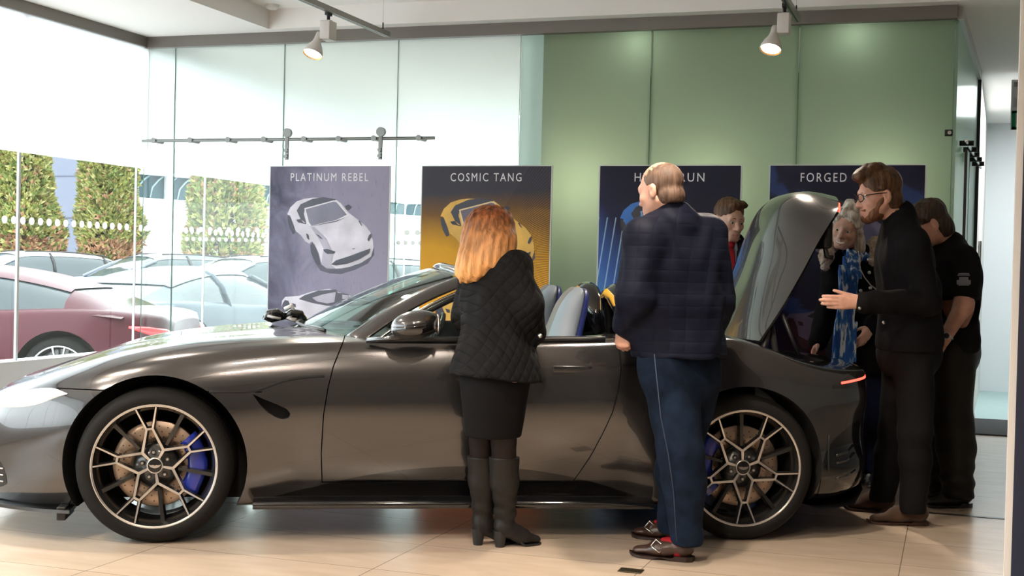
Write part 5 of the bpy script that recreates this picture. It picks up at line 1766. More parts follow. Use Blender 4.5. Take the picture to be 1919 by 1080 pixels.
# ------------------------------------------------------------------ man in a navy quilted jacket, seen from behind
def build_navy_jacket_man():
    f = dir3(-0.66, 0.75)
    z0 = 5.72
    g = Figure('man in a navy quilted jacket and blue jeans, back turned, hand on the car door', z0,
               dict(Hd=(1237, 357, 0.02), N=(1258, 412, 0.03), ShL=(1206, 446, -0.15), ShR=(1326, 440, 0.15), ElL=(1190, 556, -0.19), WrL=(1174, 612, -0.06),
                    ElR=(1344, 565, 0.13), WrR=(1325, 640, 0.25), P=(1272, 680, 0.03), HpL=(1256, 716, -0.025), HpR=(1300, 716, 0.10),
                    KnL=(1276, 845, -0.10), KnR=(1274, 835, 0.13), AnL=(1288, 1005, -0.05), AnR=(1262, 985, 0.26)),
               f, dir3(-0.74, 0.62, -0.22), (0, 0, 1), 0.240, 1.12)
    J = g.J
    hL = floor_at(1299, 1053); tL = floor_at(1180, 1041); hR = floor_at(1282, 1016); tR = floor_at(1183, 1006)
    curl = dict(curl=(60, 65, 70, 70), size=1.0, thumb_out=30, thumb_curl=25)
    hd = (J['WrL'], dir3(-0.15, 0.25, -0.95), dir3(0.5, 0.75, 0.1), dir3(-0.8, 0.5, -0.2), curl)
    g.body(SKIN_B, LIP, [hd, (J['WrR'], dir3(-0.5, 0.5, -0.5), dir3(-0.5, -0.5), dir3(-0.5, 0.6), dict(curl=(40, 40, 40, 40)))], [('L', hL, tL), ('R', hR, tR)])
    # jeans
    F = g.field(['P', 'HpL', 'HpR', 'KnL', 'KnR', 'AnL', 'AnR'], [], 0.22)
    F.cap(J['P'] + UP * 0.10, J['P'] - UP * 0.06, 0.140, 0.160, 0.03, squash=(g.tf, 0.88))
    F.cap(J['P'] - g.s * 0.082 - UP * 0.01, J['P'] + g.s * 0.082 - UP * 0.01, 0.148, None, 0.03, squash=(g.tf, 0.86))
    for s in 'LR': g.leg(F, s, 0.010, r=(0.100, 0.078, 0.060), k=0.035)
    F.ripple(folds(11, 0.006, 19))
    F.cut(at(1290, 1022, z0 - 0.05), (0, 0, -1), 0.006, (J['AnL'], 0.2))
    F.cut(at(1262, 1000, z0 + 0.26), (0, 0, -1), 0.006, (J['AnR'], 0.14))
    j = F.build('jeans', g.root, M_DENIM, g.o)
    mb = MB()
    mb.tube([tuple(at(x, y, z0 - q) - g.o) for x, y, q in ((1226, 664, 0.17), (1238, 780, 0.20), (1252, 850, 0.195), (1262, 920, 0.165), (1268, 1015, 0.14))], 0.0022, mat('pale_stitching', (0.035, 0.05, 0.085), 0.8), seg=5)
    mb.build('side_stitching', j)
    # quilted jacket
    F = g.field(['N', 'ShL', 'ShR', 'ElL', 'ElR', 'WrL', 'WrR', 'P'], [J['P'] - UP * 0.1], 0.27)
    g.torso(F, 0.018, 0.07, belly=0.03, lower=False)
    F.cap(J['P'] + UP * 0.22, J['P'] + UP * 0.0, 0.192, 0.196, 0.06, squash=(g.tf, 0.92))
    F.cap(J['P'] + UP * 0.05, J['P'] - UP * 0.05, 0.200, 0.220, 0.05, squash=(g.tf, 0.97))
    F.cap(J['N'] - UP * 0.03, J['N'] + UP * 0.045 + f * 0.01, 0.098, 0.084, 0.03)
    F.cut(at(1272, 668, z0), nv(-UP + 0.02 * FLAT_R), 0.008)
    F.cap(J['N'] + UP * 0.03 + f * 0.03, J['N'] + UP * 0.20 + f * 0.05, 0.066, 0.062, 0.004, 'sub')
    F.cut(J['N'] + UP * 0.062, nv(UP + 0.25 * f), 0.006, (J['N'] + UP * 0.08, 0.12))
    for s in 'LR': g.arm(F, s, 0.020, r=(0.058, 0.054, 0.046), to=0.96)
    F.ripple(folds(21, 0.005, 30))
    zs = at(1272, 500, z0)[2]
    F.ripple(lambda X, Y, Z: 0.0012 * np.abs(np.sin((Z - zs) * 62)) ** 0.5 * -1.0)
    F.build('quilted_jacket', g.root, M_NAVYQUILT, g.o)
    # shoes, socks, strap with buckle
    for sd, h_, t_ in (('L', hL, tL), ('R', hR, tR)):
        sh = g.shoe('shoe', h_, t_, M_BROWNL, mat('dark_sole', (0.02, 0.009, 0.006), 0.5), hgt=0.070, heel_h=0.026, width=0.047)
        dd = nv(np.array(t_) - np.array(h_)); nn = np.array([dd[1], -dd[0], 0]) * (1 if (np.array([dd[1], -dd[0], 0]) @ FLAT_F) < 0 else -1)
        c = np.array(h_) + dd * 0.150
        st = MB(); st.tube([tuple(c + nn * x + UP * z - g.o) for x, z in ((0.044, 0.040), (0.036, 0.066), (0.018, 0.082), (0.0, 0.085), (-0.02, 0.08))], 0.010, M_BROWNL, seg=8, flat=(nn * 0.6 + UP * 0.8, 0.35))
        st.build('strap', sh)
        bk = MB(); bc = c + nn * 0.043 + UP * 0.062
        e1 = nv(dd * 0.8 + UP * 0.55); e2 = nv(np.cross(nn * 0.8 + UP * 0.5, e1))
        q = [bc + e1 * a * 0.023 + e2 * b_ * 0.018 for a, b_ in ((1, 1), (1, -1), (-1, -1), (-1, 1), (1, 1))]
        bk.tube([tuple(p - g.o) for p in q], 0.0032, M_CHROME, seg=6); bk.build('buckle', sh, 'silver buckle')
        F = g.field(['An' + sd], [np.array(h_)], 0.14)
        F.cap(np.array(h_) + dd * 0.06 + UP * 0.05, J['An' + sd] + UP * 0.06, 0.041, 0.043, 0.02)
        F.cap(np.array(h_) + dd * 0.07 + UP * 0.06, np.array(h_) + dd * 0.125 + UP * 0.066, 0.040, 0.030, 0.02)
        F.build('sock', g.root, M_RED, g.o, label='red sock')
    hm = hair_mat('short_grey_brown_hair', (0.075, 0.045, 0.031), (0.17, 0.108, 0.078), scale=60)
    g.hair('hair', hm, [('e', (0, -0.020, 0.034), (0.0770, 0.0960, 0.0815)), ('e', (0, -0.05, -0.035), (0.068, 0.058, 0.055)), ('se', (0, 0.105, 0.03), (0.10, 0.085, 0.15)), ('se', (0.085, 0.012, -0.025), (0.03, 0.034, 0.045)), ('se', (-0.085, 0.012, -0.025), (0.03, 0.034, 0.045)), ('se', (0, 0.035, 0.132), (0.034, 0.045, 0.018), 0.006)],
           cuts=(((0, -0.02, -0.072), (0, 0, -1)),), strands=strand_ripple(g, 0.0012, 260), h=0.004)
    return g


# ------------------------------------------------------------------ man in suit and red tie behind the car
def build_tie_man():
    z0 = 8.27
    g = Figure('man in a dark suit and red tie between the car and the blue banner', z0,
               dict(Hd=(1366, 412, 0.0), N=(1370, 462, 0.05), ShR=(1322, 500, 0.05), ShL=(1420, 503, 0.0), ElR=(1308, 595, 0.05), WrR=(1322, 670, -0.08), ElL=(1432, 595, 0.0), WrL=(1418, 670, -0.1),
                    P=(1372, 690, 0.06), HpR=(1350, 700, 0.06), HpL=(1394, 700, 0.06), KnR=(1350, 795, 0.04), KnL=(1394, 795, 0.04), AnR=(1350, 872, 0.08), AnL=(1394, 872, 0.08)),
               dir3(0.18, -0.98), dir3(0.42, -0.88, -0.20), (0.05, 0, 1), 0.262, 1.05)
    J = g.J
    g.hs = 0.262 / 0.235
    hR, hL = [np.array([*J['An' + s][:2], 0]) - g.tf * 0.05 for s in 'RL']
    tR, tL = hR + g.tf * 0.26, hL + g.tf * 0.26
    g.body(SKIN_A, LIP, [(J['WrR'], dir3(0.1, -0.3, -0.9), dir3(0.9, 0, 0), dir3(0.1, -0.9, 0)), (J['WrL'], dir3(0, -0.3, -0.9), dir3(-0.9, 0, 0), dir3(0, -0.9, 0))], [('L', hL, tL), ('R', hR, tR)], h=0.0048, jaw=1.05)
    F = g.field(['P', 'HpL', 'HpR', 'KnL', 'KnR', 'AnL', 'AnR'], [], 0.2, 0.007)
    F.cap(J['P'] + UP * 0.06, J['P'] - UP * 0.04, 0.15, 0.16, 0.03, squash=(g.tf, 0.85))
    for s in 'LR': g.leg(F, s, 0.014, r=(0.092, 0.068, 0.054))
    F.cut((0, 0, 0.03), (0, 0, -1)); F.build('trousers', g.root, M_CHARCOAL, g.o)
    for s, a, b in (('L', hL, tL), ('R', hR, tR)): g.shoe('shoe', a, b, M_BLACK)
    # shirt with collar
    F = g.field(['N', 'ShL', 'ShR', 'P'], [], 0.2, 0.0048)
    g.torso(F, 0.0, 0.05)
    F.cap(J['N'] - UP * 0.01, J['N'] + UP * 0.042 + g.tf * 0.008, 0.070, 0.066, 0.02)
    F.cut(J['N'] + UP * 0.040, nv(UP - 0.45 * g.tf), 0.005, (J['N'] + UP * 0.05, 0.12))
    F.cap(J['N'] + UP * 0.03, J['N'] + UP * 0.15, 0.058, 0.058, 0.003, 'sub')
    F.build('shirt', g.root, mat('blue_grey_shirt', (0.26, 0.29, 0.36), 0.8), g.o)
    mb = MB()
    nb = J['N'] + g.tf * 0.072 + UP * 0.012
    for s in (1, -1):
        q = [nb + UP * 0.024 + g.s * s * 0.006, nb + UP * 0.040 + g.s * s * 0.05 - g.tf * 0.03, nb + g.s * s * 0.060 - g.tf * 0.012 - UP * 0.02, nb + g.s * s * 0.034 + g.tf * 0.016 - UP * 0.042]
        mb.add([tuple(p - g.o) for p in q] + [tuple(p - g.o + g.tf * 0.006) for p in q], [(0, 1, 2, 3), (7, 6, 5, 4), (0, 4, 5, 1), (1, 5, 6, 2), (2, 6, 7, 3), (3, 7, 4, 0)], MATS['blue_grey_shirt'])
    mb.build('shirt_collar', g.root)
    tb = MB()
    kn = nb + g.tf * 0.012
    tb.tube([tuple(kn + UP * 0.020 - g.o), tuple(kn - UP * 0.012 + g.tf * 0.006 - g.o), tuple(kn - UP * 0.024 + g.tf * 0.006 - g.o)], [0.024, 0.020, 0.015], M_RED, seg=10, flat=(g.tf, 0.5))
    tb.tube([tuple(kn + g.tf * a - UP * b - g.o) for a, b in ((0.004, 0.02), (0.022, 0.08), (0.045, 0.16), (0.055, 0.26), (0.055, 0.38))], [0.015, 0.024, 0.032, 0.038, 0.042], M_RED, seg=10, flat=(g.tf, 0.16))
    tb.build('tie', g.root, 'red tie')
    F = g.field(['N', 'ShL', 'ShR', 'ElL', 'ElR', 'WrL', 'WrR', 'P'], [], 0.24, 0.006)
    g.torso(F, 0.020, 0.06)
    F.cap(J['N'] - UP * 0.03, J['N'] + UP * 0.028 - g.tf * 0.012, 0.090, 0.078, 0.03)
    c0 = J['N'] + g.tf * 0.17
    F.ell(c0 - UP * 0.06, (0.052, 0.15, 0.19), np.stack([g.s, g.tf, UP], 1), 0.012, 'sub')
    F.cap(J['N'] + UP * 0.02, J['N'] + UP * 0.15 + g.tf * 0.02, 0.068, 0.07, 0.006, 'sub')
    for s in 'LR': g.arm(F, s, 0.016, to=0.97)
    F.cut(J['P'] - UP * 0.14, (0, 0, -1)); F.ripple(folds(4, 0.004, 22))
    F.build('suit_jacket', g.root, mat('black_suiting', (0.008, 0.008, 0.010), 0.85, spec=0.12), g.o)
    hm = hair_mat('short_brown_hair', (0.055, 0.028, 0.014), (0.15, 0.080, 0.040), scale=80)
    g.hair('hair', hm, [('e', (0, -0.014, 0.044), (0.079, 0.097, 0.086)), ('e', (0.01, 0.060, 0.098), (0.056, 0.034, 0.026)), ('e', (-0.02, 0.068, 0.094), (0.040, 0.026, 0.020)), ('e', (0, -0.05, -0.02), (0.070, 0.055, 0.06)), ('se', (0, 0.130, 0.014), (0.072, 0.080, 0.076)), ('se', (0.09, 0.030, -0.035), (0.035, 0.062, 0.058)), ('se', (-0.09, 0.030, -0.035), (0.035, 0.062, 0.058))],
           cuts=(((0, -0.02, -0.055), (0, 0, -1)),), strands=strand_ripple(g, 0.0022, 170), h=0.004)
    g.brows(hm)
    return g


# ------------------------------------------------------------------ smiling older woman with blue scarf
def build_scarf_woman():
    z0 = 7.85
    g = Figure('smiling grey haired woman in a black coat with a long blue scarf behind the car', z0,
               dict(Hd=(1587, 428, -0.02), N=(1602, 478, 0.06), ShR=(1565, 508, 0.05), ShL=(1650, 508, 0.10), ElR=(1548, 590, 0.02), WrR=(1533, 643, -0.10), ElL=(1664, 585, 0.10), WrL=(1634, 612, -0.12),
                    P=(1612, 650, 0.10), HpR=(1594, 660, 0.10), HpL=(1634, 660, 0.10), KnR=(1602, 775, 0.08), KnL=(1640, 775, 0.08), AnR=(1612, 872, 0.10), AnL=(1648, 878, 0.02)),
               dir3(-0.30, -0.95), dir3(-0.50, -0.84, -0.16), dir3(0.22, 0, 0.97), 0.245, 0.95)
    J = g.J
    fd = dir3(-0.5, -0.85)
    hR, hL = [np.array([*J['An' + s][:2], 0]) - fd * 0.05 for s in 'RL']
    tR, tL = hR + fd * 0.23, hL + fd * 0.23
    g.body(SKIN_A, LIP, [(J['WrR'], dir3(-0.35, -0.35, -0.55), dir3(0.1, -0.6, -0.75), dir3(0.8, -0.2, 0), dict(size=0.92, curl=(16, 16, 18, 22))), (J['WrL'], dir3(-0.55, -0.2, -0.75), dir3(-0.3, 0.9, 0), dir3(-0.7, -0.3, 0.6), dict(size=0.92, curl=(12, 14, 16, 20)))], [('L', hL, tL), ('R', hR, tR)], h=0.0046, smile=1.0, jaw=0.95)
    tm = MB()
    tm.grid([[tuple(g.hp(x, 0.0940 - 8 * x * x, z + 10 * x * x) - g.o) for x in np.linspace(-0.024, 0.024, 9)] for z in (-0.0692, -0.0735, -0.0780)], mat('teeth_white', (0.75, 0.72, 0.66), 0.3), True); tm.build('teeth', g.root)
    F = g.field(['P', 'HpL', 'HpR', 'KnL', 'KnR', 'AnL', 'AnR'], [], 0.2, 0.007)
    F.cap(J['P'] + UP * 0.06, J['P'] - UP * 0.04, 0.15, 0.16, 0.03, squash=(g.tf, 0.85))
    for s in 'LR': g.leg(F, s, 0.010, r=(0.092, 0.066, 0.060))
    F.cut((0, 0, 0.05), (0, 0, -1)); F.ripple(folds(8, 0.004, 20)); F.build('jeans', g.root, M_NAVYDENIM, g.o)
    for s, a, b in (('L', hL, tL), ('R', hR, tR)): g.shoe('shoe', a, b, mat('navy_shoe_leather', (0.012, 0.014, 0.03), 0.4), width=0.04)
    F = g.field(['N', 'ShL', 'ShR', 'ElL', 'ElR', 'WrL', 'WrR', 'P'], [J['P'] - UP * 0.2], 0.25, 0.0055)
    g.torso(F, 0.022, 0.06)
    F.cap(J['P'] + UP * 0.05, J['P'] - UP * 0.16, 0.172, 0.185, 0.05, squash=(g.tf, 0.82))
    F.cap(J['N'] - UP * 0.03, J['N'] + UP * 0.02, 0.088, 0.080, 0.03)
    for s in 'LR': g.arm(F, s, 0.018, r=(0.056, 0.050, 0.044), to=0.95)
    F.cap(J['N'] + UP * 0.0, J['N'] + UP * 0.15, 0.062, 0.075, 0.006, 'sub')
    F.cut(J['P'] - UP * 0.16, (0, 0, -1)); F.ripple(folds(14, 0.005, 24))
    co = F.build('coat', g.root, M_BLKCLOTH, g.o)
    bt = MB()
    for x, y in ((1628, 487), (1629, 511), (1631, 540), (1613, 545)):
        bt = MB(); p = at(x, y, z0 - 0.19); bt.ball(tuple(p - g.o), (0.010, 0.010, 0.010), M_STEEL, 10, 6); bt.build('coat_button', co)
    pp = MB(); pp.tube([tuple(at(x, y, z0 - 0.175) - g.o) for x, y in ((1608, 470), (1612, 488), (1611, 502), (1620, 520), (1632, 535), (1645, 545))], 0.0032, mat('pale_piping', (0.5, 0.46, 0.42), 0.6), seg=5); pp.build('coat_piping', co)
    fl = MB()
    fl.ball(tuple(at(1611, 545, z0 - 0.18) - g.o), (0.012, 0.006, 0.012), M_STEEL, 10, 6)
    # fur collar, both sides of the neck
    F = Field(J['N'] - 0.36, J['N'] + 0.36, 0.006)
    for a, b, r0, r1 in (((1553, 452, 0.02), (1549, 482, -0.02), 0.036, 0.044), ((1549, 478, -0.03), (1546, 500, -0.04), 0.042, 0.026), ((1560, 455, 0.05), (1600, 475, 0.16), 0.04, 0.05), ((1600, 475, 0.16), (1640, 470, 0.12), 0.05, 0.05), ((1640, 455, 0.06), (1636, 488, -0.02), 0.040, 0.034)):
        F.cap(at(a[0], a[1], z0 + a[2]), at(b[0], b[1], z0 + b[2]), r0, r1, 0.02)
    F.ripple(lambda X, Y, Z: 0.004 * np.sin(90 * X + 3 * np.sin(50 * Z)) * np.sin(70 * Z + 2 * np.sin(60 * Y)) + 0.005 * np.sin(260 * X + 5 * np.sin(40 * Z)) * np.sin(190 * Y + 90 * Z))
    F.build('fur_collar', co, mat('tan_fur', (0.30, 0.21, 0.13), 0.95, sheen=0.4, bump=0.8, bscale=90, color2=(0.62, 0.54, 0.46), vscale=18), g.o, label='tan fur collar')
    # scarf: knot round the neck and two long tails
    sm = mat('blue_patterned_scarf', (0.008, 0.065, 0.30), 0.7, color2=(0.62, 0.72, 0.80), vscale=22, bump=0.35, bscale=40, stretch=(1.8, 1.8, 0.45))
    rp = [q for q in sm.node_tree.nodes if q.type == 'VALTORGB'][0]
    rp.color_ramp.elements[0].position = 0.44; rp.color_ramp.elements[1].position = 0.60
    e = rp.color_ramp.elements.new(0.52); e.color = (0.02, 0.14, 0.42, 1)
    F = Field(J['N'] - np.array([0.42, 0.42, 0.80]), J['N'] + np.array([0.42, 0.42, 0.2]), 0.0055)
    for k in range(14):
        a0 = 2 * math.pi * k / 14; a1 = 2 * math.pi * (k + 1) / 14
        F.cap(J['N'] + UP * (0.002 - 0.016 * math.sin(a0)) + g.s * 0.076 * math.cos(a0) + g.tf * (0.07 * math.sin(a0) + 0.02), J['N'] + UP * (0.002 - 0.016 * math.sin(a1)) + g.s * 0.076 * math.cos(a1) + g.tf * (0.07 * math.sin(a1) + 0.02), 0.024, None, 0.015)
    fr_ = -g.tf
    for pts in (((1596, 478, -0.10), (1581, 515, -0.195), (1584, 560, -0.215), (1577, 610, -0.23), (1569, 668, -0.225)), ((1602, 480, -0.10), (1600, 515, -0.20), (1594, 560, -0.225), (1592, 610, -0.24), (1591, 676, -0.235))):
        for i in range(len(pts) - 1):
            a, b = pts[i], pts[i + 1]
            F.cap(at(a[0], a[1], z0 + a[2]), at(b[0], b[1], z0 + b[2]), 0.040, 0.042 if i < 2 else 0.038, 0.012, squash=(g.tf, 0.42))
    F.ripple(lambda X, Y, Z: 0.006 * np.sin(150 * (X * FLAT_R[0] + Y * FLAT_R[1]) + 3.0 * np.sin(9 * Z)))
    F.build('scarf', g.root, sm, g.o, label='long blue and white patterned scarf')
    hm = hair_mat('grey_blonde_hair', (0.34, 0.30, 0.25), (0.72, 0.68, 0.60), scale=40)
    cur = []
    for x, y, z, r in ((0.076, -0.02, -0.05, .034), (0.086, -0.025, -0.095, .036), (0.082, -0.03, -0.14, .036), (0.06, -0.06, -0.15, .036), (-0.070, -0.03, -0.05, .028), (-0.070, -0.05, -0.10, .030), (0.0, -0.09, -0.11, .055), (0.076, 0.012, 0.0, .022), (0.070, 0.034, 0.05, .024), (-0.066, 0.03, 0.055, .022), (0.040, 0.058, 0.090, .026), (-0.005, 0.066, 0.099, .026), (-0.045, 0.052, 0.084, .024), (0.0, 0.0, 0.118, .045)):
        cur.append(('e', (x, y, z), (r, r, r * 1.25), 0.024))
    g.hair('hair', hm, [('e', (0, -0.020, 0.046), (0.084, 0.098, 0.084)), ('e', (0, -0.055, -0.04), (0.082, 0.055, 0.09))] + cur + [('se', (-0.006, 0.120, -0.02), (0.066, 0.080, 0.110), 0.008)], strands=strand_ripple(g, 0.0045, 85), h=0.0045)
    g.brows(mat('grey_brow', (0.22, 0.17, 0.13), 0.7), 0.0024)
    return g


# ------------------------------------------------------------------ bearded man with glasses, arm out
def build_glasses_man():
    z0 = 6.62
    g = Figure('bearded man with glasses in a black jacket and brown boots, arm held out', z0,
               dict(Hd=(1646, 366, 0.0), N=(1688, 418, 0.0), ShL=(1712, 460, -0.19), ShR=(1676, 452, 0.19), ElL=(1738, 566, -0.24), WrL=(1611, 566, -0.36), ElR=(1690, 560, 0.26), WrR=(1690, 640, 0.24),
                    P=(1704, 640, 0.0), HpL=(1712, 655, -0.09), HpR=(1692, 655, 0.10), KnL=(1716, 810, -0.10), KnR=(1678, 805, 0.16), AnL=(1712, 952, -0.05), AnR=(1652, 930, 0.30)),
               dir3(-0.98, -0.12), dir3(-0.97, -0.10, -0.16), (0, 0, 1), 0.255, 1.0)
    J = g.J
    hL = floor_at(1738, 985); tL = floor_at(1624, 981); hR = floor_at(1676, 960); tR = floor_at(1582, 956)
    hand = (J['WrL'], dir3(-0.98, -0.05, -0.03), dir3(-0.05, 0.97, 0.10), dir3(-0.25, 0.1, 0.95), dict(size=1.04, curl=(10, 9, 9, 10), spread=0.6, thumb_out=20, thumb_curl=2))
    g.body(SKIN_B, LIP, [hand, (J['WrR'], dir3(-0.2, 0, -0.9), dir3(0, -0.9, 0), dir3(-0.9, 0, -0.2))], [], h=0.0045, jaw=1.04)
    F = g.field(['P', 'HpL', 'HpR', 'KnL', 'KnR', 'AnL', 'AnR'], [], 0.2, 0.006)
    F.cap(J['P'] + UP * 0.08, J['P'] - UP * 0.05, 0.15, 0.165, 0.03, squash=(g.s, 1.0))
    for s in 'LR': g.leg(F, s, 0.010, r=(0.096, 0.072, 0.056), k=0.03)
    F.ripple(folds(31, 0.004, 18))
    F.cut(at(1712, 962, z0 - 0.05), (0, 0, -1), 0.006, (J['AnL'], 0.2)); F.cut(at(1652, 940, z0 + 0.3), (0, 0, -1), 0.006, (J['AnR'], 0.13))
    F.build('trousers', g.root, M_CHARCOAL, g.o)
    for sd, a, b in (('L', hL, tL), ('R', hR, tR)):
        dd = nv(b - a)
        an = a + dd * 0.06
        g.shoe('boot', a, b, M_SUEDE, mat('brown_sole', (0.05, 0.02, 0.012), 0.6), hgt=0.12, heel_h=0.026, width=0.045,
               shaft=(an + UP * 0.16, [(an + UP * 0.06, an + UP * 0.15, 0.046, 0.050), (an + UP * 0.09, a + dd * 0.15 + UP * 0.055, 0.044, 0.036)], an + UP * 0.15, (0, 0, 1)))
    F = g.field(['N', 'ShL', 'ShR', 'ElL', 'ElR', 'WrL', 'WrR', 'P'], [J['P'] - UP * 0.1], 0.24, 0.0055)
    g.torso(F, 0.018, 0.06)
    F.cap(J['P'] + UP * 0.25, J['P'] + UP * 0.0, 0.150, 0.165, 0.05, squash=(g.s, 1.05))
    F.cap(J['N'] - UP * 0.04, J['N'] + UP * 0.045 + nv(J['Hd'] - J['N']) * 0.01, 0.086, 0.070, 0.03)
    F.cut(J['P'] - UP * 0.045, (0, 0, -1), 0.008)
    F.cap(J['N'] + UP * 0.045 + g.tf * 0.02, J['N'] + UP * 0.16 + g.tf * 0.06, 0.060, 0.060, 0.004, 'sub')
    for s in 'LR': g.arm(F, s, 0.018, r=(0.056, 0.050, 0.040), to=0.93)
    F.ripple(folds(33, 0.005, 25))
    ja = F.build('jacket', g.root, M_BLKCLOTH, g.o)
    bt = MB()
    bt.ball(tuple(at(1611, 578, z0 - 0.40) - g.o), 0.008, M_STEEL, 10, 6); bt.build('cuff_stud', ja)
    bt = MB(); bt.ball(tuple(at(1656, 605, z0 - 0.17) - g.o), 0.009, M_STEEL, 10, 6); bt.build('jacket_stud', ja)
    # ring on the fourth finger
    w = J['WrL']; d = dir3(-0.98, -0.05, -0.03); th = dir3(0, 0, 1)
    rg = MB(); rg.tube([tuple(w + d * 0.108 + (th * (-0.009 + 0.0098 * math.cos(a)) + dir3(0, 1, 0) * (0.006 + 0.0098 * math.sin(a))) - g.o) for a in np.linspace(0, 2 * math.pi, 13)], 0.0016, M_CHROME, seg=5); rg.build('ring', g.root)
    gm = MB(); bl = mat('black_spectacle_frame', (0.008, 0.008, 0.009), 0.25)
    for s in (1, -1):
        c = [(s * (0.033 + 0.024 * math.cos(a)), 0.104 - 0.010 * abs(math.cos(a)) * (1 if s * math.cos(a) * s > 0 else 0.2), -0.002 + 0.018 * math.sin(a)) for a in np.linspace(0, 2 * math.pi, 21)]
        gm.tube([tuple(g.hp(*p) - g.o) for p in c], 0.0026, bl, seg=6)
        gm.tube([tuple(g.hp(*p) - g.o) for p in ((s * 0.056, 0.096, 0.006), (s * 0.072, 0.080, 0.008), (s * 0.080, 0.03, 0.008), (s * 0.082, -0.01, 0.006), (s * 0.080, -0.03, -0.006))], 0.0028, bl, seg=6)
    gm.tube([tuple(g.hp(*p) - g.o) for p in ((0.010, 0.104, 0.004), (0, 0.109, 0.006), (-0.010, 0.104, 0.004))], 0.0022, bl, seg=6)
    gm.build('glasses', g.root)
    hm = hair_mat('brown_hair', (0.040, 0.019, 0.009), (0.12, 0.060, 0.028), scale=60)
    g.hair('hair', hm, [('e', (0, -0.020, 0.048), (0.083, 0.102, 0.088)), ('e', (0, 0.055, 0.105), (0.058, 0.045, 0.034)), ('e', (0.01, 0.085, 0.098), (0.045, 0.03, 0.024)), ('e', (0, 0.01, 0.128), (0.06, 0.06, 0.028)), ('e', (0, -0.055, -0.03), (0.076, 0.056, 0.075)), ('c', (0.073, 0.012, 0.03), (0.074, 0.012, -0.03), 0.012, 0.008), ('c', (-0.073, 0.012, 0.03), (-0.074, 0.012, -0.03), 0.012, 0.008),
                        ('se', (0, 0.135, 0.005), (0.085, 0.085, 0.082), 0.006), ('se', (0.09, 0.020, -0.030), (0.032, 0.045, 0.056)), ('se', (-0.09, 0.020, -0.030), (0.032, 0.045, 0.056))],
           cuts=(((0, -0.02, -0.075), (0, 0, -1)),), strands=strand_ripple(g, 0.004, 95), h=0.0042)
    bm = hair_mat('brown_beard', (0.11, 0.045, 0.022), (0.22, 0.10, 0.05), scale=120)
    g.hair('beard', bm, [('e', (0, 0.028, -0.070), (0.0585, 0.0560, 0.050)), ('e', (0, 0.064, -0.098), (0.036, 0.032, 0.030)), ('c', (0.067, 0.006, -0.012), (0.030, 0.060, -0.096), 0.0145, 0.021), ('c', (-0.067, 0.006, -0.012), (-0.030, 0.060, -0.096), 0.0145, 0.021), ('c', (-0.026, 0.084, -0.0615), (0.0, 0.091, -0.0565), 0.0075, 0.0085), ('c', (0.026, 0.084, -0.0615), (0.0, 0.091, -0.0565), 0.0075, 0.0085),
                         ('se', (0, 0.098, -0.073), (0.022, 0.024, 0.009), 0.003), ('se', (0, 0.085, -0.010), (0.070, 0.075, 0.048), 0.006)],
           cuts=(((0, 0.05, -0.033), (0, 0.42, 0.907)),), strands=strand_ripple(g, 0.0015, 240), h=0.0042)
    g.brows(hm)
    return g


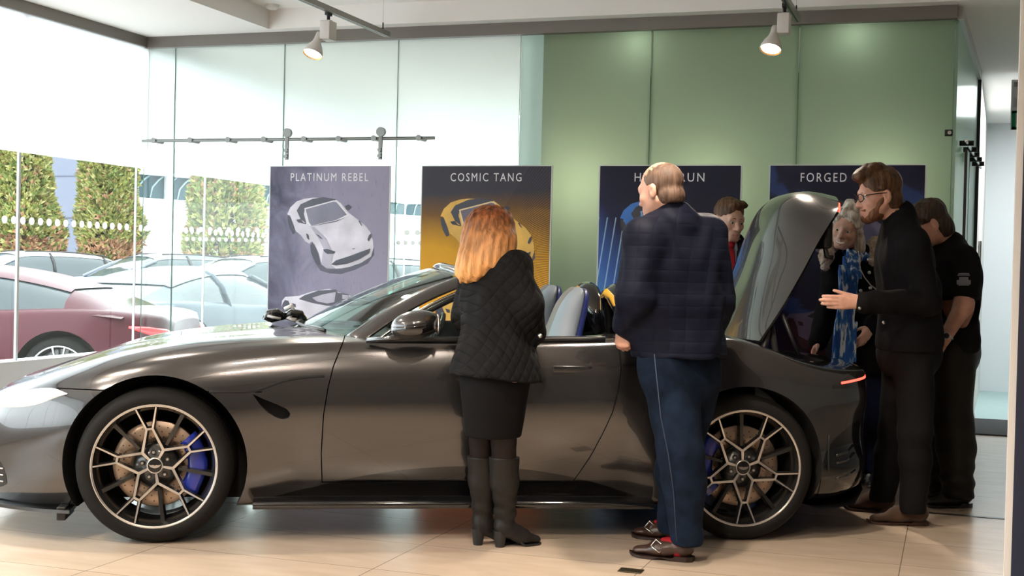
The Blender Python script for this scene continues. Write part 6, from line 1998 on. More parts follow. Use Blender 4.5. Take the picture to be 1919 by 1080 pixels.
# ------------------------------------------------------------------ man in a black T-shirt looking down
def build_tshirt_man():
    z0 = 7.22
    g = Figure('dark haired man in a black T-shirt with bowed head and a hand in his pocket', z0,
               dict(Hd=(1740, 420, -0.04), N=(1782, 458, 0.0), ShL=(1806, 488, -0.17), ShR=(1756, 485, 0.19), ElL=(1806, 572, -0.22), WrL=(1771, 634, -0.22), ElR=(1740, 580, 0.22), WrR=(1725, 650, 0.15),
                    P=(1780, 640, 0.0), HpL=(1787, 655, -0.10), HpR=(1768, 655, 0.10), KnL=(1787, 795, -0.09), KnR=(1766, 790, 0.12), AnL=(1796, 920, -0.05), AnR=(1766, 905, 0.16)),
               dir3(-0.95, 0.20), dir3(-0.86, 0.10, -0.50), (0, 0, 1), 0.250, 1.08)
    J = g.J
    hL = floor_at(1819, 950); tL = hL + dir3(-0.98, -0.15) * 0.285; hR = floor_at(1792, 938); tR = hR + dir3(-0.98, 0.1) * 0.28
    g.body(SKIN_B, LIP, [(J['WrL'], dir3(-0.55, -0.05, -0.83), dir3(0.1, 0.95, 0), dir3(-0.8, 0, 0.5), dict(curl=(10, 10, 12, 14))), (J['WrR'], dir3(-0.4, 0, -0.9), dir3(0, -1, 0), dir3(-0.9, 0, 0.4))], [('L', hL, tL), ('R', hR, tR)], h=0.0048, jaw=1.05)
    F = g.field(['P', 'HpL', 'HpR', 'KnL', 'KnR', 'AnL', 'AnR'], [hL], 0.2, 0.006)
    F.cap(J['P'] + UP * 0.08, J['P'] - UP * 0.06, 0.155, 0.168, 0.03)
    for s in 'LR': g.leg(F, s, 0.014, r=(0.098, 0.082, 0.076), k=0.03)
    F.ripple(folds(41, 0.007, 17)); F.ripple(lambda X, Y, Z: 0.007 * np.exp(-((Z - 0.14) / 0.10) ** 2) * np.sin(70 * Z + 9 * X))
    F.cut((0, 0, 0.055), (0, 0, -1), 0.006)
    F.build('trousers', g.root, mat('black_waxed_trousers', (0.010, 0.010, 0.009), 0.5, spec=0.25, bump=0.4, bscale=22), g.o)
    for a, b in ((hL, tL), (hR, tR)): g.shoe('shoe', a, b, mat('matt_black_shoe', (0.012, 0.012, 0.012), 0.55), width=0.05, hgt=0.085, heel_h=0.028)
    F = g.field(['N', 'ShL', 'ShR', 'ElL', 'ElR', 'P'], [], 0.24, 0.0055)
    g.torso(F, 0.010, 0.06, belly=0.03)
    F.cap(J['N'] - UP * 0.03, J['N'] - UP * 0.002, 0.080, 0.070, 0.03)
    F.cut(J['P'] - UP * 0.05, (0, 0, -1), 0.008)
    for s in 'LR':
        a, b = J['Sh' + s], J['El' + s]
        F.cap(a, a + (b - a) * 0.74, 0.076, 0.073, 0.03)
        F.cut(a + (b - a) * 0.86, b - a, 0.005, (b, 0.13))
    F.ripple(folds(43, 0.006, 20))
    ts = F.build('t_shirt', g.root, mat('black_jersey', (0.008, 0.008, 0.009), 0.9, spec=0.12, bump=0.2, bscale=50), g.o)
    pm = MB(); gm = mat('grey_sleeve_print', (0.16, 0.17, 0.21), 0.8)
    pa = J['ShL'] + (J['ElL'] - J['ShL']) * 0.52
    to_cam = nv(EYE - pa); ax = nv(J['ElL'] - J['ShL']); sd = nv(np.cross(ax, to_cam)); to_cam = nv(np.cross(sd, ax))
    for r_, (z_, w_, h_) in enumerate(((0.036, 0.026, 0.0035), (0.028, 0.030, 0.003), (0.008, 0.022, 0.010), (-0.010, 0.034, 0.012), (-0.026, 0.026, 0.003))):
        rows = []
        for t in np.linspace(-1, 1, 9):
            al = t * w_ / 0.076
            c = pa + (sd * math.sin(al) + to_cam * math.cos(al)) * 0.0825
            rows.append([tuple(c - ax * (z_ + h_) - g.o), tuple(c - ax * (z_ - h_) - g.o)])
        pm.grid(rows, gm, True)
    pm.build('sleeve_print', ts, 'grey sleeve print')
    wa = MB(); c = J['WrL'] - nv(J['WrL'] - J['ElL']) * 0.015; d = nv(J['WrL'] - J['ElL']); e = nv(np.cross(d, UP)); f_ = np.cross(d, e)
    wa.tube([tuple(c + (e * math.cos(a) * 0.031 + f_ * math.sin(a) * 0.034) - g.o) for a in np.linspace(0, 2 * math.pi, 19)], 0.009, M_STEEL, seg=8, caps=False, flat=(d, 1.0))
    fc = c + nv(EYE - c) * 0.034; wa.cyl(tuple(fc - g.o), tuple(fc + nv(EYE - c) * 0.010 - g.o), 0.019, M_STEEL); wa.cyl(tuple(fc + nv(EYE - c) * 0.010 - g.o), tuple(fc + nv(EYE - c) * 0.011 - g.o), 0.015, M_BLACK)
    wa.build('wrist_watch', g.root)
    hm = hair_mat('dark_hair', (0.018, 0.012, 0.009), (0.07, 0.045, 0.032), scale=60)
    g.hair('hair', hm, [('e', (0, -0.018, 0.046), (0.083, 0.102, 0.084)), ('e', (0, 0.062, 0.098), (0.055, 0.036, 0.026)), ('e', (0, -0.06, -0.035), (0.080, 0.055, 0.085)), ('c', (0.072, 0.014, 0.03), (0.074, 0.012, -0.02), 0.012, 0.008), ('se', (0, 0.135, 0.005), (0.085, 0.085, 0.080), 0.006), ('se', (0.09, 0.024, -0.035), (0.032, 0.045, 0.056)), ('se', (-0.09, 0.024, -0.035), (0.032, 0.045, 0.056))],
           cuts=(((0, -0.02, -0.10), (0, 0, -1)),), strands=strand_ripple(g, 0.004, 100), h=0.0042)
    g.brows(hm)
    return g


build_red_haired_woman()
build_navy_jacket_man()
build_tie_man()
build_scarf_woman()
build_glasses_man()
build_tshirt_man()

# ================================================================== roll-up banners with printed car pictures
BAN_Y = 8.60


def bz(px, py):
    p = on_y(px, py, BAN_Y); return p[0], p[2]


def print_mat(name, kind):
    m = bpy.data.materials.new(name); m.use_nodes = True
    n, l = _nodes(m); b = n['Principled BSDF']; b.inputs['Roughness'].default_value = 0.45; b.inputs['Specular IOR Level'].default_value = 0.2
    tc = n.new('ShaderNodeTexCoord'); s = n.new('ShaderNodeSeparateXYZ'); l.new(tc.outputs['Object'], s.inputs[0])

    def math_(op, a, b_=None, c=None):
        q = n.new('ShaderNodeMath'); q.operation = op
        for i, v in enumerate((a, b_, c)):
            if v is None: continue
            if isinstance(v, (int, float)): q.inputs[i].default_value = v
            else: l.new(v, q.inputs[i])
        return q.outputs[0]

    def ramp(f, stops):
        r = n.new('ShaderNodeValToRGB'); e = r.color_ramp.elements
        e[0].position, e[0].color = stops[0][0], (*stops[0][1], 1); e[1].position, e[1].color = stops[-1][0], (*stops[-1][1], 1)
        for p, c in stops[1:-1]:
            k = e.new(p); k.color = (*c, 1)
        l.new(f, r.inputs[0]); return r.outputs[0]

    def noise(scale, stretch=(1, 1, 1), dist=0.0, detail=4):
        mp = n.new('ShaderNodeMapping'); mp.inputs['Scale'].default_value = stretch; l.new(tc.outputs['Object'], mp.inputs[0])
        t = n.new('ShaderNodeTexNoise'); t.inputs['Scale'].default_value = scale; t.inputs['Distortion'].default_value = dist; t.inputs['Detail'].default_value = detail
        l.new(mp.outputs[0], t.inputs[0]); return t.outputs[0]

    def mix(f, a, b_, bt='MIX'):
        q = n.new('ShaderNodeMix'); q.data_type = 'RGBA'; q.blend_type = bt
        if isinstance(f, float): q.inputs[0].default_value = f
        else: l.new(f, q.inputs[0])
        l.new(a, q.inputs[6]); l.new(b_, q.inputs[7]); return q.outputs[2]
    X, Z = s.outputs['X'], s.outputs['Z']          # x from the banner's left edge, z from the floor
    if kind == 'platinum':
        d = math_('ADD', math_('MULTIPLY', X, 0.55), math_('MULTIPLY', noise(2.6, (1, 1, 1), 1.6, 6), 0.75))
        c = ramp(math_('MULTIPLY', d, 1.0), [(0.30, (0.075, 0.072, 0.115)), (0.48, (0.17, 0.16, 0.235)), (0.62, (0.30, 0.275, 0.385)), (0.80, (0.34, 0.31, 0.42))])
        st = noise(30, (3, 1, 0.4), 1.0)
        c = mix(math_('MULTIPLY', math_('GREATER_THAN', st, 0.66), 0.35), c, ramp(Z, [(0, (0.10, 0.095, 0.14)), (1, (0.10, 0.095, 0.14))]))
    elif kind == 'cosmic':
        cx, cz = 0.40, 1.32
        dx = math_('SUBTRACT', X, cx); dz = math_('SUBTRACT', Z, cz)
        ang = math_('ARCTAN2', dz, dx)
        rays = math_('SINE', math_('MULTIPLY', ang, 280.0))
        grad = math_('ADD', Z, math_('MULTIPLY', noise(2.0, (1, 1, 1), 0.8), 0.35))
        r = math_('SQRT', math_('ADD', math_('MULTIPLY', dx, dx), math_('MULTIPLY', dz, dz)))
        base = ramp(math_('DIVIDE', grad, 2.3), [(0.40, (0.80, 0.16, 0.02)), (0.52, (0.90, 0.42, 0.02)), (0.68, (0.72, 0.36, 0.02)), (0.79, (0.20, 0.10, 0.03)), (0.86, (0.055, 0.052, 0.068))])
        right = math_('MULTIPLY', math_('GREATER_THAN', dx, 0.18), math_('MULTIPLY', math_('GREATER_THAN', rays, 0.35), 0.75))
        dark = ramp(X, [(0, (0.030, 0.026, 0.034)), (1, (0.030, 0.026, 0.034))])
        c = mix(math_('MULTIPLY', math_('MULTIPLY', right, math_('GREATER_THAN', r, 0.25)), math_('LESS_THAN', math_('ABSOLUTE', math_('SUBTRACT', ang, 0.15)), 0.85)), base, dark)
    elif kind == 'blue':
        u = math_('ADD', Z, math_('MULTIPLY', X, 1.5))
        base = ramp(math_('DIVIDE', u, 3.4), [(0.28, (0.09, 0.30, 0.66)), (0.40, (0.05, 0.13, 0.42)), (0.52, (0.016, 0.017, 0.055)), (0.62, (0.010, 0.011, 0.030))])
        ln = math_('SINE', math_('MULTIPLY', math_('ADD', math_('MULTIPLY', X, 105.0), math_('MULTIPLY', Z, -15.0)), 1.0))
        pale = ramp(X, [(0, (0.40, 0.62, 0.82)), (1, (0.20, 0.30, 0.5))])
        f = math_('MULTIPLY', math_('GREATER_THAN', ln, 0.90), math_('MULTIPLY', math_('LESS_THAN', X, 0.42), math_('LESS_THAN', Z, 1.62)))
        c = mix(math_('MULTIPLY', f, 0.7), base, pale)
    else:
        w = math_('SINE', math_('ADD', math_('MULTIPLY', math_('ADD', X, Z), 9.0), math_('MULTIPLY', noise(2.0, (1, 1, 1), 1.5), 6.0)))
        c = ramp(math_('MULTIPLY_ADD', w, 0.5, 0.5), [(0.0, (0.009, 0.010, 0.028)), (0.85, (0.013, 0.015, 0.040)), (0.97, (0.025, 0.050, 0.16))])
        f = math_('MULTIPLY', math_('LESS_THAN', Z, 0.75), math_('GREATER_THAN', noise(5, (1, 1, 0.6), 2.0), 0.55))
        c = mix(math_('MULTIPLY', f, 0.5), c, ramp(X, [(0, (0.16, 0.15, 0.26)), (1, (0.16, 0.15, 0.26))]))
    l.new(c, b.inputs['Base Color'])
    MATS[name] = m
    return m


def zp(X, Y):            # traced on an enlarged view of the leftmost banner
    x, z = bz(500 + X / 3.376, 300 + Y / 3.376)
    return (x + 4.854, z)


ART = [
    ('shade', [(300, 640), (345, 655), (380, 690), (470, 690), (590, 655), (660, 612), (678, 550), (680, 600), (640, 655), (560, 695), (470, 722), (400, 718), (340, 700)]),
    ('dark', [(275, 540), (290, 520), (312, 560), (330, 610), (340, 660), (322, 668), (298, 630), (280, 585)]),
    ('dark', [(132, 350), (150, 360), (170, 410), (182, 462), (165, 470), (145, 430), (134, 390)]),
    ('body', [(130, 345), (150, 300), (190, 262), (240, 245), (290, 238), (360, 240), (440, 252), (470, 275), (520, 335), (575, 375), (625, 415), (655, 455), (672, 510), (676, 555), (660, 610), (600, 650), (520, 678), (440, 688), (375, 682), (346, 655), (330, 590), (305, 535), (285, 515), (270, 530), (245, 515), (220, 480), (185, 450), (165, 395), (148, 350)]),
    ('cover', [(190, 320), (215, 280), (290, 246), (360, 235), (445, 250), (425, 258), (245, 303), (235, 340), (252, 402), (215, 375)]),
    ('frame', [(238, 306), (425, 255), (448, 260), (522, 350), (440, 390), (275, 424), (258, 398)]),
    ('glass', [(247, 312), (424, 263), (442, 267), (508, 346), (440, 380), (283, 415), (268, 395)]),
    ('cover', [(262, 424), (440, 391), (505, 362), (440, 384), (280, 418)]),
    ('tone', [(345, 660), (360, 560), (330, 500), (280, 425), (300, 424), (380, 500), (420, 600), (408, 662), (440, 688), (375, 682)]),
    ('dark', [(310, 468), (330, 476), (358, 502), (340, 496)]), ('dark', [(580, 385), (590, 386), (607, 420), (597, 412)]),
    ('dark', [(358, 566), (385, 563), (434, 580), (425, 594), (385, 595), (367, 582)]), ('dark', [(638, 505), (648, 477), (662, 465), (661, 490), (646, 515)]),
    ('dark', [(408, 662), (440, 635), (520, 610), (600, 580), (657, 560), (647, 592), (590, 627), (510, 657), (440, 668)]),
    ('dark', [(188, 378), (215, 374), (232, 396), (250, 400), (250, 407), (200, 395)]), ('dark', [(497, 292), (520, 282), (534, 298), (516, 320), (505, 312)]),
    ('dark', [(250, 465), (262, 470), (270, 506), (258, 496)]), ('dark', [(538, 562), (552, 565), (566, 558), (552, 560)]),
    ('shade', [(150, 985), (240, 1030), (330, 1062), (640, 1062), (640, 1120), (300, 1110), (180, 1050)]),
    ('dark', [(104, 900), (118, 884), (140, 890), (158, 930), (160, 980), (140, 998), (116, 980), (103, 945)]),
    ('body', [(95, 930), (100, 890), (120, 866), (205, 860), (290, 832), (400, 815), (500, 850), (600, 880), (700, 905), (720, 1000), (640, 1062), (520, 1068), (330, 1062), (240, 1030), (165, 988), (158, 935), (140, 892), (118, 886), (105, 905)]),
    ('cover', [(205, 880), (240, 857), (330, 826), (440, 820), (452, 840), (520, 850), (527, 880), (640, 893), (700, 905), (560, 925), (380, 922), (290, 905)]),
    ('tone', [(290, 872), (360, 850), (440, 835), (430, 900), (385, 908), (320, 895)]), ('tone', [(480, 852), (520, 855), (522, 880), (480, 880)]),
    ('dark', [(160, 905), (186, 912), (188, 932), (170, 930)]),
]
BANNERS = [
    ('platinum', -4.854, 0.984, 'PLATINUM REBEL', 0.63, dict(body=(0.68, 0.64, 0.72), frame=(0.76, 0.72, 0.78), tone=(0.44, 0.41, 0.50), glass=(0.20, 0.19, 0.26), cover=(0.075, 0.07, 0.10), dark=(0.05, 0.048, 0.075), shade=(0.085, 0.08, 0.12)), 'grey lavender banner with white printed car reading PLATINUM REBEL by the clear glass'),
    ('cosmic', -3.630, 0.980, 'COSMIC TANG', 0.53, dict(body=(0.78, 0.44, 0.06), frame=(0.85, 0.60, 0.30), tone=(0.50, 0.24, 0.03), glass=(0.13, 0.11, 0.15), cover=(0.03, 0.028, 0.045), dark=(0.022, 0.02, 0.035), shade=(0.05, 0.03, 0.03)), 'orange and black banner with yellow printed car reading COSMIC TANG'),
    ('blue', -2.318, 0.974, 'HYPER RUN', 0.475, dict(body=(0.02, 0.16, 0.55), frame=(0.25, 0.45, 0.75), tone=(0.01, 0.06, 0.28), glass=(0.035, 0.028, 0.045), cover=(0.02, 0.018, 0.03), dark=(0.012, 0.012, 0.02), shade=(0.01, 0.01, 0.02)), 'dark banner with bright blue streaks and a blue printed car behind the navy jacket'),
    ('forged', -1.169, 0.983, 'FORGED WINGS', 0.575, dict(body=(0.09, 0.085, 0.15), frame=(0.16, 0.15, 0.24), tone=(0.045, 0.042, 0.08), glass=(0.02, 0.02, 0.035), cover=(0.014, 0.014, 0.022), dark=(0.01, 0.01, 0.018), shade=(0.010, 0.010, 0.02)), 'midnight blue banner reading FORGED behind the raised boot lid'),
]
M_BFRAME = mat('banner_edge', (0.62, 0.64, 0.62), 0.4)
M_LETTER = mat('white_lettering', (0.85, 0.84, 0.86), 0.5)
for kind, x0, w, txt, tw, pal, lab in BANNERS:
    t = empty('banner', (x0, BAN_Y, 0), 0, lab, 'banner', 'car launch banners along the glass wall')
    MB().box((0, 0.0, 0.015), (w, 0.010, 1.977), M_BFRAME).build('banner_panel', t)
    fb = MB(); fb.box((0, -0.12, 0), (w, 0.14, 0.014), M_BFRAME); fb.build('base_plate', t)
    pr = MB().box((0.008, -0.0012, 0.02), (w - 0.010, 0.0, 1.970), print_mat('print_' + kind, kind)).build('print', t)
    art = MB()
    for i, (k, poly) in enumerate(ART):
        y = -0.0016 - 0.0003 * i
        q = [zp(*p) for p in poly]
        dy = 0.0
        v = [(min(max(a, 0.009), w - 0.011), y, b) for a, b in q]
        m = mat('ink_%s_%s' % (kind, k), pal[k], 0.35, vary=0.18 if k in ('body', 'glass', 'tone') else 0.0, vscale=5)
        ar = sum(v[j][0] * v[(j + 1) % len(v)][2] - v[(j + 1) % len(v)][0] * v[j][2] for j in range(len(v)))
        idx = tuple(range(len(v))) if ar > 0 else tuple(reversed(range(len(v))))
        art.add(v, [idx], m)
    art.build('printed_car', pr)
    def ext(me, i):
        q = [v.co[i] for v in me.vertices]; return min(q), max(q)
    full = text_mesh(txt, 0.08, 1.28); (fx0, fx1), (fy0, fy1) = ext(full, 0), ext(full, 1)
    k = tw / (fx1 - fx0); kz = 0.058 / (fy1 - fy0)
    for j, word in enumerate(txt.split()):
        me = text_mesh(word, 0.08, 1.28); me.materials.append(M_LETTER)
        x0_, x1_ = ext(me, 0); dx = (fx0 - x0_) if j == 0 else (fx1 - x1_)
        for v in me.vertices:
            v.co = (w / 2 + (v.co.x + dx - (fx0 + fx1) / 2) * k, -0.0020 - v.co.z, 1.893 + (v.co.y - (fy0 + fy1) / 2) * kz)
        lo = bpy.data.objects.new('lettering', me); COL.objects.link(lo); lo.parent = pr

# ================================================================== ceiling tracks and spotlights
M_TRACK = mat('track_aluminium', (0.33, 0.32, 0.29), 0.4, 0.6)
TRACK_Z = 2.90
for X, Y0, Y1, lab in ((-3.87, -2.0, 8.50, 'left ceiling light track ending above the lavender banner'), (-1.00, -2.0, 8.50, 'right ceiling light track ending above the midnight blue banner')):
    t = empty('light_track', (X, Y1, TRACK_Z), 0, lab, 'light track')
    r = MB(); r.box((-0.018, Y0 - Y1, -0.018), (0.018, 0, 0.018), M_TRACK); r.box((-0.006, Y0 - Y1, -0.0185), (0.006, -0.004, -0.017), M_BLACK); r.build('rail', t)
    for k, dy in enumerate((-0.09, -2.6, -5.2, -7.8)):
        c = MB(); c.cyl((0, dy, 0.018), (0, dy, 0.25), 0.0015, M_STEEL, seg=6); c.cyl((0, dy, 0.018), (0, dy, 0.07), 0.005, M_BLACK, seg=8); c.cyl((0, dy, 0.24), (0, dy, 0.25), 0.022, M_STEEL, seg=16)
        c.build('suspension_cable', t)


M_LAMPLENS = mat('lit_lamp_lens', (1, 0.9, 0.75), 0.3, emit=(1.0, 0.86, 0.66), emit_s=14.0)
M_AMBER = mat('amber_reflector', (0.85, 0.42, 0.10), 0.25, 0.7)


def make_spot():
    t = empty('track_spotlight', (0, 0, 0))
    b = MB(); b.box((-0.012, -0.03, 0.055), (0.012, 0.03, 0.080), M_BLACK); b.cyl((0, 0, 0.02), (0, 0, 0.06), 0.011, M_BLACK, seg=12); b.build('track_adapter', t)
    g = MB(); g.rbox((-0.036, -0.052, -0.105), (0.036, 0.052, 0.018), 0.006, M_GREYP); g.cyl((0, 0, 0.012), (0, 0, 0.024), 0.026, M_GREYP, seg=18); g.build('gear_box', t)
    # head: built along its own axis, then tipped
    M = Matrix.Translation((-0.052, -0.03, -0.085)) @ basis((-0.10, -0.40, -0.90), (1, 0, 0)).to_4x4()
    h = MB()
    h.lathe([(0.0, -0.028), (0.022, -0.026), (0.024, 0.02), (0.030, 0.045), (0.050, 0.080), (0.062, 0.110), (0.066, 0.135), (0.063, 0.135), (0.058, 0.110), (0.046, 0.082)], M_GREYP, M, 32)
    h.cyl((-0.02, -0.012, -0.085), tuple(M @ Vector((0.0, 0, 0.0))), 0.009, M_GREYP, seg=10)
    sh = h.build('lamp_shade', t)
    r = MB(); r.lathe([(0.0565, 0.1285), (0.0615, 0.1335), (0.0635, 0.1352)], M_AMBER, M, 32); r.build('reflector_ring', sh)
    ln = MB(); ln.lathe([(0.0001, 0.126), (0.02, 0.127), (0.056, 0.128)], M_LAMPLENS, M, 28); ln.lathe([(0.0001, 0.1315), (0.006, 0.1305)], M_GREYP, M, 10); ln.build('lamp', sh, 'lit lamp')
    return t


sp0 = make_spot()
SPOTS = [(-3.885, 7.60, 'grey track spotlight nearer the left window, lit', (-3.4, 5.6)), (-1.015, 7.95, 'lit grey track spotlight above the raised boot lid', (-1.2, 6.2)),
         (-3.87, 5.3, None, (-3.0, 5.0)), (-3.87, 3.6, None, (-3.0, 4.8)), (-1.0, 5.3, None, (-0.9, 5.9)), (-1.0, 3.4, None, (-1.0, 5.2)), (-3.87, 1.6, None, (-2.6, 4.4)), (-1.0, 1.4, None, (-1.0, 4.6))]
for i, (x, y, lab, tgt) in enumerate(SPOTS):
    s = sp0 if i == 0 else copy_tree(sp0)
    s.location = (x, y, TRACK_Z - 0.09)
    tag(s, lab or 'grey track spotlight on the ceiling track nearer the viewer', 'spotlight', 'spotlights on the ceiling tracks')
    spot('track_lamp', (x - 0.075, y - 0.07, TRACK_Z - 0.30), (tgt[0], tgt[1], 0.3), 240, 74, WARM, 0.05)
# bare point lamps added close behind the green glass to make its glows
for x, z, y, p in ((-2.12, 2.84, 8.96, 0.45), (-0.66, 2.84, 8.96, 0.45), (-2.50, 1.85, 9.16, 3.6), (-1.62, 1.85, 9.14, 3.2), (-0.48, 1.85, 9.14, 3.2)):
    l = bpy.data.lights.new('office_glow_lamp', 'POINT'); l.energy = p; l.color = (1.0, 0.93, 0.62) if z < 2.5 else (0.95, 1.0, 0.75); l.shadow_soft_size = 0.15 if z < 2.5 else 0.05
    o = bpy.data.objects.new('office_glow_lamp', l); COL.objects.link(o); o.location = (x, y, z)
area('office_fill_light', (-1.4, 10.4, 2.95), (-1.4, 10.4, 0), 2.5, 1.6, 0.8, (0.80, 1.0, 0.92))

# ================================================================== glass hardware
M_DSTEEL = mat('satin_rail_steel', (0.20, 0.20, 0.19), 0.35, 0.9)
t = empty('sliding_door_rail', (-6.04, 8.70, 2.183), 0, 'steel sliding door rail with round stand-offs on the back glass', 'door rail')
r = MB(); r.cyl((0, 0, 0), (2.463, 0, 0), 0.0115, M_DSTEEL, seg=14); r.build('rail_bar', t)
for x in (-5.926, -5.60, -5.267, -4.959, -4.621, -4.334, -4.049, -3.693):
    b = MB(); b.cyl((x + 6.04, -0.022, 0), (x + 6.04, 0.10, 0), 0.017, M_DSTEEL, seg=16); b.cyl((x + 6.04, -0.026, 0), (x + 6.04, -0.018, 0), 0.021, M_DSTEEL, seg=18); b.build('stand_off', t)
for x in (-4.764, -3.997):
    b = MB(); xx = x + 6.04
    b.cyl((xx, -0.02, 0.048), (xx, 0.006, 0.048), 0.034, M_DSTEEL, seg=24)
    b.rbox((xx - 0.016, -0.016, -0.155), (xx + 0.016, -0.006, 0.03), 0.004, M_DSTEEL)
    h = b.build('roller_hanger', t)
    for z in (-0.085, -0.130):
        b = MB(); b.cyl((xx, -0.034, z), (xx, -0.004, z), 0.015, M_DSTEEL, seg=16); b.build('clamp_bolt', h)
d = MB(); d.box((-4.92, 8.715, 0.02), (-3.86, 8.725, 2.10), G_CLEAR); structure(d, 'door_1')
t = empty('glass_clamp', (-0.058, 8.78, 2.19), 0, 'small black clamp at the right edge of the green glass wall', 'clamp')
b = MB(); b.rbox((-0.03, -0.03, -0.02), (0.02, 0.01, 0.02), 0.005, M_BLACK); b.cyl((0, -0.035, 0), (0, -0.02, 0), 0.012, M_STEEL); b.build('clamp_body', t)
# sliding rail and glass door of the side glass
t = empty('side_door_rail', (-0.01, 8.9, 2.16), math.atan2(2.72, 0.16), 'short steel rail with stand-offs on the side glass by the corridor', 'door rail')
b = MB(); b.cyl((0.1, -0.05, 0), (2.3, -0.05, 0), 0.01, M_STEEL); b.build('rail_bar', t)
for x in (0.25, 0.7, 1.1, 1.5, 1.9):
    b = MB(); b.cyl((x, -0.09, 0), (x, 0.0, 0), 0.018, M_BLACK); b.build('stand_off', t)
b = MB(); b.box((0.04, -0.062, -2.13), (0.30, -0.048, -0.06), F_SIDE); b.box((0.30, -0.064, -2.13), (0.315, -0.046, -0.06), M_BLACK); b.box((0.03, -0.064, -2.13), (0.04, -0.046, -0.06), M_BLACK); b.build('glass_door_leaf', t)
t = empty('door_pull', (0.175, 12.4, 1.30), 0, 'long steel pull handle on the corridor wall', 'handle')
b = MB(); b.cyl((0.03, 0, -0.25), (0.03, 0, 0.30), 0.014, M_STEEL); b.cyl((0.0, 0, -0.2), (0.03, 0, -0.2), 0.01, M_STEEL); b.cyl((0.0, 0, 0.25), (0.03, 0, 0.25), 0.01, M_STEEL); b.build('pull_bar', t)

t = empty('smoke_detector', (-4.80, 8.49, 3.15), 0, 'white round smoke detector on the raised ceiling', 'smoke detector')
b = MB(); b.lathe([(0.0001, -0.035), (0.03, -0.034), (0.045, -0.025), (0.05, -0.012), (0.05, 0.0)], M_WHITE, None, 28); b.build('detector_body', t)
t = empty('floor_plate', (-1.253, 5.322, 0), 0, 'small brass floor socket plate on the tiles by the jeans', 'floor plate')
b = MB(); b.rbox((-0.05, -0.035, 0.0), (0.05, 0.035, 0.005), 0.002, mat('aged_brass', (0.08, 0.065, 0.04), 0.4, 0.8)); b.build('plate', t)
t = empty('door_mat', (0.7, 11.75, 0.0), 0, 'dark grey door mat across the corridor threshold', 'mat')
b = MB(); b.rbox((-0.52, -0.60, 0.0), (1.4, 0.62, 0.012), 0.004, mat('charcoal_mat', (0.06, 0.06, 0.062), 0.95, bump=0.5, bscale=150)); b.build('mat_pile', t)
t = empty('exit_sign', (0.425, 11.7, 2.52), 0, 'hanging exit sign with a green panel in the corridor', 'sign')
b = MB(); b.box((-0.02, 0.0, 0.0), (0.36, 0.012, 0.42), mat('sign_white', (0.72, 0.76, 0.78), 0.5)); b.build('sign_plate', t)
b = MB(); gm = mat('sign_green', (0.0, 0.22, 0.10), 0.5)
for lo, hi in (((-0.01, 0.0), (0.02, 0.16)), ((0.32, 0.0), (0.35, 0.16)), ((-0.01, 0.0), (0.35, 0.022)), ((-0.01, 0.138), (0.35, 0.16))): b.box((lo[0], -0.003, lo[1]), (hi[0], 0.0, hi[1]), gm)
b.build('green_border', t)
b = MB(); sg = mat('sign_grey', (0.33, 0.36, 0.38), 0.5)
b.box((0.0, -0.003, 0.36), (0.30, 0.0, 0.40), sg); b.cyl((0.06, -0.003, 0.30), (0.06, 0.0, 0.30), 0.03, sg); b.box((0.0, -0.003, 0.19), (0.30, 0.0, 0.27), mat('sign_pale', (0.55, 0.58, 0.60), 0.5)); b.build('sign_graphic', t)
b = MB(); b.cyl((0.05, 0.006, 0.42), (0.05, 0.006, 0.48), 0.004, M_STEEL); b.cyl((0.3, 0.006, 0.42), (0.3, 0.006, 0.48), 0.004, M_STEEL); b.build('hanger', t)
# ribbon bow resting on the bonnet in front of the screen
w = car_to_world(0.515, -0.22, surf_top(0.515, 0.22) + 0.012)
t = empty('ribbon_bow', w, CAR_A, 'small black and white ribbon bow at the base of the windscreen', 'bow')
bk = MB(); wk = MB()
for s, r, m in ((-1, 0.042, M_GLOSSBLACK), (1, 0.03, M_GLOSSBLACK)):
    bk.tube([(s * 0.005, 0, 0.03), (s * 0.04, -0.02, 0.05), (s * 0.085, -0.01, 0.042), (s * 0.10, 0, 0.022), (s * 0.07, 0.01, 0.010), (s * 0.005, 0, 0.028)], 0.020, m, seg=8, flat=((0, 1, 0), 1.3))
wk.tube([(0.0, -0.02, 0.065), (0.035, -0.03, 0.085), (0.05, -0.02, 0.05), (0.02, -0.02, 0.02), (0.06, -0.03, 0.008)], 0.013, mat('white_ribbon', (0.75, 0.75, 0.77), 0.35), seg=8)
wk.tube([(-0.09, -0.03, 0.03), (-0.06, -0.032, 0.022), (-0.02, -0.03, 0.015)], 0.008, MATS['white_ribbon'], seg=8)
bk.build('black_loops', t); wk.build('white_loop', t)

# ================================================================== parked cars, trees and hedge outside
M_WINDOW = mat('car_window', (0.05, 0.065, 0.07), 0.08)


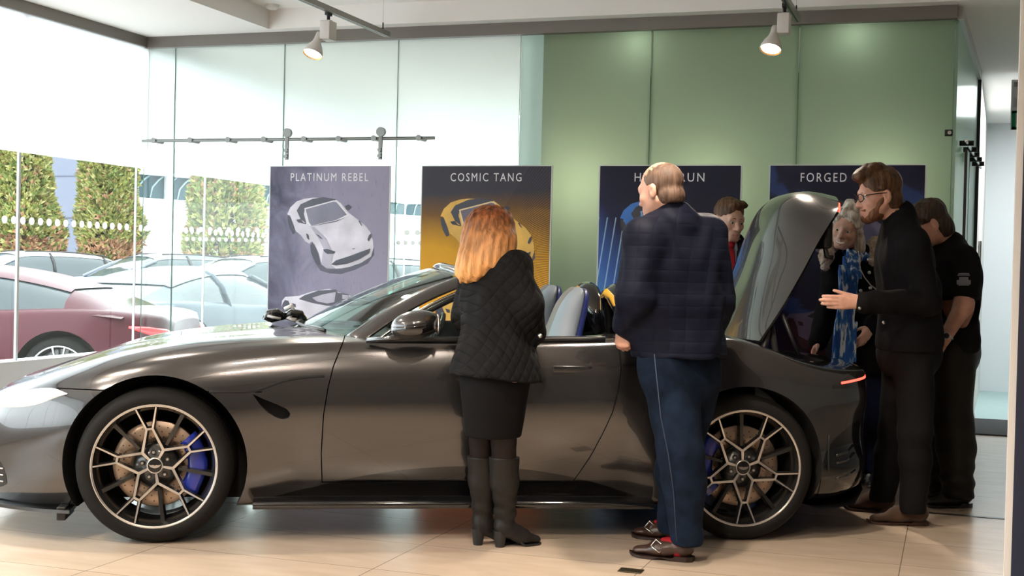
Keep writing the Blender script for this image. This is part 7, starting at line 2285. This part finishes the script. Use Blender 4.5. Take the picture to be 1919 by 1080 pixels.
def parked_car(label, loc, heading, color, kind, group='cars parked outside'):
    """loc: ground point under the middle; heading: direction of the nose"""
    rz = math.atan2(heading[1], heading[0])
    t = empty('car', loc, rz, label, 'car', group)
    pm = mat('parked_paint_%02d' % (len([k for k in MATS if k.startswith('parked_paint')])), color, 0.35, 0.0, coat=0.12, spec=0.25)
    if kind == 'coupe':
        L, W_, wb, R = 4.6, 0.96, 2.75, 0.345
        X = [-2.30, -2.22, -2.0, -1.5, -0.9, 0.0, 0.8, 1.4, 1.9, 2.2, 2.30]
        HW = [0.55, 0.78, 0.90, 0.96, 0.95, 0.92, 0.93, 0.95, 0.90, 0.74, 0.5]
        ZS = [0.80, 0.86, 0.89, 0.92, 0.90, 0.86, 0.84, 0.80, 0.70, 0.60, 0.52]
        ZC = [0.84, 0.90, 0.94, 0.96, 0.95, 0.93, 0.91, 0.86, 0.76, 0.65, 0.56]
        gx = [(-1.95, 0.90, 0.95, 0.60), (-1.4, 1.10, 0.88, 0.60), (-0.8, 1.235, 0.86, 0.58), (-0.2, 1.285, 0.85, 0.56), (0.25, 1.255, 0.85, 0.56), (0.7, 1.08, 0.86, 0.62), (1.15, 0.88, 0.86, 0.72)]
    else:
        L, W_, wb, R = 4.6, 0.93, 2.75, 0.36
        X = [-2.28, -2.20, -1.9, -1.4, -0.7, 0.0, 0.8, 1.3, 1.8, 2.15, 2.28]
        HW = [0.62, 0.80, 0.89, 0.93, 0.92, 0.92, 0.92, 0.93, 0.88, 0.74, 0.55]
        ZS = [0.95, 1.0, 1.02, 1.02, 1.0, 0.98, 0.97, 0.94, 0.86, 0.76, 0.68]
        ZC = [0.97, 1.02, 1.05, 1.06, 1.05, 1.05, 1.05, 1.02, 0.96, 0.86, 0.74]
        gx = [(-2.15, 1.0, 0.84, 0.62), (-1.85, 1.33, 0.86, 0.64), (-1.2, 1.43, 0.88, 0.64), (-0.4, 1.46, 0.88, 0.62), (0.25, 1.43, 0.88, 0.60), (0.65, 1.27, 0.88, 0.66), (1.10, 1.02, 0.88, 0.76)]
    gp = lambda A, x: float(pchip(X, A, x))
    mb = MB(); rows = []
    for x in np.linspace(X[0], X[-1], 64):
        hw, zs, zc = gp(HW, x), gp(ZS, x), gp(ZC, x)
        half = catmull([(0, 0.20), (hw - 0.16, 0.20), (hw - 0.03, 0.27), (hw, 0.45), (hw, 0.62), (hw - 0.02, zs - 0.12), (hw - 0.07, zs), (hw * 0.6, zs + 0.7 * (zc - zs)), (0, zc)], 4)
        half = [(x, max(p[0], 0), p[1]) for p in half]
        rows.append(half + [(x, -y, z) for _, y, z in half[-2:0:-1]])
    n = len(rows[0]); mb.grid(rows, pm, True, closed_v=True, flip=False)
    mb.add(rows[0], [tuple(range(n))], pm); mb.add(rows[-1], [tuple(reversed(range(n)))], pm)
    me = mb.mesh('body')
    import bmesh
    bm = bmesh.new(); bm.from_mesh(me); bmesh.ops.remove_doubles(bm, verts=bm.verts, dist=1e-5); bmesh.ops.recalc_face_normals(bm, faces=bm.faces); bm.to_mesh(me); bm.free()
    o = bpy.data.objects.new('body', me); COL.objects.link(o)
    axles = (-wb / 2 - 0.02, wb / 2)
    for ax in axles:
        c = MB()
        c.cyl((ax, -1.2, R), (ax, -0.62, R), R + 0.055, M_WELL, seg=48); boolean(o, cutter(c))
        c = MB(); c.cyl((ax, 0.62, R), (ax, 1.2, R), R + 0.055, M_WELL, seg=48); boolean(o, cutter(c))
    smooth_angle(o, 32); o.parent = t
    # glasshouse: side windows, screens, roof
    G_ = np.array(catmull(gx, 5)); gl = MB(); rf = MB(); rowsg = []
    for x, z, wb_, wr in G_:
        zb = gp(ZS, x) - 0.03; zb = min(zb, z - 0.005)
        rowsg.append([(x, wb_, zb), (x, wb_ * 0.55 + wr * 0.45 + 0.03, zb + 0.55 * (z - zb)), (x, wr + 0.05, zb + 0.86 * (z - zb)), (x, wr - 0.05, z - 0.02 * (z - zb)), (x, wr * 0.5, z + 0.02 * (z > 1.1)), (x, 0, z + 0.028 * (z > 1.1))])
    full = [r + [(a, -b, c) for a, b, c in r[-2::-1]] for r in rowsg]
    if kind == 'coupe':     # the rear quarters are painted, the screen between them is glass
        gl.grid(full[5:], M_WINDOW, True, flip=True); gl.grid([r[3:8] for r in full[:6]], M_WINDOW, True, flip=True)
        rf.grid([r[:4] for r in full[:6]], pm, True, flip=True); rf.grid([r[7:] for r in full[:6]], pm, True, flip=True)
    else:
        gl.grid(full, M_WINDOW, True, flip=True)
    gl.build('windows', t)
    k0, k1 = (5, 21) if kind == 'coupe' else (4, 22)
    top = [[(a, b, c + 0.012) for a, b, c in r[2:9]] for r in full[k0:k1]]
    rf.grid(top, pm, True, flip=True)
    for s in (1, -1):
        for a, b in ((k1 - 1, len(full) - 1),):
            rf.tube([(full[k][2 if s > 0 else 8][0], full[k][2 if s > 0 else 8][1] * 1.01, full[k][2 if s > 0 else 8][2] + 0.012) for k in range(a, b + 1)], 0.035, pm, seg=8)
        for xx in ((-0.55,) if kind == 'coupe' else (-1.55, -0.35)):
            k = int(np.argmin(abs(G_[:, 0] - xx))); j = k + 1
            q = [full[k][i if s > 0 else 10 - i] for i in range(4)]
            rf.tube([(p[0], p[1] * 1.012, p[2]) for p in q], 0.032, M_BLACK if kind != 'coupe' else pm, seg=6)
        if kind != 'coupe':
            rf.tube([(r[3 if s > 0 else 7][0], r[3 if s > 0 else 7][1], r[3 if s > 0 else 7][2] + 0.05) for r in full[6:20]], 0.014, M_BLACK, seg=6)
    rf.build('roof', t)
    for s in (1, -1):
        m_ = MB(); k = np.argmin(abs(G_[:, 0] - 0.55)); m_.ball((0.62, s * 1.0, gp(ZS, 0.6) + 0.07), (0.07, 0.10, 0.065), M_BLACK if kind != 'coupe' else pm, 14, 8); m_.build('mirror', t)
        lm = MB(); lm.tube([(-2.0, s * (gp(HW, -2.0) - 0.004), gp(ZS, -2.0) - 0.10), (-2.15, s * (gp(HW, -2.15) - 0.0), gp(ZS, -2.0) - 0.13), (-2.26, s * (gp(HW, -2.26) - 0.01), gp(ZS, -2.0) - 0.165), (-2.29, s * (gp(HW, -2.29) - 0.06), gp(ZS, -2.0) - 0.19)], [0.012, 0.035, 0.048, 0.042], mat('red_lamp_glass', (0.55, 0.02, 0.03), 0.2, coat=1.0, emit=(1.0, 0.06, 0.05), emit_s=0.5), seg=10); lm.build('rear_lamp', t)
        hl = MB(); hl.ball((2.02, s * (gp(HW, 2.02) - 0.10), gp(ZS, 2.0) - 0.06), (0.16, 0.10, 0.05), M_HEADLAMP, 14, 8); hl.build('front_lamp', t)
    for ax in axles:
        for s in (1, -1):
            M = Matrix.Translation((ax, s * (W_ - 0.02), R)) @ Matrix.Rotation(-s * math.pi / 2, 4, 'X')
            w = MB(); w.lathe([(R * .76, 0.0), (R * .80, 0.004), (R - .02, -0.006), (R, -0.04), (R, -0.20), (R * .7, -.22)], M_TYRE, M, 40)
            wh = w.build('wheel', t)
            r = MB(); r.lathe([(R * .77, 0.0), (R * .72, -0.01), (R * .68, -0.15)], M_RIMBLACK, M, 36); r.lathe([(R * .775, 0.003), (R * .74, 0.001)], M_ALU, M, 36); r.lathe([(0.0, -0.06), (R * .68, -0.09)], M_RIMBLACK, M, 24)
            for k in range(10):
                a = k * math.pi / 5 + (0.16 if k % 2 else -0.16) * 0.6
                r.tube([M @ Vector((0.05 * math.cos(a), 0.05 * math.sin(a), -0.03)), M @ Vector((R * .74 * math.cos(a), R * .74 * math.sin(a), -0.004))], 0.011, M_ALU, seg=5)
            r.build('rim', wh)
    return t


def place(px, dep, du=0.0, dd=0.0):
    q = at(px, 600, dep) + FLAT_R * du + FLAT_F * dd
    return (float(q[0]), float(q[1]), GZ)


# maroon coupe, tail to the right, close to the glass: rear axle on the 110 px column
parked_car('maroon coupe parked closest to the left window, tail lamp to the right', place(110, 11.5, -1.40, 0.96), -FLAT_R, (0.075, 0.010, 0.018), 'coupe')
c = at(380, 600, 14.6)
parked_car('dark slate coupe parked nose away behind the maroon coupe', (float(c[0]) - 0.98, float(c[1]) + 1.40, GZ), np.array([0.05, 1.0, 0]), (0.075, 0.095, 0.115), 'coupe')
HD = dir3(-0.70, -0.71)
parked_car('silver grey estate car in front of the middle conifer', place(205, 25.5, 0.6, 0.9), HD, (0.17, 0.19, 0.23), 'estate')
parked_car('pale silver estate car in front of the right conifer', place(385, 23.8, 0.6, 0.9), HD, (0.27, 0.29, 0.33), 'estate')
parked_car('white car at the left edge under the left conifer', place(0, 27.0, 0.0, 1.0), HD, (0.5, 0.51, 0.53), 'estate')
parked_car('white car partly behind the lavender banner', place(575, 21.6, 0.6, 0.9), HD, (0.45, 0.47, 0.5), 'estate')


def conifer(label, px, dep, width, height, seed, lean=0.0):
    rng = np.random.RandomState(seed)
    b = at(px, 560, dep)
    t = empty('conifer', (float(b[0]), float(b[1]), GZ), 0, label, 'tree', 'conifers beyond the car park')
    tr = MB(); tr.tube([(0, 0, 0), (0.03, 0, height * 0.3), (0, 0.02, height * 0.9)], [0.13, 0.10, 0.02], mat('conifer_bark', (0.16, 0.10, 0.07), 0.9), seg=8)
    for k in range(26):
        a = rng.rand() * 6.28; z = 0.25 + rng.rand() * 0.9; r = width * (0.25 + 0.25 * rng.rand())
        tr.tube([(0, 0, z), (r * 0.5 * math.cos(a), r * 0.5 * math.sin(a), z + 0.12), (r * math.cos(a), r * math.sin(a), z + 0.35 + 0.3 * rng.rand())], [0.025, 0.016, 0.006], MATS['conifer_bark'], seg=5)
    tr.build('trunk', t)
    mats = [mat('leaf_yellow_green', (0.29, 0.29, 0.075), 0.75), mat('leaf_green', (0.17, 0.23, 0.06), 0.75), mat('leaf_pale', (0.41, 0.39, 0.16), 0.75), mat('leaf_rust', (0.40, 0.22, 0.12), 0.8)]
    V = [[] for _ in mats]; Fc = [[] for _ in mats]
    lumps = [(rng.rand() * 6.28, 0.12 + 0.88 * rng.rand(), 0.10 + 0.12 * rng.rand()) for _ in range(46)]
    N_ = 8000
    for k in range(N_):
        h = 0.10 + 0.90 * rng.rand() ** 0.9; a = rng.rand() * 6.2832
        prof = width / 2 * (1.0 - 0.55 * max(0, (h - 0.25) / 0.75) ** 1.6) * min(1, 0.6 + h * 2.0)
        bump = sum(d * math.exp(-(((a - la + math.pi) % 6.2832 - math.pi) / 0.38) ** 2 - ((h - lh) / 0.07) ** 2) for la, lh, d in lumps)
        r = prof * (0.78 + bump) * (0.72 + 0.28 * rng.rand() ** 0.4)
        c = np.array([r * math.cos(a), r * math.sin(a), h * height])
        out = np.array([math.cos(a), math.sin(a), 0.7 + 0.5 * rng.rand()]); out /= np.linalg.norm(out)
        low = h < 0.30
        mi = 3 if rng.rand() < (0.65 if low else 0.10) else int(rng.choice([0, 1, 2], p=[0.45, 0.27, 0.28]))
        for j in range(3):
            d = out + rng.randn(3) * 0.55; d /= np.linalg.norm(d); s = np.cross(d, rng.randn(3)); s /= np.linalg.norm(s)
            L = 0.09 + 0.10 * rng.rand(); wdt = 0.030 + 0.022 * rng.rand()
            o = len(V[mi])
            V[mi] += [tuple(c - d * L * 0.3), tuple(c + s * wdt + d * L * 0.3), tuple(c + d * L), tuple(c - s * wdt + d * L * 0.3)]
            Fc[mi].append((o, o + 1, o + 2, o + 3))
    fb = MB()
    for mi, m in enumerate(mats): fb.add(V[mi], Fc[mi], m)
    fb.build('foliage', t)


conifer('broad conifer at the left edge of the window, tallest of the three', 40, 31.5, 1.62, 6.2, 3)
conifer('rust tipped conifer in the middle of the three trees', 200, 32.0, 1.62, 6.0, 5)
conifer('bushy conifer to the left of the lavender banner', 418, 31.0, 2.05, 5.2, 9)
hq = at(300, 480, 36.0)
t = empty('hedge', (float(hq[0]), float(hq[1]), GZ), 0, 'low clipped green hedge far behind the parked cars', 'hedge')
rng = np.random.RandomState(2); V = []; Fc = []
for k in range(3500):
    c = np.array([rng.rand() * 6 - 3, rng.rand() * 0.7, 0.1 + rng.rand() * 1.35]); d = rng.randn(3); d /= np.linalg.norm(d); s = np.cross(d, rng.randn(3)); s /= np.linalg.norm(s); o = len(V)
    V += [tuple(c - d * 0.08), tuple(c + s * 0.05), tuple(c + d * 0.08), tuple(c - s * 0.05)]; Fc.append((o, o + 1, o + 2, o + 3))
MB().add(V, Fc, mat('hedge_green', (0.05, 0.16, 0.07), 0.7)).build('foliage', t)
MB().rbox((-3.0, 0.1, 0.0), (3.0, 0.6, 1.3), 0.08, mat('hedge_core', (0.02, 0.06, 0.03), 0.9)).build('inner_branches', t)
